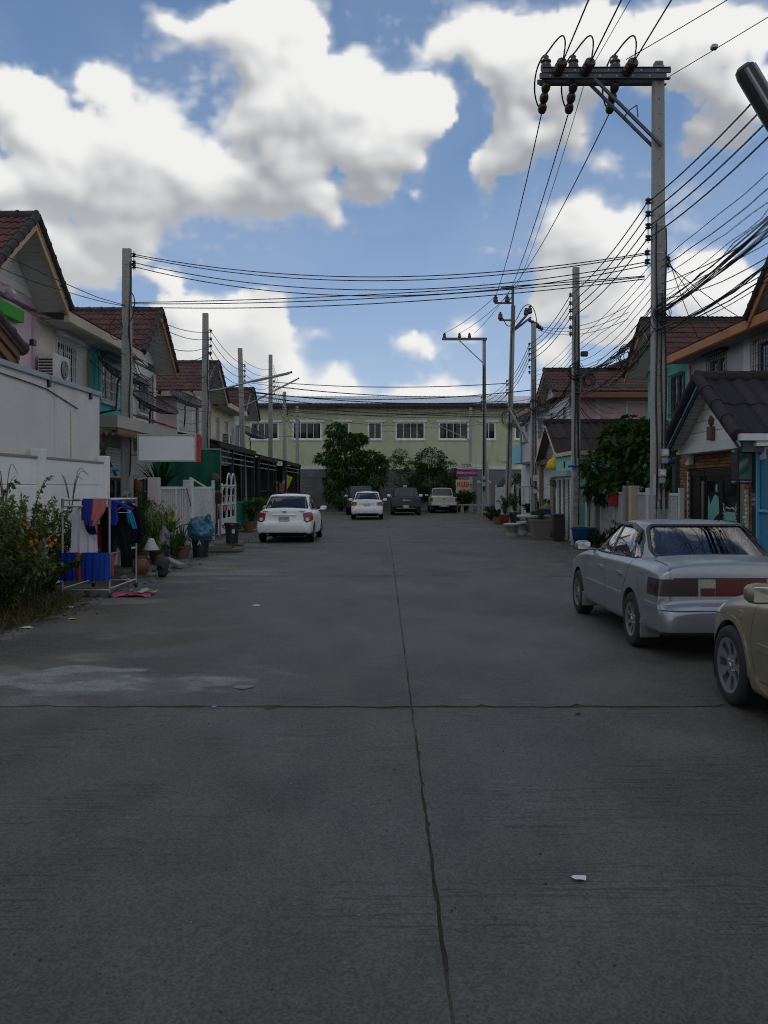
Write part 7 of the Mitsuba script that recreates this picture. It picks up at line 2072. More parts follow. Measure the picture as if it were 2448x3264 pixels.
def shutter_shop():
	k = thing('shutter_shop', 'shop with half raised roller shutter behind the first left pole', 'shop')
	F = LEFT(-6.75)
	part(k, 'wall', wall_panel(18.3, 25.6, 0, 3.05, [(20.9, 25.2, 0, 2.95)]), 'paint', col=(.34, .33, .31), tw=F)
	part(k, 'shutter_box', MB().box(20.9, 25.2, -.06, .10, 2.72, 2.95), 'paint', col=(.24, .24, .235), tw=F)
	for i in range(9):
		z = 2.02 + i * .077
		part(k, 'shutter_slat', MB().prism(Polygon([(-.015, z), (-.03, z + .018), (-.03, z + .055), (-.012, z + .072), (.0, z + .072), (.0, z)]), 'x', 20.95, 25.15), 'paint', col=(.44, .44, .42), tw=F)
	part(k, 'bottom_rail', MB().box(20.95, 25.15, -.045, .01, 1.96, 2.018), 'paint', col=(.42, .42, .41), tw=F)
	for i, a in enumerate((21.0, 21.95, 22.9, 23.85, 24.6)):
		a1 = (21.93, 22.88, 23.83, 24.58, 25.12)[i]
		d = numbered(f'{k}__glass_door')
		part(d, 'pane', MB().box(a + .04, a1 - .04, .03, .036, .08, 1.92), 'window_dark' if i != 3 else 'paint', False, None if i != 3 else (.05, .105, .12), F)
		part(d, 'frame', MB().box(a, a + .04, .0, .06, .03, 1.95).box(a1 - .04, a1, .0, .06, .03, 1.95).box(a + .04, a1 - .04, .0, .06, .03, .08), 'paint', col=(.13, .15, .15), tw=F)
	part(k, 'round_sticker', MB().lathe([(0, 0), (.10, .0)], (0, 0, 0), 20, 'y').xf(T().translate([24.2, .025, 1.72])), 'paint', col=(.42, .45, .45), tw=F)
	for i, t in enumerate(('รับ', 'ซ่อม', 'ผ้า')):
		part(k, 'door_lettering', text_on(t, (24.02, .025, 1.25 - i * .27), (1, 0, 0), (0, 0, 1), height=.15, thai=True, depth=.004), 'paint', col=(.34, .40, .43), tw=F)
	part(k, 'red_lantern', MB().lathe([(0, -.17), (.07, -.15), (.11, -.03), (.11, .08), (.06, .16), (0, .17)], (-6.55, 23.1, 1.75), 14), 'paint', True, (.22, .07, .03))
	part(k, 'white_bracket', MB().bar((22.9, -.12, 2.02), (23.3, -.12, 2.02), .03).bar((23.1, -.12, 2.02), (23.1, -.12, 1.9), .02), 'steel', tw=F)
	# canopy over the front
	c = thing('canopy', 'shop canopy with scalloped wooden trim and a row of red tiles', 'canopy', None)
	part(c, 'slab', MB().box(-6.8, -6.05, 19.75, 25.4, 3.14, 3.30), 'paint', col=(.42, .41, .38))
	part(c, 'fascia', MB().box(-6.05, -6.02, 19.75, 25.45, 3.08, 3.36), 'paint', col=(.38, .36, .32))
	part(c, 'end_board', MB().box(-6.8, -6.05, 19.72, 19.748, 3.08, 3.36), 'paint', col=(.20, .19, .18))
	tr = MB()
	n = 38
	pts = []
	for i in range(n):
		a = 19.8 + i * (5.6 / n)
		b = 5.6 / n
		pts += [(a, 3.02), (a + b * .25, 2.93), (a + b * .5, 2.88), (a + b * .75, 2.93)]
	pts += [(25.4, 3.02), (25.4, 3.10), (19.8, 3.10)]
	part(c, 'carved_trim', MB().prism(Polygon(pts), 'x', -6.045, -6.06), 'paint', col=(.22, .12, .055))
	part(c, 'carved_trim', MB().prism(Polygon([(p[0] - 19.8 - 6.8, p[1]) for p in pts if p[0] < 20.6] + [(-6.07, 3.02), (-6.07, 3.1), (-6.8, 3.1)]).buffer(0), 'y', 19.76, 19.745), 'paint', col=(.22, .12, .055))
	tiles(c, (-6.0, 22.3, 3.37), (0, 1, 0), np.array([-.85, 0, .30]) / math.hypot(.85, .30), [(0, 0), (3.1, 0), (3.1, .85), (0, .85)], seed=31)
	br = MB().bar((-6.1, 19.85, 3.1), (-6.7, 19.85, 1.95), .06).bar((-6.7, 19.85, 3.1), (-6.1, 19.85, 1.98), .06).bar((-6.72, 19.85, 1.9), (-6.0, 19.85, 1.9), .06).bar((-6.72, 19.85, 1.9), (-6.72, 19.85, 3.1), .06)
	part(c, 'cross_brace', br, 'paint', col=(.05, .045, .045))
	# white sign board
	s = thing('sign_board', 'blank white light box sign with a red right edge beside the first left pole', 'sign')
	xa, xb, ya, za, zb = -5.95, -4.52, 21.0, 2.33, 3.0
	part(s, 'face', MB().box(xa + .04, xb - .04, ya + .02, ya + .034, za + .04, zb - .04), 'paint', col=(.78, .80, .82))
	part(s, 'frame', MB().box(xa, xa + .038, ya, ya + .16, za, zb).box(xb - .038, xb, ya, ya + .16, za, zb).box(xa + .038, xb - .038, ya, ya + .16, zb - .038, zb).box(xa + .038, xb - .038, ya, ya + .16, za, za + .038), 'paint', col=(.40, .42, .44))
	part(s, 'red_edge', MB().box(xb + .004, xb + .075, ya + .03, ya + .18, za - .01, zb), 'paint', col=(.50, .05, .04))
	part(s, 'back_box', MB().box(xa + .04, xb - .04, ya + .04, ya + .16, za + .04, zb - .04), 'paint', col=(.4, .41, .42))
	part(s, 'hanger', MB().bar((-6.2, ya + .2, 2.85), (xb, ya + .2, 2.85), .04).bar((-6.2, ya + .2, 2.5), (xb, ya + .2, 2.5), .04), 'steel')
	single('drain_pipe', 'blue plastic drain pipe at the end of the white panel wall', 'pipe', MB().tube(chaikin([(-5.78, 18.35, .1), (-5.78, 18.35, 1.95), (-5.78, 18.35, 2.06), (-5.76, 18.4, 2.10), (-5.6, 18.45, 2.10)], 2), .045, 10), 'paint', True, (.045, .20, .27))
	# pink pier and yard behind
	single('gate_pier', 'pale pink plastered pier between the shop and the white fence', 'pillar', MB().cbox(-5.66, -5.40, 20.85, 21.1, 0, 1.95, .015), 'paint', 30, (.50, .42, .42))
	gc = thing('green_screen', 'green tarpaulin screen hung behind the white fence', 'screen')
	P = [[(-7.6 + 2.25 * a, 28.6 + .05 * math.sin(a * 23), z) for a in np.linspace(0, 1, 30)] for z in np.linspace(1.6, 2.95, 5)]
	part(gc, 'sheet', MB().grid(P), 'paint', True, (.012, .11, .062))
	part(gc, 'top_rail', MB().tube([(-7.6, 28.6, 2.96), (-5.35, 28.6, 2.96)], .025, 8), 'steel', True)
	part(gc, 'post', MB().tube([(-5.37, 28.62, 0), (-5.37, 28.62, 2.96)], .03, 8).tube([(-7.58, 28.62, 0), (-7.58, 28.62, 2.96)], .03, 8), 'steel', True)


def bar_fence(label, key, x0, y0, x1, y1, z0, z1, step, bar, col, rails=(.12, -.02), posts=(), post_w=.10, post_top=.12, cat='fence'):
	k = thing(key, label, cat)
	p, q = np.array([x0, y0, 0.]), np.array([x1, y1, 0.])
	L = np.linalg.norm(q - p)
	t = (q - p) / L
	n = max(int(L / step), 2)
	for i in range(1, n):
		c = p + t * (L * i / n)
		part(k, 'bar', MB().cbox(c[0] - bar / 2, c[0] + bar / 2, c[1] - bar / 2, c[1] + bar / 2, z0 + .05, z1 - .04, bar * .15), 'paint', col=col)
	for dz in (z0 + rails[0], z1 + rails[1]):
		part(k, 'rail', MB().bar(p + [0, 0, dz], q + [0, 0, dz], .05, .06), 'paint', col=col)
	for f in posts:
		c = p + t * (L * f)
		part(k, 'post', MB().cbox(c[0] - post_w / 2, c[0] + post_w / 2, c[1] - post_w / 2, c[1] + post_w / 2, 0, z1 + post_top, .01), 'paint', col=col)
	return k


def left_gates():
	wcol = (.60, .61, .60)
	bar_fence('short white bar fence between the pink pier and the wide white post', 'bar_fence', -5.5, 21.2, -5.5, 24.35, .25, 1.72, .21, .05, wcol, posts=(.02, .55), post_top=.0)
	single('fence_post', 'wide white post between the two white fence sections', 'post', MB().cbox(-5.63, -5.37, 24.38, 24.62, 0, 1.92, .015), 'paint', 30, (.58, .585, .57))
	bar_fence('long white bar fence right of the wide white post', 'bar_fence', -5.5, 24.7, -5.5, 28.0, .12, 1.72, .135, .055, wcol, posts=(.03, 1.02), post_w=.09, post_top=.22)
	part('bar_fence_001', 'brace', MB().bar((-5.5, 24.75, 1.98), (-5.5, 26.9, 1.72), .045), 'paint', col=wcol)
	g = thing('arched_gate', 'white iron gate with two looped arches and scrolls, streaked with rust', 'gate')
	X = -5.5
	Y = np.linspace(28.75, 32.3, 5)
	for i, y in enumerate(Y):
		part(g, 'upright', MB().cbox(X - .03, X + .03, y - .03, y + .03, .12, 1.85 if i != 4 else 1.9, .005), 'paint', col=wcol if i else (.42, .34, .20))
	for z in (.14, .62, 1.12, 1.78):
		part(g, 'rail', MB().bar((X, Y[0], z), (X, Y[-1], z), .04), 'paint', col=wcol)
	part(g, 'sheet_panel', MB().box(X + .02, X + .024, Y[0], Y[-1], .15, .62), 'paint', col=(.52, .53, .54))
	for i in range(4):
		ym, hw = (Y[i] + Y[i + 1]) / 2, (Y[i + 1] - Y[i]) / 2
		if i >= 2:
			part(g, 'arch', MB().tube([(X, ym + hw * .92 * math.cos(t), 1.78 + .42 * math.sin(t)) for t in np.linspace(0, math.pi, 16)], .028, 8), 'paint', True, wcol)
		part(g, 'arch', MB().tube([(X, ym + hw * .8 * math.cos(t), 1.55 + .18 * math.sin(t)) for t in np.linspace(0, math.pi, 14)], .02, 6), 'paint', True, wcol)
		sc = [(X, ym + .18 * math.sin(t * 1.0) * (1 - t / 9), 1.12 + .30 * math.cos(t) * (1 - t / 12)) for t in np.linspace(-.5, 5.2, 30)]
		part(g, 'scroll', MB().tube(sc, .018, 6), 'paint', True, wcol)
	m = thing('mailbox', 'red letter box hung on the white iron gate', 'mailbox')
	part(m, 'body', MB().cbox(-5.46, -5.30, 28.45, 28.70, 1.24, 1.52, .03), 'paint', col=(.42, .03, .035))
	part(m, 'slot', MB().box(-5.44, -5.32, 28.444, 28.449, 1.42, 1.44), 'dark_void')
	single('mailbox', 'dark letter box beside the red one on the gate post', 'mailbox', MB().cbox(-5.44, -5.26, 28.10, 28.30, 1.18, 1.56, .02), 'black_plastic')
	single('red_tag', 'small red tag hanging on the white iron gate', 'tag', MB().cbox(-5.44, -5.40, 29.9, 30.05, .88, 1.12, .02), 'paint', 30, (.35, .05, .03))
	single('garden_lamp', 'round dark globe lamp on the left gate post', 'lamp', MB().lathe([(0, -.16), (.10, -.13), (.16, 0), (.11, .12), (0, .16)], (-5.5, 28.4, 2.02), 16).tube([(-5.5, 28.4, 1.6), (-5.5, 28.4, 1.87)], .03, 8), 'paint', 50, (.10, .09, .075))
	single('pole_stick', 'thin dark stick leaning on the white bar fence', 'stick', MB().tube([(-5.38, 24.6, .95), (-5.42, 23.9, 1.72)], .010, 6), 'black_plastic')
	single('iron_bar', 'dark upright iron bar beside the letter boxes of the gate', 'bar', MB().tube([(-5.36, 28.0, .2), (-5.36, 28.0, 1.5)], .03, 6), 'black_plastic')

	# bins
	def bin_(label, x, y, z, r, h, key='rubbish_bin'):
		k = thing(key, label, 'bin')
		part(k, 'body', MB().lathe([(0, .0), (r * .80, 0), (r * .97, h * .93), (r * 1.05, h * .93), (r * 1.06, h), (r * .96, h), (r * .93, h * .9), (r * .76, .03), (0, .03)], (x, y, z), 28), 'black_plastic', 40)
		for s in (-1, 1):
			part(k, 'handle', MB().tube(chaikin([(x + s * r * .95, y, z + h * .88), (x + s * r * 1.25, y, z + h * .92), (x + s * r * 1.3, y, z + h * .80), (x + s * r * .98, y, z + h * .74)], 2), .016, 6), 'black_plastic', True)
		return k
	k = bin_('black rubbish bin overflowing with a blue plastic bag on the left', -4.50, 21.4, 0, .225, .52)
	part(k, 'lettering', text_on('A', (-4.535, 21.19, .30), (1, 0, 0), (0, 0, 1), height=.12, depth=.004), 'paint', col=(.42, .42, .42))
	rg = np.random.default_rng(12)
	P = []
	for zz, rr in zip(np.interp(np.linspace(0, 1, 30), np.linspace(0, 1, 10), (.40, .46, .52, .60, .70, .80, .88, .95, .98, .985)), np.interp(np.linspace(0, 1, 30), np.linspace(0, 1, 10), (.20, .235, .30, .315, .31, .285, .24, .18, .09, .01))):
		row = []
		for t in np.arange(65) / 64 * 2 * math.pi:
			q_ = np.array([[math.cos(t) * 2.6 + 3, math.sin(t) * 2.6, zz * 6]])
			w = (meshkit.fbm(q_, 2)[0] - .5) + .8 * (abs(meshkit.noise(q_ * 2.2)[0] - .5) - .25)
			row.append((-4.50 + (rr + .14 * w * (zz > .5)) * math.cos(t), 21.4 + (rr + .14 * w * (zz > .5)) * math.sin(t), zz + .10 * (w) * (zz > .6)))
		P.append(row)
	bag = MB().grid(P).tube(chaikin([(-4.36, 21.3, .90), (-4.30, 21.25, 1.03), (-4.25, 21.3, 1.06), (-4.24, 21.3, .85)], 2), .035, 6)
	single('rubbish_bag', 'stuffed blue plastic bag in the mouth of the black bin', 'bag', bag, 'blue_bag', True)
	k = bin_('black bucket bin with a white label standing on stacked slabs', -4.02, 23.1, .25, .195, .50)
	part(k, 'rim_lid', MB().lathe([(0, .0), (.20, .0), (.21, -.04), (.215, -.04), (.21, .015), (0, .03)], (-4.02, 23.1, .755), 26), 'black_plastic', 40)
	part(k, 'white_label', MB().box(-3.99, -3.91, 22.915, 22.919, .50, .60), 'paint', col=(.55, .55, .55))
	single('slab_stack', 'broken concrete slabs and a round pipe stacked under the bucket bin', 'slabs', MB().cbox(-4.6, -3.75, 22.85, 23.35, 0.02, .10, .01).cbox(-4.75, -4.0, 22.9, 23.3, .105, .17, .01).tube([(-4.5, 23.1, .21), (-3.72, 23.15, .21)], .07, 12), 'paint', 30, (.17, .155, .13))

	# the pedestal and its orchid, potted plants
	k = thing('pedestal', 'white fluted plant pedestal in front of the short white fence', 'pedestal')
	part(k, 'column', MB().lathe([(0, 0), (.16, 0), (.16, .06), (.11, .09), (.09, .3), (.10, .46), (.15, .52), (.16, .56), (0, .56)], (-5.20, 21.2, .04), 20), 'paint', 30, (.52, .54, .56))
	rosette('orchid', 'yellow green orchid clump on the white pedestal', (-5.2, 21.2, .60), rg, 30, .55, .06, G_LIGHT, .75)
	fl = MB()
	for i in range(12):
		c = np.array([-5.15 + rg.normal(0, .06), 21.05, .95 + rg.random() * .35])
		for j in range(5):
			t = j * 1.257 + rg.random()
			fl.add([c, c + [.035 * math.cos(t), -.01, .035 * math.sin(t)], c + [.05 * math.cos(t + .4), -.012, .05 * math.sin(t + .4)], c + [.035 * math.cos(t + .8), -.01, .035 * math.sin(t + .8)]], [[0, 1, 2, 3]])
	part('orchid', 'blossom', fl, 'leaf', False, (.42, .36, .04))


def shrubs_left():
	rg = np.random.default_rng(23)
	# wild growth along the white wall; stems lean out over the road edge
	names = [('leafy climber with bright green shoots at the far left edge of the photo', (-5.45, 10.6), 15, 2.1, .5, (G_LIGHT, G_MID, G_YEL)), ('loose light green bush against the white wall at the left', (-5.5, 11.6), 15, 1.6, .55, (G_LIGHT, G_YEL, G_LIGHT)),
             ('dense dark green bush in the middle of the weeds', (-5.35, 12.4), 22, 1.35, .55, (G_MID, G_DARK, G_LIGHT)), ('yellowish bush next to the clothes rack', (-5.45, 13.3), 22, 1.55, .5, (G_YEL, G_LIGHT, G_MID)), ('bush growing behind the clothes rack', (-5.45, 14.4), 20, 1.4, .45, (G_MID, G_LIGHT)), ('low bush at the wall beyond the clothes rack', (-5.4, 15.6), 16, 1.1, .45, (G_MID, G_DARK)),
             ('bush at the front left edge of the weeds', (-5.0, 10.6), 20, 1.25, .5, (G_MID, G_DARK, G_DRY)), ('brownish straggling bush in front of the white wall', (-5.3, 11.9), 20, 1.2, .45, (G_DRY, G_MID))]
	names += [('tangled green growth at the wall near the left edge of the photo', (-5.55, 10.0), 18, 1.8, .55, (G_LIGHT, G_YEL, G_MID)), ('light leafy growth climbing the white wall left of the rack', (-5.6, 12.9), 17, 1.6, .45, (G_LIGHT, G_YEL)), ('low dark growth at the road edge before the cosmos', (-4.85, 11.2), 26, .85, .45, (G_MID, G_DARK, G_DRY)), ('low green growth right before the clothes rack', (-5.05, 13.0), 20, .8, .4, (G_MID, G_DARK))]
	for lab, (x, y), n, h, sp, cols in names:
		sprig('shrub', lab, (x, y, 0), rg, n, h * 1.12, sp * 1.15, .085, .045, cols, 54, lean=(.12, -.05), droop=.35)
	for i, (x, y, zt, lab) in enumerate(((-5.62, 13.75, 2.02, 'thin climbing shoot with round leaves reaching up the white post'), (-5.5, 12.1, 1.95, 'thin shoot with a yellow leafy tip before the white wall'), (-5.6, 10.9, 2.2, 'drooping vine shoot at the top left of the weeds'), (-5.6, 11.5, 1.9, 'leafy shoot arching over the weeds before the panel wall'), (-5.55, 10.3, 2.05, 'bright leafy shoot at the left edge below the vine'), (-5.6, 13.2, 1.7, 'light yellow green shoot left of the clothes rack'))):
		sprig('vine', lab, (x, y, .6), rg, 3, zt - .6, .42, .08, .055, (G_MID, G_LIGHT), 44, start=.25)
	for i, (x, y, lab) in enumerate(((-5.55, 15.3, 'bare forked twig standing above the clothes rack'), (-5.55, 12.6, 'bare twig before the white wall post'))):
		k = thing('dry_twig', lab, 'twig')
		m = MB()
		for j in range(5):
			a = rg.uniform(-.5, .9)
			m.tube(chaikin([(x, y, .3), (x + .02, y + .1, 1.3), (x + .05, y + a * .5, 1.75 + .1 * j), (x + .08, y + a * 1.1, 1.85 + .12 * rg.random())], 2), np.linspace(.012, .003, 13), 5)
		part(k, 'branch', m, 'paint', True, (.16, .14, .11))
	sprig('flowering_plant', 'bushy plant with orange cosmos flowers at the left roadside', (-4.86, 12.1, 0), rg, 26, 1.1, .42, .075, .022, (G_MID, G_LIGHT), 50)
	for i in range(13):
		c = np.array([-4.66 + rg.normal(0, .11), 11.9 + rg.normal(0, .35), .80 + rg.random() * .45])
		m = MB()
		for j in range(7):
			t = j * 2 * math.pi / 7
			u = np.array([math.cos(t), -.25 + .2 * math.sin(t * 2), math.sin(t)])
			v = np.array([math.cos(t + .5), -.25, math.sin(t + .5)])
			w = np.array([math.cos(t - .5), -.25, math.sin(t - .5)])
			m.add([c, c + .018 * v, c + .034 * u, c + .018 * w], [[0, 1, 2, 3]])
		part('flowering_plant', 'flower', m, 'leaf', False, (.62, .17, .01))
	# grass along the road edge
	n = 5200
	x = rg.uniform(-5.7, -4.35, n)
	y = rg.uniform(7.0, 13.6, n)
	keep = (x < -4.42 + .14 * np.sin(y * 2.3) + .05 * rg.normal(size=n)) & (meshkit.fbm(np.column_stack([x * 2, y * 2, 0 * x]), 2) > .30)
	x, y = x[keep], y[keep]
	for lab, sel, col in (('grass', np.arange(len(x)) % 2 == 0, (.06, .085, .022)), ('dry_grass', np.arange(len(x)) % 2 == 1, (.13, .105, .055))):
		P = np.column_stack([x[sel], y[sel], np.full(sel.sum(), -.02)])
		D = np.column_stack([rg.normal(.15, .35, len(P)), rg.normal(0, .35, len(P)), np.ones(len(P))])
		V, Fc = leaves(P, D, .30, .012, rg, .25, .2)
		single(lab, 'rough green roadside grass under the weeds on the left' if lab == 'grass' else 'dry straw coloured grass mixed into the roadside grass', 'grass', (V, Fc), 'leaf', False, col, kind='stuff')
	# litter along the edge
	for i, (x, y, s, c, lab) in enumerate(((-4.35, 10.6, .10, (.5, .5, .48), 'white paper scrap by the weeds'), (-4.62, 11.6, .12, (.4, .42, .42), 'crumpled grey plastic in the roadside grass'), (-4.3, 9.4, .10, (.55, .55, .52), 'thin white strip lying at the left road edge'), (-4.5, 12.4, .13, (.32, .36, .36), 'pale plastic bag scrap among the weeds'), (-4.05, 11.3, .07, (.40, .42, .16), 'yellow leaf scrap at the edge of the weeds'),
											(-1.85, 12.6, .07, (.6, .6, .6), 'small white scrap on the road, left of the middle'), (.86, 3.81, .038, (.55, .55, .55), 'white bird dropping or paper fleck on the near right slab'), (-1.2, 7.45, .09, (.17, .17, .165), 'pale round chip mark near the cross joint'), (-1.32, 6.78, .03, (.10, .32, .42), 'small blue bottle cap in the cross joint'), (-2.75, 4.75, .035, (.42, .40, .12), 'yellow fallen leaf on the near left slab'), (1.47, 6.57, .03, (.03, .03, .03), 'dark twig scrap by the cross joint on the right'))):
		m = MB()
		n = 8
		ring = [(x + s * (.6 + .5 * rg.random()) * math.cos(t), y + s * (.5 + .4 * rg.random()) * math.sin(t), .004 + .01 * rg.random()) for t in np.arange(n) * 2 * math.pi / n]
		m.add(ring + [(x, y, .012 + s * .12)], [[j, (j + 1) % n, n] for j in range(n)])
		single('litter', lab, 'litter', m, 'paint', False, c)
	# pots, stones and greenery between rack and fence
	sprig('bamboo_plant', 'tall narrow leaved plant hiding the shop corner beyond the clothes rack', (-5.35, 18.6, 0), rg, 30, 1.75, .45, .20, .026, (G_MID, G_DARK), 44, droop=.7, lean=(.1, -.1))
	sprig('bamboo_plant', 'narrow leaved plant in front of the short white fence', (-5.3, 20.2, 0), rg, 22, 1.55, .4, .20, .026, (G_MID, G_LIGHT), 40, droop=.7)
	rosette('strap_plant', 'strap leaved plant at the foot of the white pedestal', (-5.0, 20.7, .05), rg, 34, .55, .045, G_MID, .9)
	rosette('strap_plant', 'low fern like plant next to the grey pot', (-5.15, 21.9, .05), rg, 40, .6, .04, G_MID, .9)
	pot('round brown grey pot by the black bin', -4.86, 21.0, .21, .30, (.15, .10, .075))
	rosette('strap_plant', 'leafy plant in the brown grey pot', (-4.86, 21.0, .25), rg, 30, .42, .04, G_MID, 1.0)
	pot('dark glazed pot among the left plants', -5.05, 19.6, .24, .30, (.045, .04, .035))
	k = thing('clay_jug', 'round clay jug half hidden in the greenery', 'jug')
	part(k, 'body', MB().lathe([(0, 0), (.10, 0), (.17, .10), (.18, .2), (.12, .30), (.09, .33), (.10, .36), (.07, .36), (.06, .3), (0, .28)], (-4.75, 17.0, 0), 20), 'paint', 40, (.18, .085, .05))
	sprig('shrub', 'dark low shrub behind the clay jug', (-5.0, 17.4, 0), rg, 20, .9, .4, .10, .04, (G_DARK, G_MID), 40)
	sprig('shrub', 'dark shrub between the clothes rack and the shop', (-5.25, 16.6, 0), rg, 22, 1.15, .45, .10, .04, (G_DARK, G_MID), 40)
	st = trimesh.creation.icosphere(3, 1.0)
	v = st.vertices * [.13, .12, .24] + [-4.22, 16.6, .22]
	v = v + (meshkit.fbm(v * 7, 3)[:, None] - .5) * .16
	single('garden_figure', 'small dark weathered garden figure at the kerb beyond the clothes rack', 'figure', (v, st.faces), 'paint', True, (.045, .042, .038))
	single('concrete_plank', 'slanting broken concrete plank before the left pots', 'plank', MB().bar((-4.72, 18.9, .16), (-4.25, 18.3, .06), .16, .07), 'paint', False, (.24, .235, .22))
	for i, (x, y, s) in enumerate(((-4.55, 18.1, .12), (-4.35, 17.6, .08), (-4.62, 17.7, .09), (-4.75, 15.9, .10), (-4.6, 13.75, .13))):
		m = trimesh.creation.icosphere(2, 1.0)
		v = m.vertices * [s, s * .8, s * .6] + [x, y, s * .4]
		v = v + (meshkit.fbm(v * 12 + i, 2)[:, None] - .5) * s * .7
		single('stone', ['grey stone beside the slanting plank', 'small stone at the left kerb', 'stone near the clay jug', 'stone behind the clothes rack', 'flat stone under the front of the clothes rack'][i], 'stone', (v, m.faces), 'paint', False, (.16, .15, .135))
	single('white_hat', 'crumpled white bag between the rack and the left plants', 'bag', MB().lathe([(0, .24), (.05, .23), (.10, .12), (.17, .0), (.15, .0), (.0, .02)], (-4.7, 17.6, .45), 12), 'paint', True, (.42, .42, .40))
	rosette('palm', 'dark spiky palm behind the short white fence', (-6.2, 24.2, 1.55), rg, 34, .95, .075, G_DARK, .75, arch=.35)
	single('planter_trough', 'brown planter trough on the wall behind the short white fence', 'planter', MB().cbox(-6.9, -5.75, 23.9, 24.3, 1.30, 1.58, .02), 'paint', 30, (.07, .045, .032))
	single('low_wall', 'low brick coloured wall behind the short white fence', 'wall', MB().cbox(-6.95, -5.7, 23.85, 24.35, 0, 1.295, .01), 'paint', 30, (.16, .12, .10))


# ------------------------------------------------------------------ clothes rack
def cloth(rows, y, folds=3, amp=.018, seed=0, m=26, thick=.022, yaw=0.0, wav=1.0):
	"""A hanging piece of cloth: rows of (z, x left, x right) from the top down; two sheets closed at the edges, with folds that grow downwards."""
	rows = np.array(rows, float)
	n = 18
	t = np.linspace(0, 1, n)
	s = np.linspace(0, 1, len(rows))
	Z, A, Bx = (np.interp(t, s, rows[:, k]) for k in range(3))
	u = np.linspace(0, 1, m)
	rg = np.random.default_rng(seed)
	ph = rg.random(3) * 6
	out = MB()
	for sgn in (-1, 1):
		P = []
		for i in range(n):
			x = A[i] + (Bx[i] - A[i]) * u
			f = amp * (.35 + 1.0 * t[i]) * (np.sin(folds * 2 * np.pi * u + ph[0] + .6 * t[i]) + .5 * np.sin(folds * 3.7 * np.pi * u + ph[1] - t[i]))
			lens = thick * np.sqrt(np.clip(4 * u * (1 - u), 0, 1)) * (.5 + .5 * t[i])
			P.append(np.column_stack([x, y + f + sgn * lens + (x - x.mean()) * math.tan(yaw), Z[i] + .008 * wav * np.sin(folds * 2 * np.pi * u + ph[2]) * t[i]]))
		out.grid(P)
	return out


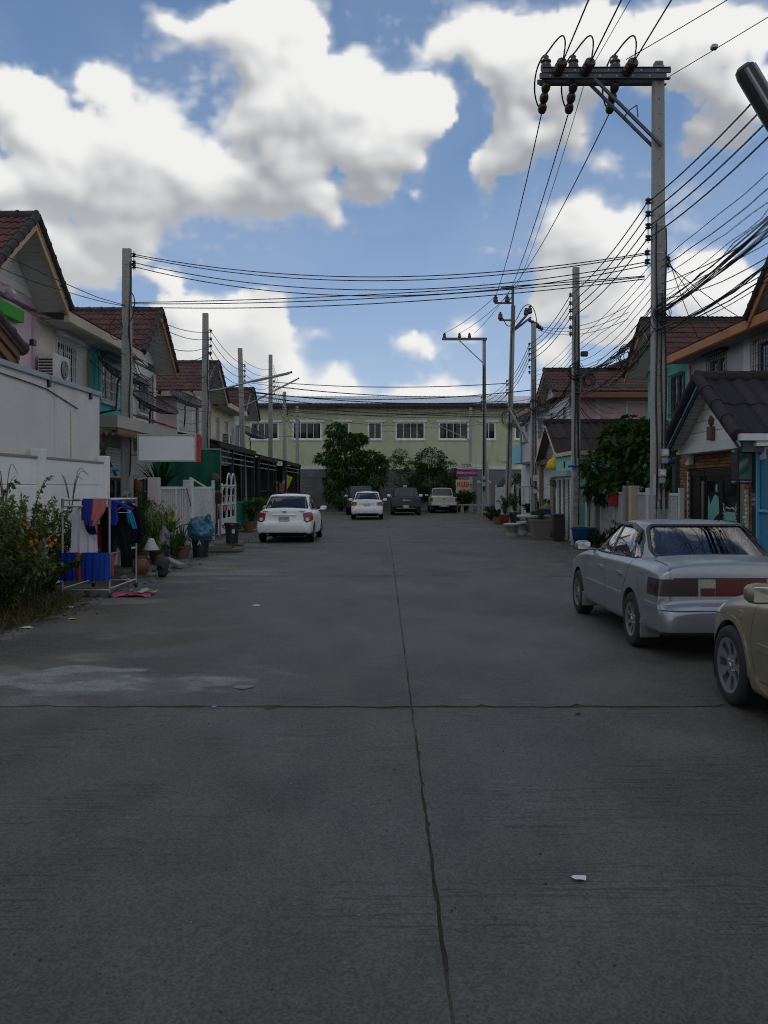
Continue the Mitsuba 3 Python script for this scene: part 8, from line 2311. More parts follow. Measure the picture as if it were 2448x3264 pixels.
def clothes_rack():
	k = thing('clothes_rack', 'wheeled steel clothes rack hung with washing at the left roadside', 'clothes rack')
	x0, x1, y0, y1 = -4.98, -4.25, 13.5, 14.95
	H = 1.52
	for x, y in ((x0, y0), (x1, y0), (x0, y1), (x1, y1)):
		part(k, 'upright', MB().tube([(x, y, .07), (x, y, H)], .0165, 10), 'rack_tube', True)
		part(k, 'joint', MB().tube([(x, y, H - .12), (x, y, H + .018)], .024, 10), 'joint_grey', 40)
		part(k, 'castor', MB().lathe([(0, -.02), (.038, -.02), (.042, 0), (.038, .02), (0, .02)], (x, y, .042), 14, 'x').tube([(x, y, .05), (x, y, .10)], .012, 6), 'black_plastic', 40)
	for y in (y0, y1):
		for z, r in ((H, .016), (H - .10, .014), (.68, .013), (.12, .014)):
			part(k, 'cross_bar', MB().tube([(x0, y, z), (x1, y, z)], r, 10), 'rack_tube', True)
	for x in (x0, x1):
		for z, r in ((H, .016), (.68, .012), (.14, .014)):
			part(k, 'side_rail', MB().tube([(x, y0, z), (x, y1, z)], r, 10), 'rack_tube', True)
	part(k, 'middle_rail', MB().tube([((x0 + x1) / 2, y0, H - .10), ((x0 + x1) / 2, y1, H - .10)], .014, 10), 'rack_tube', True)
	part(k, 'bar_sleeve', MB().tube([(x0 + .16, y0, H), (x0 + .27, y0, H)], .022, 10), 'joint_grey', True)

	def hang(label, meshes, col, cat='shirt', key='shirt', dx=0.):
		g = thing(key, label, cat)
		for nm_, m_ in meshes:
			part(g, nm_, m_.xf(T().translate([dx, 0, 0])), 'fabric', True, col)
		return g

	def hanger(lab, x, y, z=H - .02, w=.20, col=(.6, .6, .6)):
		single('clothes_hanger', lab, 'clothes hanger', MB().tube(chaikin([(x, y, z + .02), (x + .015, y, z + .035), (x + .02, y, z), (x, y, z - .05), (x - w, y, z - .12), (x - w - .01, y, z - .14), (x + w, y, z - .14), (x + w, y, z - .12), (x, y, z - .05)], 2), .006, 5), 'paint', True, col)

	def tee(xc, y, zt, w, h, seed, sl=.14, yaw=0.):
		hw = w / 2
		return [('body', cloth([(zt, xc - .08, xc + .08), (zt - .03, xc - hw * .75, xc + hw * .75), (zt - .10, xc - hw * .96, xc + hw * .96), (zt - .22, xc - hw * .92, xc + hw * .92), (zt - h, xc - hw * 1.02, xc + hw * 1.02)], y, 3, .014, seed, yaw=yaw)),
				('sleeve', cloth([(zt - .04, xc - hw * .82, xc - hw * .70), (zt - .14, xc - hw * 1.22, xc - hw * .80), (zt - .26, xc - hw * 1.32, xc - hw * .92)], y + .005, 2, .008, seed + 1, 10, yaw=yaw)),
				('sleeve', cloth([(zt - .04, xc + hw * .70, xc + hw * .82), (zt - .14, xc + hw * .80, xc + hw * 1.22), (zt - .26, xc + hw * .92, xc + hw * 1.32)], y + .005, 2, .008, seed + 2, 10, yaw=yaw))]
	g = hang('pale grey T-shirt hanging at the left front of the clothes rack', tee(-4.72, 13.72, 1.40, .42, .76, 1), (.62, .62, .68))
	part(g, 'collar', MB().tube([(-4.72 + .085 * math.cos(t), 13.71 + .03 * math.sin(t), 1.395 - .02 * math.sin(t)) for t in np.arange(16) * math.pi / 8], .012, 6, closed=True), 'fabric', True, (.42, .42, .48))
	hanger('white hanger of the pale grey T-shirt', -4.72, 13.72)
	hang('second pale grey shirt behind the first one', tee(-4.60, 13.95, 1.36, .42, .66, 4), (.50, .50, .56))
	hang('dark blue shorts slung over the front top bar of the rack', [('leg', cloth([(H + .02, -4.71, -4.56), (1.3, -4.71, -4.55), (1.14, -4.70, -4.53)], 13.46, 2, .012, 8)), ('leg', cloth([(H + .02, -4.75, -4.66), (1.35, -4.76, -4.66), (1.21, -4.76, -4.63)], 13.53, 2, .010, 9))], (.030, .038, .22), 'shorts', 'shorts', dx=0.06)
	hang('navy cloth hanging under the blue shorts', [('body', cloth([(1.25, -4.70, -4.56), (1.05, -4.66, -4.50), (.98, -4.60, -4.48)], 13.62, 2, .012, 10))], (.012, .014, .06), 'cloth', 'navy_cloth')
	hang('long red dress in the middle of the clothes rack', [('body', cloth([(H - .05, -4.52, -4.40), (1.2, -4.55, -4.34), (.75, -4.53, -4.33), (.70, -4.50, -4.36)], 13.80, 2, .014, 11))], (.30, .012, .02), 'dress', 'dress')
	hang('salmon pink towel over the front top bar of the rack', [('fold', cloth([(H + .02, -4.52, -4.28), (1.35, -4.54, -4.31), (1.12, -4.56, -4.46)], 13.47, 2, .010, 12))], (.46, .15, .15), 'towel', 'towel')
	hang('black trousers spread over the right front of the rack', [('leg', cloth([(1.42, -4.30, -4.06), (1.1, -4.32, -4.08), (.70, -4.30, -4.10)], 13.42 + .30, 2, .010, 13)), ('waist', cloth([(1.43, -4.32, -3.94), (1.30, -4.34, -3.90), (1.14, -4.32, -3.88)], 13.70, 2, .012, 14)), ('leg', cloth([(1.18, -4.24, -3.88), (.95, -4.10, -3.85), (.70, -4.00, -3.83), (.46, -3.99, -3.80)], 13.71, 2, .012, 15))], (.009, .009, .010), 'trousers', 'trousers', dx=-0.14)
	hang('bright blue sleeve cloth hooked over the right rail of the rack', [('fold', cloth([(1.50, -4.22, -4.08), (1.36, -4.24, -4.08), (1.20, -4.20, -4.06), (1.12, -4.16, -4.09)], 13.62, 1.5, .012, 16)), ('strap', MB().tube(chaikin([(-4.14, 13.62, 1.49), (-4.02, 13.64, 1.46), (-3.92, 13.66, 1.39), (-3.84, 13.68, 1.37)], 2), [.04] * 2 + [.03] * 7 + [.02] * 4, 8))], (.025, .035, .30), 'cloth', 'blue_cloth', dx=-0.09)
	hanger('white hanger sticking out at the right of the rack', -4.10, 13.66, 1.46, .13)
	hang('turquoise shirt behind the black trousers', tee(-4.06, 14.15, 1.38, .36, .66, 17), (.012, .16, .28), dx=-0.3)
	hang('sky blue shirt sleeve at the right side of the rack', [('body', cloth([(1.36, -3.90, -3.82), (1.2, -3.86, -3.76), (1.05, -3.80, -3.72)], 14.0, 1.5, .008, 20))], (.02, .25, .42), 'shirt', 'shirt', dx=-0.24)
	hang('black long jacket at the far right end of the rack', [('body', cloth([(1.45, -3.98, -3.84), (1.36, -4.04, -3.70), (1.0, -4.02, -3.64), (.78, -4.0, -3.66)], 14.5, 2, .018, 21)), ('sleeve', cloth([(1.40, -3.80, -3.70), (1.1, -3.72, -3.60), (.92, -3.70, -3.58)], 14.48, 1, .01, 22, 10))], (.012, .012, .022), 'jacket', 'jacket', dx=-0.36)
	hang('white camisole hanging low inside the rack', [('body', cloth([(.95, -4.06, -3.98), (.70, -4.10, -3.95), (.44, -4.16, -3.86)], 14.3, 2, .012, 23))], (.50, .52, .56), 'shirt', 'shirt', dx=-0.28)
	hang('salmon trousers leg hanging low by the right front upright', [('leg', cloth([(.95, -4.23, -4.13), (.6, -4.25, -4.14), (.32, -4.24, -4.16)], 13.75, 1, .008, 24))], (.40, .12, .11), 'trousers', 'trousers', dx=-0.11)
	hang('maroon cloth behind the red dress on the clothes rack', [('body', cloth([(1.30, -4.66, -4.44), (.9, -4.66, -4.42), (.66, -4.64, -4.44)], 14.05, 2, .012, 51))], (.07, .012, .02), 'cloth', 'maroon_cloth')
	hang('navy trousers at the back of the clothes rack', [('leg', cloth([(1.42, -4.95, -4.62), (1.0, -4.94, -4.64), (.55, -4.92, -4.66)], 14.55, 3, .015, 52))], (.012, .014, .05), 'trousers', 'trousers')
	hang('dark patterned shorts under the pale T-shirt', [('body', cloth([(.78, -4.93, -4.62), (.70, -4.95, -4.58), (.62, -4.95, -4.58)], 13.95, 3, .012, 25))], (.02, .02, .02), 'shorts', 'shorts')
	for i, (a, b, lab, c, sd) in enumerate(((-5.0, -4.75, 'blue towel on the left of the lower front bar', (.015, .035, .26), 26), (-4.68, -4.42, 'blue towel in the middle of the lower front bar', (.015, .04, .29), 27), (-4.43, -4.24, 'lighter blue towel on the right of the lower front bar', (.020, .062, .33), 28))):
		hang(lab, [('front_fall', cloth([(.70, a, b), (.68, a - .003, b + .002), (.40, a - .01, b + .01), (.27, a - .01, b + .01)], 13.465, 2.5, .013, sd)), ('rear_fall', cloth([(.70, a, b), (.45, a, b), (.35, a, b)], 13.54, 2.5, .010, sd + 10))], c, 'towel', 'towel')
	hang('rust red cloth strip between the blue towels', [('fold', cloth([(.70, -4.75, -4.69), (.5, -4.75, -4.68), (.26, -4.74, -4.67)], 13.45, 1, .006, 29))], (.30, .05, .03), 'cloth', 'red_cloth')
	rg = np.random.default_rng(3)
	P = []
	for i in range(12):
		row = []
		for j in range(20):
			x, y = -4.30 + .62 * j / 19 + .05 * math.sin(i * 1.3), 13.55 + .5 * i / 11 + .04 * math.sin(j)
			row.append((x, y, .006 + .11 * max(meshkit.fbm(np.array([[x * 9, y * 9, 2.]]), 3)[0] - .35, 0)))
		P.append(row)
	single('pink_cloth', 'pink cloth crumpled on the ground beside the rack', 'cloth', MB().grid(P), 'fabric', True, (.44, .09, .13))
	P = [[(-4.02 + .30 * j / 9 + .02 * i, 13.75 + .20 * i / 6, .075 + .03 * math.sin(i + j * .8)) for j in range(10)] for i in range(7)]
	single('mint_cloth', 'mint green cloth lying on the pink one', 'cloth', MB().grid(P), 'fabric', True, (.22, .46, .30))


# ------------------------------------------------------------------ left side, far
def left_far():
	rg = np.random.default_rng(41)

	def carport(label, y0, y1, x, ze, posts, depth=1.9):
		k = thing('lean_to', label, 'canopy')
		zr = ze + .42
		part(k, 'roof', MB().add([(x, y0, ze), (x, y1, ze), (x - depth, y1, zr), (x - depth, y0, zr), (x, y0, ze + .05), (x, y1, ze + .05), (x - depth, y1, zr + .05), (x - depth, y0, zr + .05)], [[0, 3, 2, 1], [4, 5, 6, 7], [0, 1, 5, 4], [1, 2, 6, 5], [2, 3, 7, 6], [3, 0, 4, 7]]), 'paint', col=(.030, .024, .024))
		n = int((y1 - y0) / .3)
		for i in range(n + 1):
			y = y0 + (y1 - y0) * i / n
			part(k, 'roof_rib', MB().bar((x - .01, y, ze + .062), (x - depth, y, zr + .062), .05, .03), 'paint', col=(.035, .028, .028))
		part(k, 'fascia', MB().box(x - .04, x + .02, y0, y1, ze - .14, ze + .045), 'paint', col=(.035, .026, .024))
		for y in posts:
			part(k, 'post', MB().cbox(x - .16, x - .02, y - .07, y + .07, 0, ze - .02, .01), 'paint', col=(.035, .03, .03))
		for z in (2.62, 2.84, 3.06):
			part(k, 'louvre_rail', MB().box(x - .10, x - .06, y0 + .1, y1 - .1, z, z + .045), 'paint', col=(.24, .24, .24))
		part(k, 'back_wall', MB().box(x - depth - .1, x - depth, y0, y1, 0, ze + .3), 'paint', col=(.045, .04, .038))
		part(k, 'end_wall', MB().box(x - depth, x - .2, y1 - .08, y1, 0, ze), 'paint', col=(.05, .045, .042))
		return k
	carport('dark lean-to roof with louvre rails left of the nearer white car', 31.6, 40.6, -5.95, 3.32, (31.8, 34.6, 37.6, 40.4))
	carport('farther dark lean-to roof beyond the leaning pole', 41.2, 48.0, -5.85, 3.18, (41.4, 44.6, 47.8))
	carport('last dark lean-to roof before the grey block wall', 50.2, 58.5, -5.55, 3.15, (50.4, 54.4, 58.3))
	# low green fence, plants and benches before them
	bar_fence('low green fence in front of the dark lean-to', 'bar_fence', -5.6, 32.6, -5.6, 40.0, .1, 1.15, .22, .05, (.02, .17, .12), posts=(0, .33, .66, 1))
	for i, (x, y, h, lab) in enumerate(((-5.25, 34.5, 1.1, 'bushy potted plant left of the leaning pole'), (-5.0, 42.0, 1.3, 'tall bush behind the nearer white car'), (-5.1, 44.0, 1.35, 'feathery bush behind the roof of the nearer white car'), (-5.0, 46.5, 1.1, 'light green bush by the fourth left pole'), (-5.2, 38.0, 1.2, 'dark bush beside the leaning pole'))):
		sprig('shrub', lab, (x, y, .25), rg, 26, h, .6, .16, .035, (G_MID, G_DARK, G_LIGHT), 60, droop=.4)
	for i, (x, y, r, h, lab) in enumerate(((-5.25, 34.5, .24, .36, 'orange clay pot left of the leaning pole'), (-5.0, 42.0, .30, .42, 'wide clay pot behind the nearer white car'), (-5.15, 33.2, .20, .32, 'small clay pot by the end of the white gate'), (-4.9, 35.4, .18, .3, 'red brown pot near the white bench'), (-5.1, 44.0, .26, .4, 'clay pot of the feathery bush'))):
		pot(lab, x, y, r, h, (.23, .095, .05))
	b = thing('concrete_bench', 'small white concrete bench left of the nearer white car', 'bench')
	part(b, 'seat', MB().cbox(-5.05, -4.35, 36.6, 36.95, .40, .46, .015), 'paint', col=(.42, .42, .40))
	for x in (-4.95, -4.5):
		part(b, 'leg', MB().cbox(x, x + .10, 36.65, 36.9, 0, .40, .01), 'paint', col=(.40, .40, .38))
	single('concrete_curb', 'raised broken cement apron by the leaning pole', 'kerb', MB().cbox(-6.6, -4.6, 33.5, 41.0, -.02, .07, .02), 'paint', 30, (.16, .155, .145))
	f = thing('flag', 'yellow triangular flag on a thin stick above the nearer white car', 'flag')
	part(f, 'stick', MB().tube([(-5.55, 49.8, 0), (-5.52, 49.8, 2.45)], .012, 6), 'steel', True)
	part(f, 'cloth', MB().grid([[(-5.52 + .34 * t * (1 - s), 49.8 + .04 * math.sin(5 * t), 2.40 - .75 * s - .12 * t) for t in np.linspace(0, 1, 6)] for s in np.linspace(0, 1, 8)]), 'fabric', True, (.50, .48, .03))
	f = thing('flag', 'small red and white flag left of the yellow one', 'flag')
	part(f, 'stick', MB().tube([(-6.05, 50.5, 0), (-6.02, 50.5, 2.1)], .012, 6), 'steel', True)
	part(f, 'cloth', MB().grid([[(-6.02 + .30 * t, 50.5 + .04 * math.sin(5 * t), 1.98 - .5 * s - .2 * t) for t in np.linspace(0, 1, 6)] for s in np.linspace(0, 1, 5)]), 'fabric', True, (.42, .14, .16))
	for x, z, lab in ((-6.35, 1.95, 'left one of two white globe lamps near the flags'), (-5.8, 1.95, 'right one of two white globe lamps near the flags')):
		k = thing('globe_lamp', lab, 'lamp')
		part(k, 'globe', MB().lathe([(0, -.16), (.10, -.13), (.165, 0), (.11, .12), (0, .165)], (x, 51.0, z), 18), 'paint', True, (.42, .42, .42))
		part(k, 'pier', MB().cbox(x - .12, x + .12, 50.88, 51.12, 0, z - .16, .01), 'paint', col=(.30, .31, .32))
	bar_fence('dark low fence beneath the white globe lamps', 'bar_fence', -7.0, 51.2, -4.9, 51.2, .1, 1.2, .16, .04, (.10, .11, .12), posts=(0, .5, 1))
	single('blue_pipe', 'short blue water pipe by the fourth left pole', 'pipe', MB().tube([(-6.35, 47.5, 0), (-6.35, 47.5, 2.2)], .06, 8).tube([(-6.35, 47.5, 1.5), (-6.7, 47.5, 1.5)], .05, 8), 'paint', 40, (.05, .22, .36))
	# satellite dishes
	dish('nearest black mesh satellite dish above the shop canopy', (-6.94, 22.9, 4.58), (.50, -.06, .86), .74, [(-7.0, 22.9, 4.3), (-7.05, 22.9, 3.75), (-7.65, 23.0, 3.65)])
	dish('second black mesh satellite dish, lower and behind the first pole', (-6.56, 24.6, 3.93), (.46, -.14, .86), .72, [(-6.6, 24.6, 3.75), (-6.62, 24.6, 3.5)])
	dish('third black mesh satellite dish on the mauve side wall', (-7.62, 33.6, 4.92), (.42, -.18, .87), .78, [(-7.66, 33.6, 4.6), (-7.7, 33.7, 4.2), (-8.0, 34.9, 4.15)])
	dish('far black mesh satellite dish with a red feed over the lean-to roofs', (-6.78, 44.5, 4.32), (.44, -.16, .88), .78, [(-6.8, 44.5, 4.0), (-6.82, 44.5, 3.5)])


# ------------------------------------------------------------------ right side
def right_side():
	rg = np.random.default_rng(51)
	wc = (.42, .42, .40)
	bar_fence('white bar fence between the tall pole and the salon shop', 'bar_fence', 6.30, 18.4, 6.30, 20.6, .1, 1.58, .115, .035, (.52, .53, .52), posts=(0, 1))
	bar_fence('weathered white bar fence behind the silver saloon', 'bar_fence', 6.30, 20.7, 6.30, 26.5, .1, 1.58, .125, .035, wc, posts=(.0, .25, .5, .75))
	for y, c, lab in ((21.6, (.42, .36, .24), 'cream gate pillar behind the silver saloon'), (22.15, (.24, .22, .20), 'grey gate pillar under the broad leaved tree'), (25.2, (.20, .17, .14), 'brownish gate pillar near the blue basket')):
		single('gate_pillar', lab, 'pillar', MB().cbox(6.12, 6.34, y - .11, y + .11, 0, 1.75, .012), 'paint', 30, c)
	k = thing('sheet_fence', 'white sheet metal fence panel right of the second right pole', 'fence')
	part(k, 'panel', MB().box(6.26, 6.30, 26.65, 28.2, .05, 1.68), 'paint', col=(.46, .48, .48))
	part(k, 'frame', MB().bar((6.25, 26.62, .05), (6.25, 26.62, 1.72), .05).bar((6.25, 28.2, .05), (6.25, 28.2, 1.72), .05).bar((6.25, 26.6, 1.70), (6.25, 28.2, 1.70), .05), 'paint', col=(.5, .52, .52))
	for y, z, c, lab, key in ((23.35, 1.22, (.26, .02, .03), 'red letter box on the weathered white fence', 'mailbox'), (26.3, 1.26, (.18, .13, .10), 'brown letter box left of the weathered fence', 'mailbox'), (19.3, 1.24, (.16, .075, .035), 'wooden letter box on the white fence right of the tall pole', 'mailbox')):
		m = thing(key, lab, 'mailbox')
		part(m, 'body', MB().cbox(6.08, 6.25, y - .17, y + .17, z, z + .30, .02), 'paint', col=c)
		part(m, 'lid', MB().add([(6.05, y - .19, z + .30), (6.27, y - .19, z + .36), (6.27, y + .19, z + .36), (6.05, y + .19, z + .30), (6.05, y - .19, z + .285), (6.27, y - .19, z + .345), (6.27, y + .19, z + .345), (6.05, y + .19, z + .285)], [[0, 1, 2, 3], [7, 6, 5, 4], [0, 4, 5, 1], [1, 5, 6, 2], [2, 6, 7, 3], [3, 7, 4, 0]]), 'paint', col=tuple(v * .8 for v in c))
	# broad leaved tree behind the fence
	tree('broad_leaf_tree', 'broad leaved dark green tree behind the weathered white fence', (7.0, 24.5, 0), [[(6.9, 24.6, 0), (6.85, 24.5, 1.0), (7.0, 24.4, 2.0), (7.1, 24.3, 3.0)], [(6.9, 24.5, 1.3), (6.4, 24.3, 1.9), (6.0, 24.2, 2.3)], [(6.95, 24.4, 1.8), (7.4, 23.6, 2.4), (7.6, 23.2, 2.9)], [(6.95, 24.4, 1.7), (7.2, 25.2, 2.3), (7.2, 25.6, 2.8)]],
         [((6.85, 24.3, 3.05), (.75, .7, .55), 3), ((6.25, 24.1, 2.35), (.75, .7, .42), 2.6), ((7.35, 23.5, 2.75), (.85, .8, .75), 3.4), ((6.7, 23.9, 1.85), (.85, .7, .45), 2.4), ((7.6, 22.4, 2.1), (.75, .8, .55), 2.2), ((6.3, 24.6, 1.65), (.6, .5, .3), 1.0), ((7.4, 21.0, 1.9), (.5, .6, .6), 1.2), ((7.0, 24.1, 3.4), (.45, .4, .3), .8)],
         .24, .20, 2200, ((.032, .070, .020), (.045, .095, .025), G_MID), seed=61, trunk_r=.07, droop=.45, leaf_parts=240)
	sprig('shrub', 'small shrub growing through the fence behind the silver saloon', (6.1, 21.9, .1), rg, 24, .85, .5, .09, .05, (G_MID, G_DARK), 50)
	sprig('shrub', 'little dark shrub right of the blue basket', (6.05, 24.6, 0), rg, 16, .5, .3, .10, .05, (G_DARK, G_MID), 40)
	# blue basket, black bin, tapered pot
	k = thing('laundry_basket', 'large blue plastic basket at the foot of the second right pole', 'basket')
	x, y = 5.77, 25.05
	part(k, 'body', MB().lathe([(0, .01), (.24, .01), (.25, .03), (.335, .50), (.365, .50), (.37, .545), (.335, .55), (.325, .5), (.24, .05), (0, .04)], (x, y, 0), 34), 'paint', 40, (.010, .055, .17))
	for i in range(26):
		t = i * 2 * math.pi / 26
		for z in (.14, .25, .36):
			r = .25 + (.335 - .25) * (z - .03) / .47 + .004
			part(k, 'slot', MB().box(-.012, .012, -.004, .004, -.038, .038).xf(T().translate([x + r * math.sin(t), y - r * math.cos(t), z]).rotate([0, 0, 1], math.degrees(t))), 'dark_void') if abs(math.sin(t / 2)) < .75 else None
	k = thing('rubbish_bin', 'black square bin beside the tapered concrete pot on the right', 'bin')
	part(k, 'body', MB().cbox(5.43, 5.76, 27.6, 27.95, 0, .78, .02).cbox(5.41, 5.78, 27.58, 27.97, .78, .86, .015), 'black_plastic')
	pot('tapered square concrete pot full of grassy plants on the right', 5.18, 28.6, .34, .66, (.15, .14, .12), square=True)
	rosette('grassy_plant', 'tuft of fine grassy leaves in the tapered concrete pot', (5.18, 28.6, .56), rg, 110, .42, .014, G_MID, 1.0)
	# stone table and stool
	k = thing('stone_table', 'round terrazzo table on a carved pedestal at the right kerb', 'table')
	part(k, 'top', MB().lathe([(0, .66), (.56, .66), (.585, .68), (.585, .735), (.57, .75), (0, .75)], (5.22, 30.2, 0), 40), 'paint', 40, (.36, .355, .34))
	part(k, 'pedestal', MB().lathe([(0, 0), (.22, 0), (.23, .05), (.18, .10), (.15, .16), (.19, .28), (.25, .42), (.28, .56), (.30, .64), (.30, .659), (0, .659)], (5.22, 30.2, 0), 24), 'paint', 40, (.22, .205, .18))
	for i in range(6):
		t = i * math.pi / 3 + .3
		part(k, 'carving', MB().tm(trimesh.creation.icosphere(2, 1.0).apply_scale([.085, .03, .10]).apply_transform(trimesh.transformations.rotation_matrix(t + math.pi / 2, [0, 0, 1])).apply_translation((5.22 + .23 * math.cos(t), 30.2 + .23 * math.sin(t), .44))), 'paint', True, (.25, .23, .20))
	for i, (x, y, lab) in enumerate(((4.45, 30.0, 'terrazzo stool at the left of the round table'), (5.1, 31.4, 'terrazzo stool behind the round table'))):
		k = thing('stone_stool', lab, 'stool')
		part(k, 'seat', MB().lathe([(0, .40), (.29, .40), (.30, .42), (.30, .455), (.285, .47), (0, .47)], (x, y, 0), 28), 'paint', 40, (.40, .40, .385))
		part(k, 'base', MB().lathe([(0, 0), (.24, 0), (.23, .05), (.17, .15), (.20, .32), (.24, .399), (0, .399)], (x, y, 0), 20), 'paint', 40, (.20, .19, .165))
	k = single('tray', 'black square tray pot on the round table', 'tray', MB().cbox(5.12, 5.40, 30.0, 30.3, .752, .89, .02).cbox(5.41, 5.62, 30.05, 30.35, .752, .86, .02), 'black_plastic')
	single('blue_box', 'dark blue plastic box behind the round table', 'box', MB().cbox(5.55, 5.90, 30.6, 31.0, .75, .95, .02), 'paint', 30, (.03, .02, .20))
	single('box_stand', 'grey stand under the dark blue plastic box', 'stand', MB().cbox(5.52, 5.93, 30.58, 31.02, 0, .748, .02), 'paint', 30, (.16, .16, .15))
	single('yellow_umbrella', 'pale yellow folded card standing on the box', 'card', MB().add([(5.50, 30.8, .955), (5.78, 30.75, 1.18), (5.80, 30.8, .955), (6.05, 30.9, .97)], [[0, 2, 1, 1], [2, 3, 1, 1]]), 'fabric', False, (.42, .46, .18))
	single('hanging_plant', 'trailing plant in a brown hanging trough under the dome lamp', 'plant', leaves(*ball(rg, 260, (6.15, 30.0, 1.92), (.42, .2, .16), .3), .12, .05, rg), 'leaf', False, G_MID)
	single('planter_trough', 'brown trough hanging under the yellow dome lamp', 'planter', MB().cbox(5.8, 6.5, 29.85, 30.1, 1.74, 1.88, .02), 'paint', 30, (.10, .06, .04))
	ch = MB()
	for j in range(4):
		x = 6.12 + .07 * j
		for i in range(6):
			ch.tm(trimesh.creation.icosphere(1, .022).apply_translation((x + .02 * math.sin(i * 2), 29.86, 2.42 - .13 * i)))
		ch.tube([(x, 29.86, 2.5), (x, 29.86, 1.75)], .003, 4)
	single('shell_chime', 'string curtain of white shells by the yellow dome lamp', 'wind chime', ch, 'paint', True, (.45, .44, .42))
	k = thing('chair', 'pale plastic chair by the brown cupboard', 'chair')
	part(k, 'seat', MB().cbox(5.70, 6.1, 32.0, 32.4, .42, .46, .01), 'paint', col=(.30, .30, .42))
	part(k, 'backrest', MB().cbox(6.06, 6.10, 32.0, 32.4, .5, .95, .01), 'paint', col=(.30, .30, .42))
	for a, b in ((5.72, 32.02), (6.06, 32.02), (5.72, 32.36), (6.06, 32.36)):
		part(k, 'leg', MB().cbox(a, a + .03, b, b + .03, 0, .42, .005), 'paint', col=(.28, .28, .38))
	# pots and gates farther on
	P = [(5.75, 41.3, .26, .42, (.26, .07, .05), 'red pot left of the far arm pole', 1.0), (5.35, 40.6, .22, .32, (.28, .10, .06), 'low red pot at the kerb by the far arm pole', .5), (6.6, 39.6, .20, .55, (.42, .46, .48), 'tall white pot between the two far right poles', .6), (6.95, 38.7, .24, .45, (.22, .09, .05), 'clay pot right of the tall white pot', .9), (7.3, 38.0, .26, .40, (.05, .05, .05), 'black pot near the slim right pole', .9), (6.3, 41.6, .28, .5, (.05, .05, .05), 'black pot behind the far arm pole', 1.1), (7.4, 36.6, .22, .36, (.48, .48, .46), 'white square pot by the slim right pole', .5)]
	for x, y, r, h, c, lab, ph in P:
		pot(lab, x, y, r, h, c)
		sprig('potted_plant', 'leafy plant in the ' + lab, (x, y, h * .85), rg, 14, ph, .38, .14, .06, (G_MID, G_DARK) if ph < .95 else (G_MID, G_LIGHT), 34, cat='plant')
	bar_fence('white bar gate between the far right poles', 'bar_fence', 6.9, 44.6, 8.4, 44.6, .15, 1.75, .28, .06, (.50, .51, .51), posts=(0, 1.0))
	bar_fence('second white bar gate nearer the slim right pole', 'bar_fence', 7.0, 41.2, 8.6, 41.2, .15, 1.72, .25, .05, (.50, .51, .51), posts=(0, 1.0))
	single('gate_pillar', 'pinkish pillar between the two white bar gates', 'pillar', MB().cbox(7.55, 7.95, 44.2, 44.55, 0, 1.95, .02), 'paint', 30, (.34, .28, .27))
	for x, w, lab in ((6.45, .42, 'left one of two white gate leaves by the far pole'), (7.05, .32, 'right one of two white gate leaves by the far pole')):
		k = thing('gate_leaf', lab, 'gate')
		part(k, 'sheet', MB().box(x, x + w, 49.5, 49.53, .08, 1.72), 'paint', col=(.52, .54, .58))
		part(k, 'stile', MB().cbox(x - .06, x, 49.48, 49.55, .05, 1.85, .01).cbox(x + w, x + w + .06, 49.48, 49.55, .05, 1.85, .01), 'paint', col=(.55, .57, .60))
	single('dark_hedge', 'dark bush behind the white gates at the far right', 'bush', leaves(*ball(rg, 2600, (8.2, 50.5, 1.6), (1.6, .8, .9), .4), .16, .07, rg), 'leaf', False, G_DARK)
	k = thing('globe_lamp', 'white globe lamp above the far right gates', 'lamp')
	part(k, 'globe', MB().lathe([(0, -.15), (.10, -.12), (.155, 0), (.10, .12), (0, .155)], (7.35, 50.0, 2.10), 18), 'paint', True, (.40, .40, .38))
	part(k, 'stem', MB().tube([(7.35, 50.0, 0), (7.35, 50.0, 1.96)], .035, 8), 'steel', True)


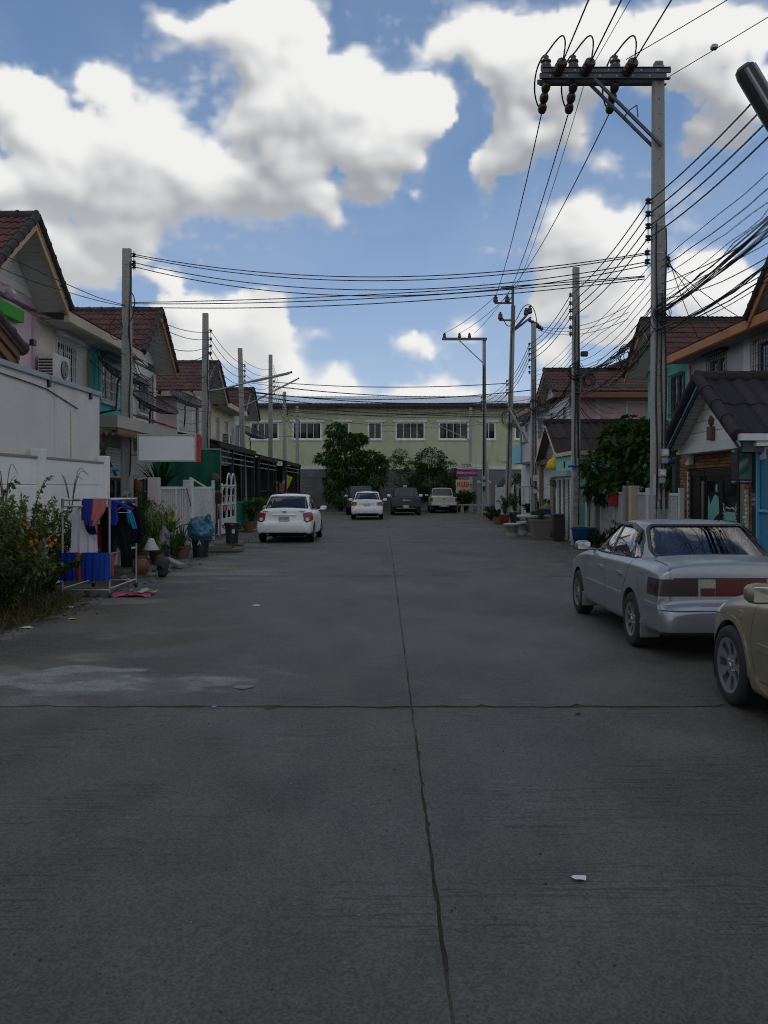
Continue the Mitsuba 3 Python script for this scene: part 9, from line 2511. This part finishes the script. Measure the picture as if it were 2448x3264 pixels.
def far_end():
	rg = np.random.default_rng(71)
	tree('rose_apple_tree', 'large layered tree before the green building, left of centre', (-2.3, 62.0, 0), [[(-2.2, 62, 0), (-2.25, 61.9, 1.5), (-2.5, 61.8, 3.0), (-2.9, 61.7, 4.6)], [(-2.25, 61.9, 1.6), (-1.4, 61.7, 2.8), (-.9, 61.6, 3.4)], [(-2.4, 61.8, 2.4), (-3.4, 61.6, 3.2), (-4.2, 61.4, 3.4)], [(-2.6, 61.8, 3.3), (-2.0, 61.6, 4.4)]],
         [((-3.35, 61.4, 5.75), (.60, .6, .42), 1.0), ((-2.2, 61.3, 5.05), (1.0, .8, .42), 1.7), ((-1.75, 61.2, 5.15), (.55, .6, .35), .8), ((-3.3, 61.2, 4.75), (.8, .8, .40), 1.2), ((-4.0, 61.0, 3.75), (.75, .8, .36), 1.0), ((-2.5, 61.0, 3.85), (1.3, 1.0, .55), 2.6), ((-1.0, 61.0, 3.75), (1.0, .9, .45), 1.6), ((-.3, 60.9, 3.3), (.65, .7, .45), 1.0), ((-2.4, 60.9, 2.85), (1.6, 1.1, .65), 3.2), ((-.8, 60.8, 2.35), (1.0, .9, .7), 2.0), ((-3.3, 61.0, 2.2), (.8, .9, .6), 1.4), ((-2.6, 60.8, 1.3), (1.5, .9, .8), 2.0), ((-1.2, 60.8, 1.1), (1.0, .8, .7), 1.2)],
         .36, .12, 11500, ((.034, .072, .022), (.050, .100, .028), G_MID), seed=5, trunk_r=.14, droop=.35, gap=.44)
	tree('round_bush', 'dark round bush behind the pickups, right of centre', (3.6, 61.5, 0), [[(3.6, 61.5, 0), (3.6, 61.5, 1.2), (3.5, 61.4, 2.4)], [(3.6, 61.5, .8), (2.7, 61.2, 2.0)], [(3.6, 61.5, .9), (4.4, 61.2, 2.0)]],
         [((3.35, 61.0, 3.55), (1.15, .9, .95), 2.6), ((2.3, 60.9, 2.8), (.9, .9, .8), 1.6), ((4.4, 60.9, 2.9), (.9, .9, .75), 1.6), ((3.4, 60.8, 2.1), (1.7, 1.1, .9), 3.0), ((4.3, 60.7, 1.3), (1.0, .9, .9), 1.6), ((2.4, 60.8, 1.4), (.8, .8, .8), 1.2)],
         .24, .07, 9000, ((.030, .062, .020), (.042, .075, .026)), seed=6, trunk_r=.10, droop=.4, gap=.42)
	tree('slender_tree', 'slender pale green tree between the large tree and the dark bush', (1.2, 62.6, 0), [[(1.2, 62.6, 0), (1.22, 62.6, 1.8), (1.2, 62.5, 3.4)]], [((1.2, 62.4, 4.1), (.55, .5, .35), 1), ((.85, 62.4, 3.7), (.5, .4, .25), .8), ((1.6, 62.4, 3.6), (.5, .4, .3), .8), ((1.2, 62.4, 3.1), (.6, .5, .35), 1), ((1.2, 62.4, 2.2), (.5, .4, .5), .8)], .16, .06, 1500, (G_MID, G_LIGHT), seed=8, trunk_r=.05)
	sprig('shrub', 'rounded shrub under the far signs', (5.45, 57.8, 0), rg, 70, 1.65, .75, .14, .07, (G_DARK, G_MID), 60, lean=(0, 0))
	single('hedge', 'dark hedge mass right of the far shrub', 'bush', leaves(*ball(rg, 2400, (5.0, 60.4, .9), (1.5, .8, .85), .4), .16, .07, rg), 'leaf', False, G_DARK)
	# signs
	k = thing('hanging_sign', 'magenta shop sign hung from a white post arm at the far right', 'sign')
	part(k, 'board', MB().box(4.38, 5.66, 52.38, 52.44, 2.35, 2.77), 'paint', col=(.24, .035, .12))
	part(k, 'lettering', text_on('สำนักกฎหมายรวีกุล', (4.44, 52.376, 2.45), (1, 0, 0), (0, 0, 1), width=1.16, height=.24, depth=.01, thai=True), 'paint', col=(.55, .46, .45))
	part(k, 'post', MB().cbox(6.24, 6.34, 52.35, 52.45, 0, 3.30, .01), 'paint', col=(.50, .51, .53))
	part(k, 'arm', MB().bar((4.0, 52.4, 2.90), (6.3, 52.4, 2.90), .06).tube([(6.28, 52.4, 3.25), (4.6, 52.4, 2.94)], .012, 6), 'paint', col=(.50, .51, .53))
	part(k, 'sign_lamp', MB().cbox(4.45, 5.65, 52.34, 52.42, 2.80, 2.86, .01), 'paint', col=(.5, .5, .52))
	k = thing('massage_sign', 'cream sign with purple letters peeking out above the magenta sign', 'sign')
	part(k, 'board', MB().box(5.28, 6.02, 58.9, 58.96, 2.92, 3.42), 'paint', col=(.42, .40, .31))
	part(k, 'lettering', text_on('นวด', (5.36, 58.895, 3.02), (1, 0, 0), (0, 0, 1), width=.58, height=.27, depth=.01, thai=True), 'paint', col=(.07, .02, .12))
	part(k, 'post', MB().bar((5.6, 58.98, 0), (5.6, 58.98, 3.4), .06), 'steel')
	k = thing('doctor_sign', 'cream sign board with big red letters below the magenta sign', 'sign')
	part(k, 'board', MB().box(4.85, 5.78, 58.0, 58.06, .9, 2.20), 'paint', col=(.40, .36, .24))
	part(k, 'lettering', text_on('หมอ', (4.93, 57.995, 1.70), (1, 0, 0), (0, 0, 1), width=.78, height=.36, depth=.01, thai=True), 'paint', col=(.42, .03, .02))
	part(k, 'lettering', text_on('นวด', (5.05, 57.995, 1.18), (1, 0, 0), (0, 0, 1), width=.60, height=.32, depth=.01, thai=True), 'paint', col=(.42, .03, .02))
	part(k, 'post', MB().bar((4.95, 58.1, 0), (4.95, 58.1, 2.2), .06).bar((5.7, 58.1, 0), (5.7, 58.1, 2.2), .06), 'steel')
	k = thing('concrete_bench', 'long thin concrete bench right of the beige pickup', 'bench')
	part(k, 'seat', MB().cbox(4.9, 6.75, 57.2, 57.55, .50, .58, .01), 'paint', col=(.28, .27, .25))
	for x in (5.1, 6.45):
		part(k, 'leg', MB().cbox(x, x + .2, 57.25, 57.5, 0, .50, .01), 'paint', col=(.24, .23, .21))
	single('blue_tarp', 'turquoise tarpaulin hung beside the far poles', 'tarpaulin', MB().grid([[(6.55 + .55 * a, 58.5 + .06 * math.sin(a * 9), z) for a in np.linspace(0, 1, 10)] for z in np.linspace(.3, 2.3, 6)]), 'fabric', True, (.02, .20, .26))
	for x, lab in ((-1.9, 'small painted pot at the foot of the large tree'), (-3.0, 'dark pot under the large tree')):
		pot(lab, x, 61.0, .22, .36, (.12, .10, .14) if x > -2.5 else (.05, .05, .05))
	for x, lab in ((6.1, 'left one of two globe lamps by the white sign post'), (6.75, 'right one of two globe lamps by the white sign post')):
		k = thing('globe_lamp', lab, 'lamp')
		part(k, 'globe', MB().lathe([(0, -.14), (.09, -.11), (.14, 0), (.09, .11), (0, .14)], (x, 55.5, 2.0), 16), 'paint', True, (.36, .34, .32))
		part(k, 'pier', MB().cbox(x - .1, x + .1, 55.4, 55.6, 0, 1.86, .01), 'paint', col=(.24, .21, .19))
	# weeds at the far right kerb
	sprig('shrub', 'low weeds at the kerb by the white sign post', (6.3, 50.5, 0), rg, 20, .7, .5, .12, .05, (G_MID, G_DARK), 40)
	sprig('shrub', 'low weeds spreading before the far arm pole', (5.5, 44.3, 0), rg, 20, .5, .6, .12, .04, (G_MID, G_DARK), 40)


pr('joint_grey', (.16, .17, .18), .5)
pr('rack_tube', (.42, .44, .46), .30, metallic=.5)
pr('blue_bag', (.035, .14, .23), .28, specular=.6)
B('fabric', two({'type': 'principled', 'base_color': mikit.proc(lambda p, n, uv: dec(uv) * (.90 + .2 * noise(p.x * 160, p.y * 160, p.z * 160))), 'roughness': .9, 'specular': .1, 'sheen': .3}))



def debris():
	rg = np.random.default_rng(77)
	for key, lab, n, box_, sz, cols in (('leaf_litter', 'dry leaf bits and grit gathered along the left road edge', 900, (-4.75, -4.05, 8.5, 32), .030, (.10, .075, .04)), ('grit', 'grit and leaf bits along the right road edge', 900, (4.7, 5.9, 17, 45), .030, (.09, .075, .05)), ('gravel', 'pale grit crumbs scattered thinly over the road', 700, (-4, 5, 2.4, 22), .007, (.22, .22, .21)), ('twig_bits', 'tiny dark bits scattered thinly over the road', 420, (-4, 5, 2.4, 26), .011, (.018, .016, .014))):
		x, y = rg.uniform(box_[0], box_[1], n), rg.uniform(box_[2], box_[3], n)
		if key in ('leaf_litter', 'grit'):
			x = (box_[0] + box_[1]) / 2 + rg.normal(0, .16 if key == 'leaf_litter' else .3, n) + .10 * np.sin(y * 1.7)
		a = rg.random(n) * 6.3
		P = np.column_stack([x, y, np.full(n, .003)])
		D = np.column_stack([np.cos(a), np.sin(a), rg.uniform(0, .25, n)])
		V, Fc = leaves(P, D, sz * 1.6, sz, rg, 0, .2)
		V[:, 2] = np.maximum(V[:, 2], .002)
		single(key, lab, 'litter', (V, Fc), 'leaf' if key == 'leaf_litter' else 'paint', False, cols, kind='stuff')


# ------------------------------------------------------------------ build it
debris()
ground()
left_row()
right_row()
green_building()
near_shop()
mint_shop()
precast_wall()
shutter_shop()
left_gates()
left_far()
right_side()
far_end()
shrubs_left()
clothes_rack()
poles_and_cables()
all_cars()
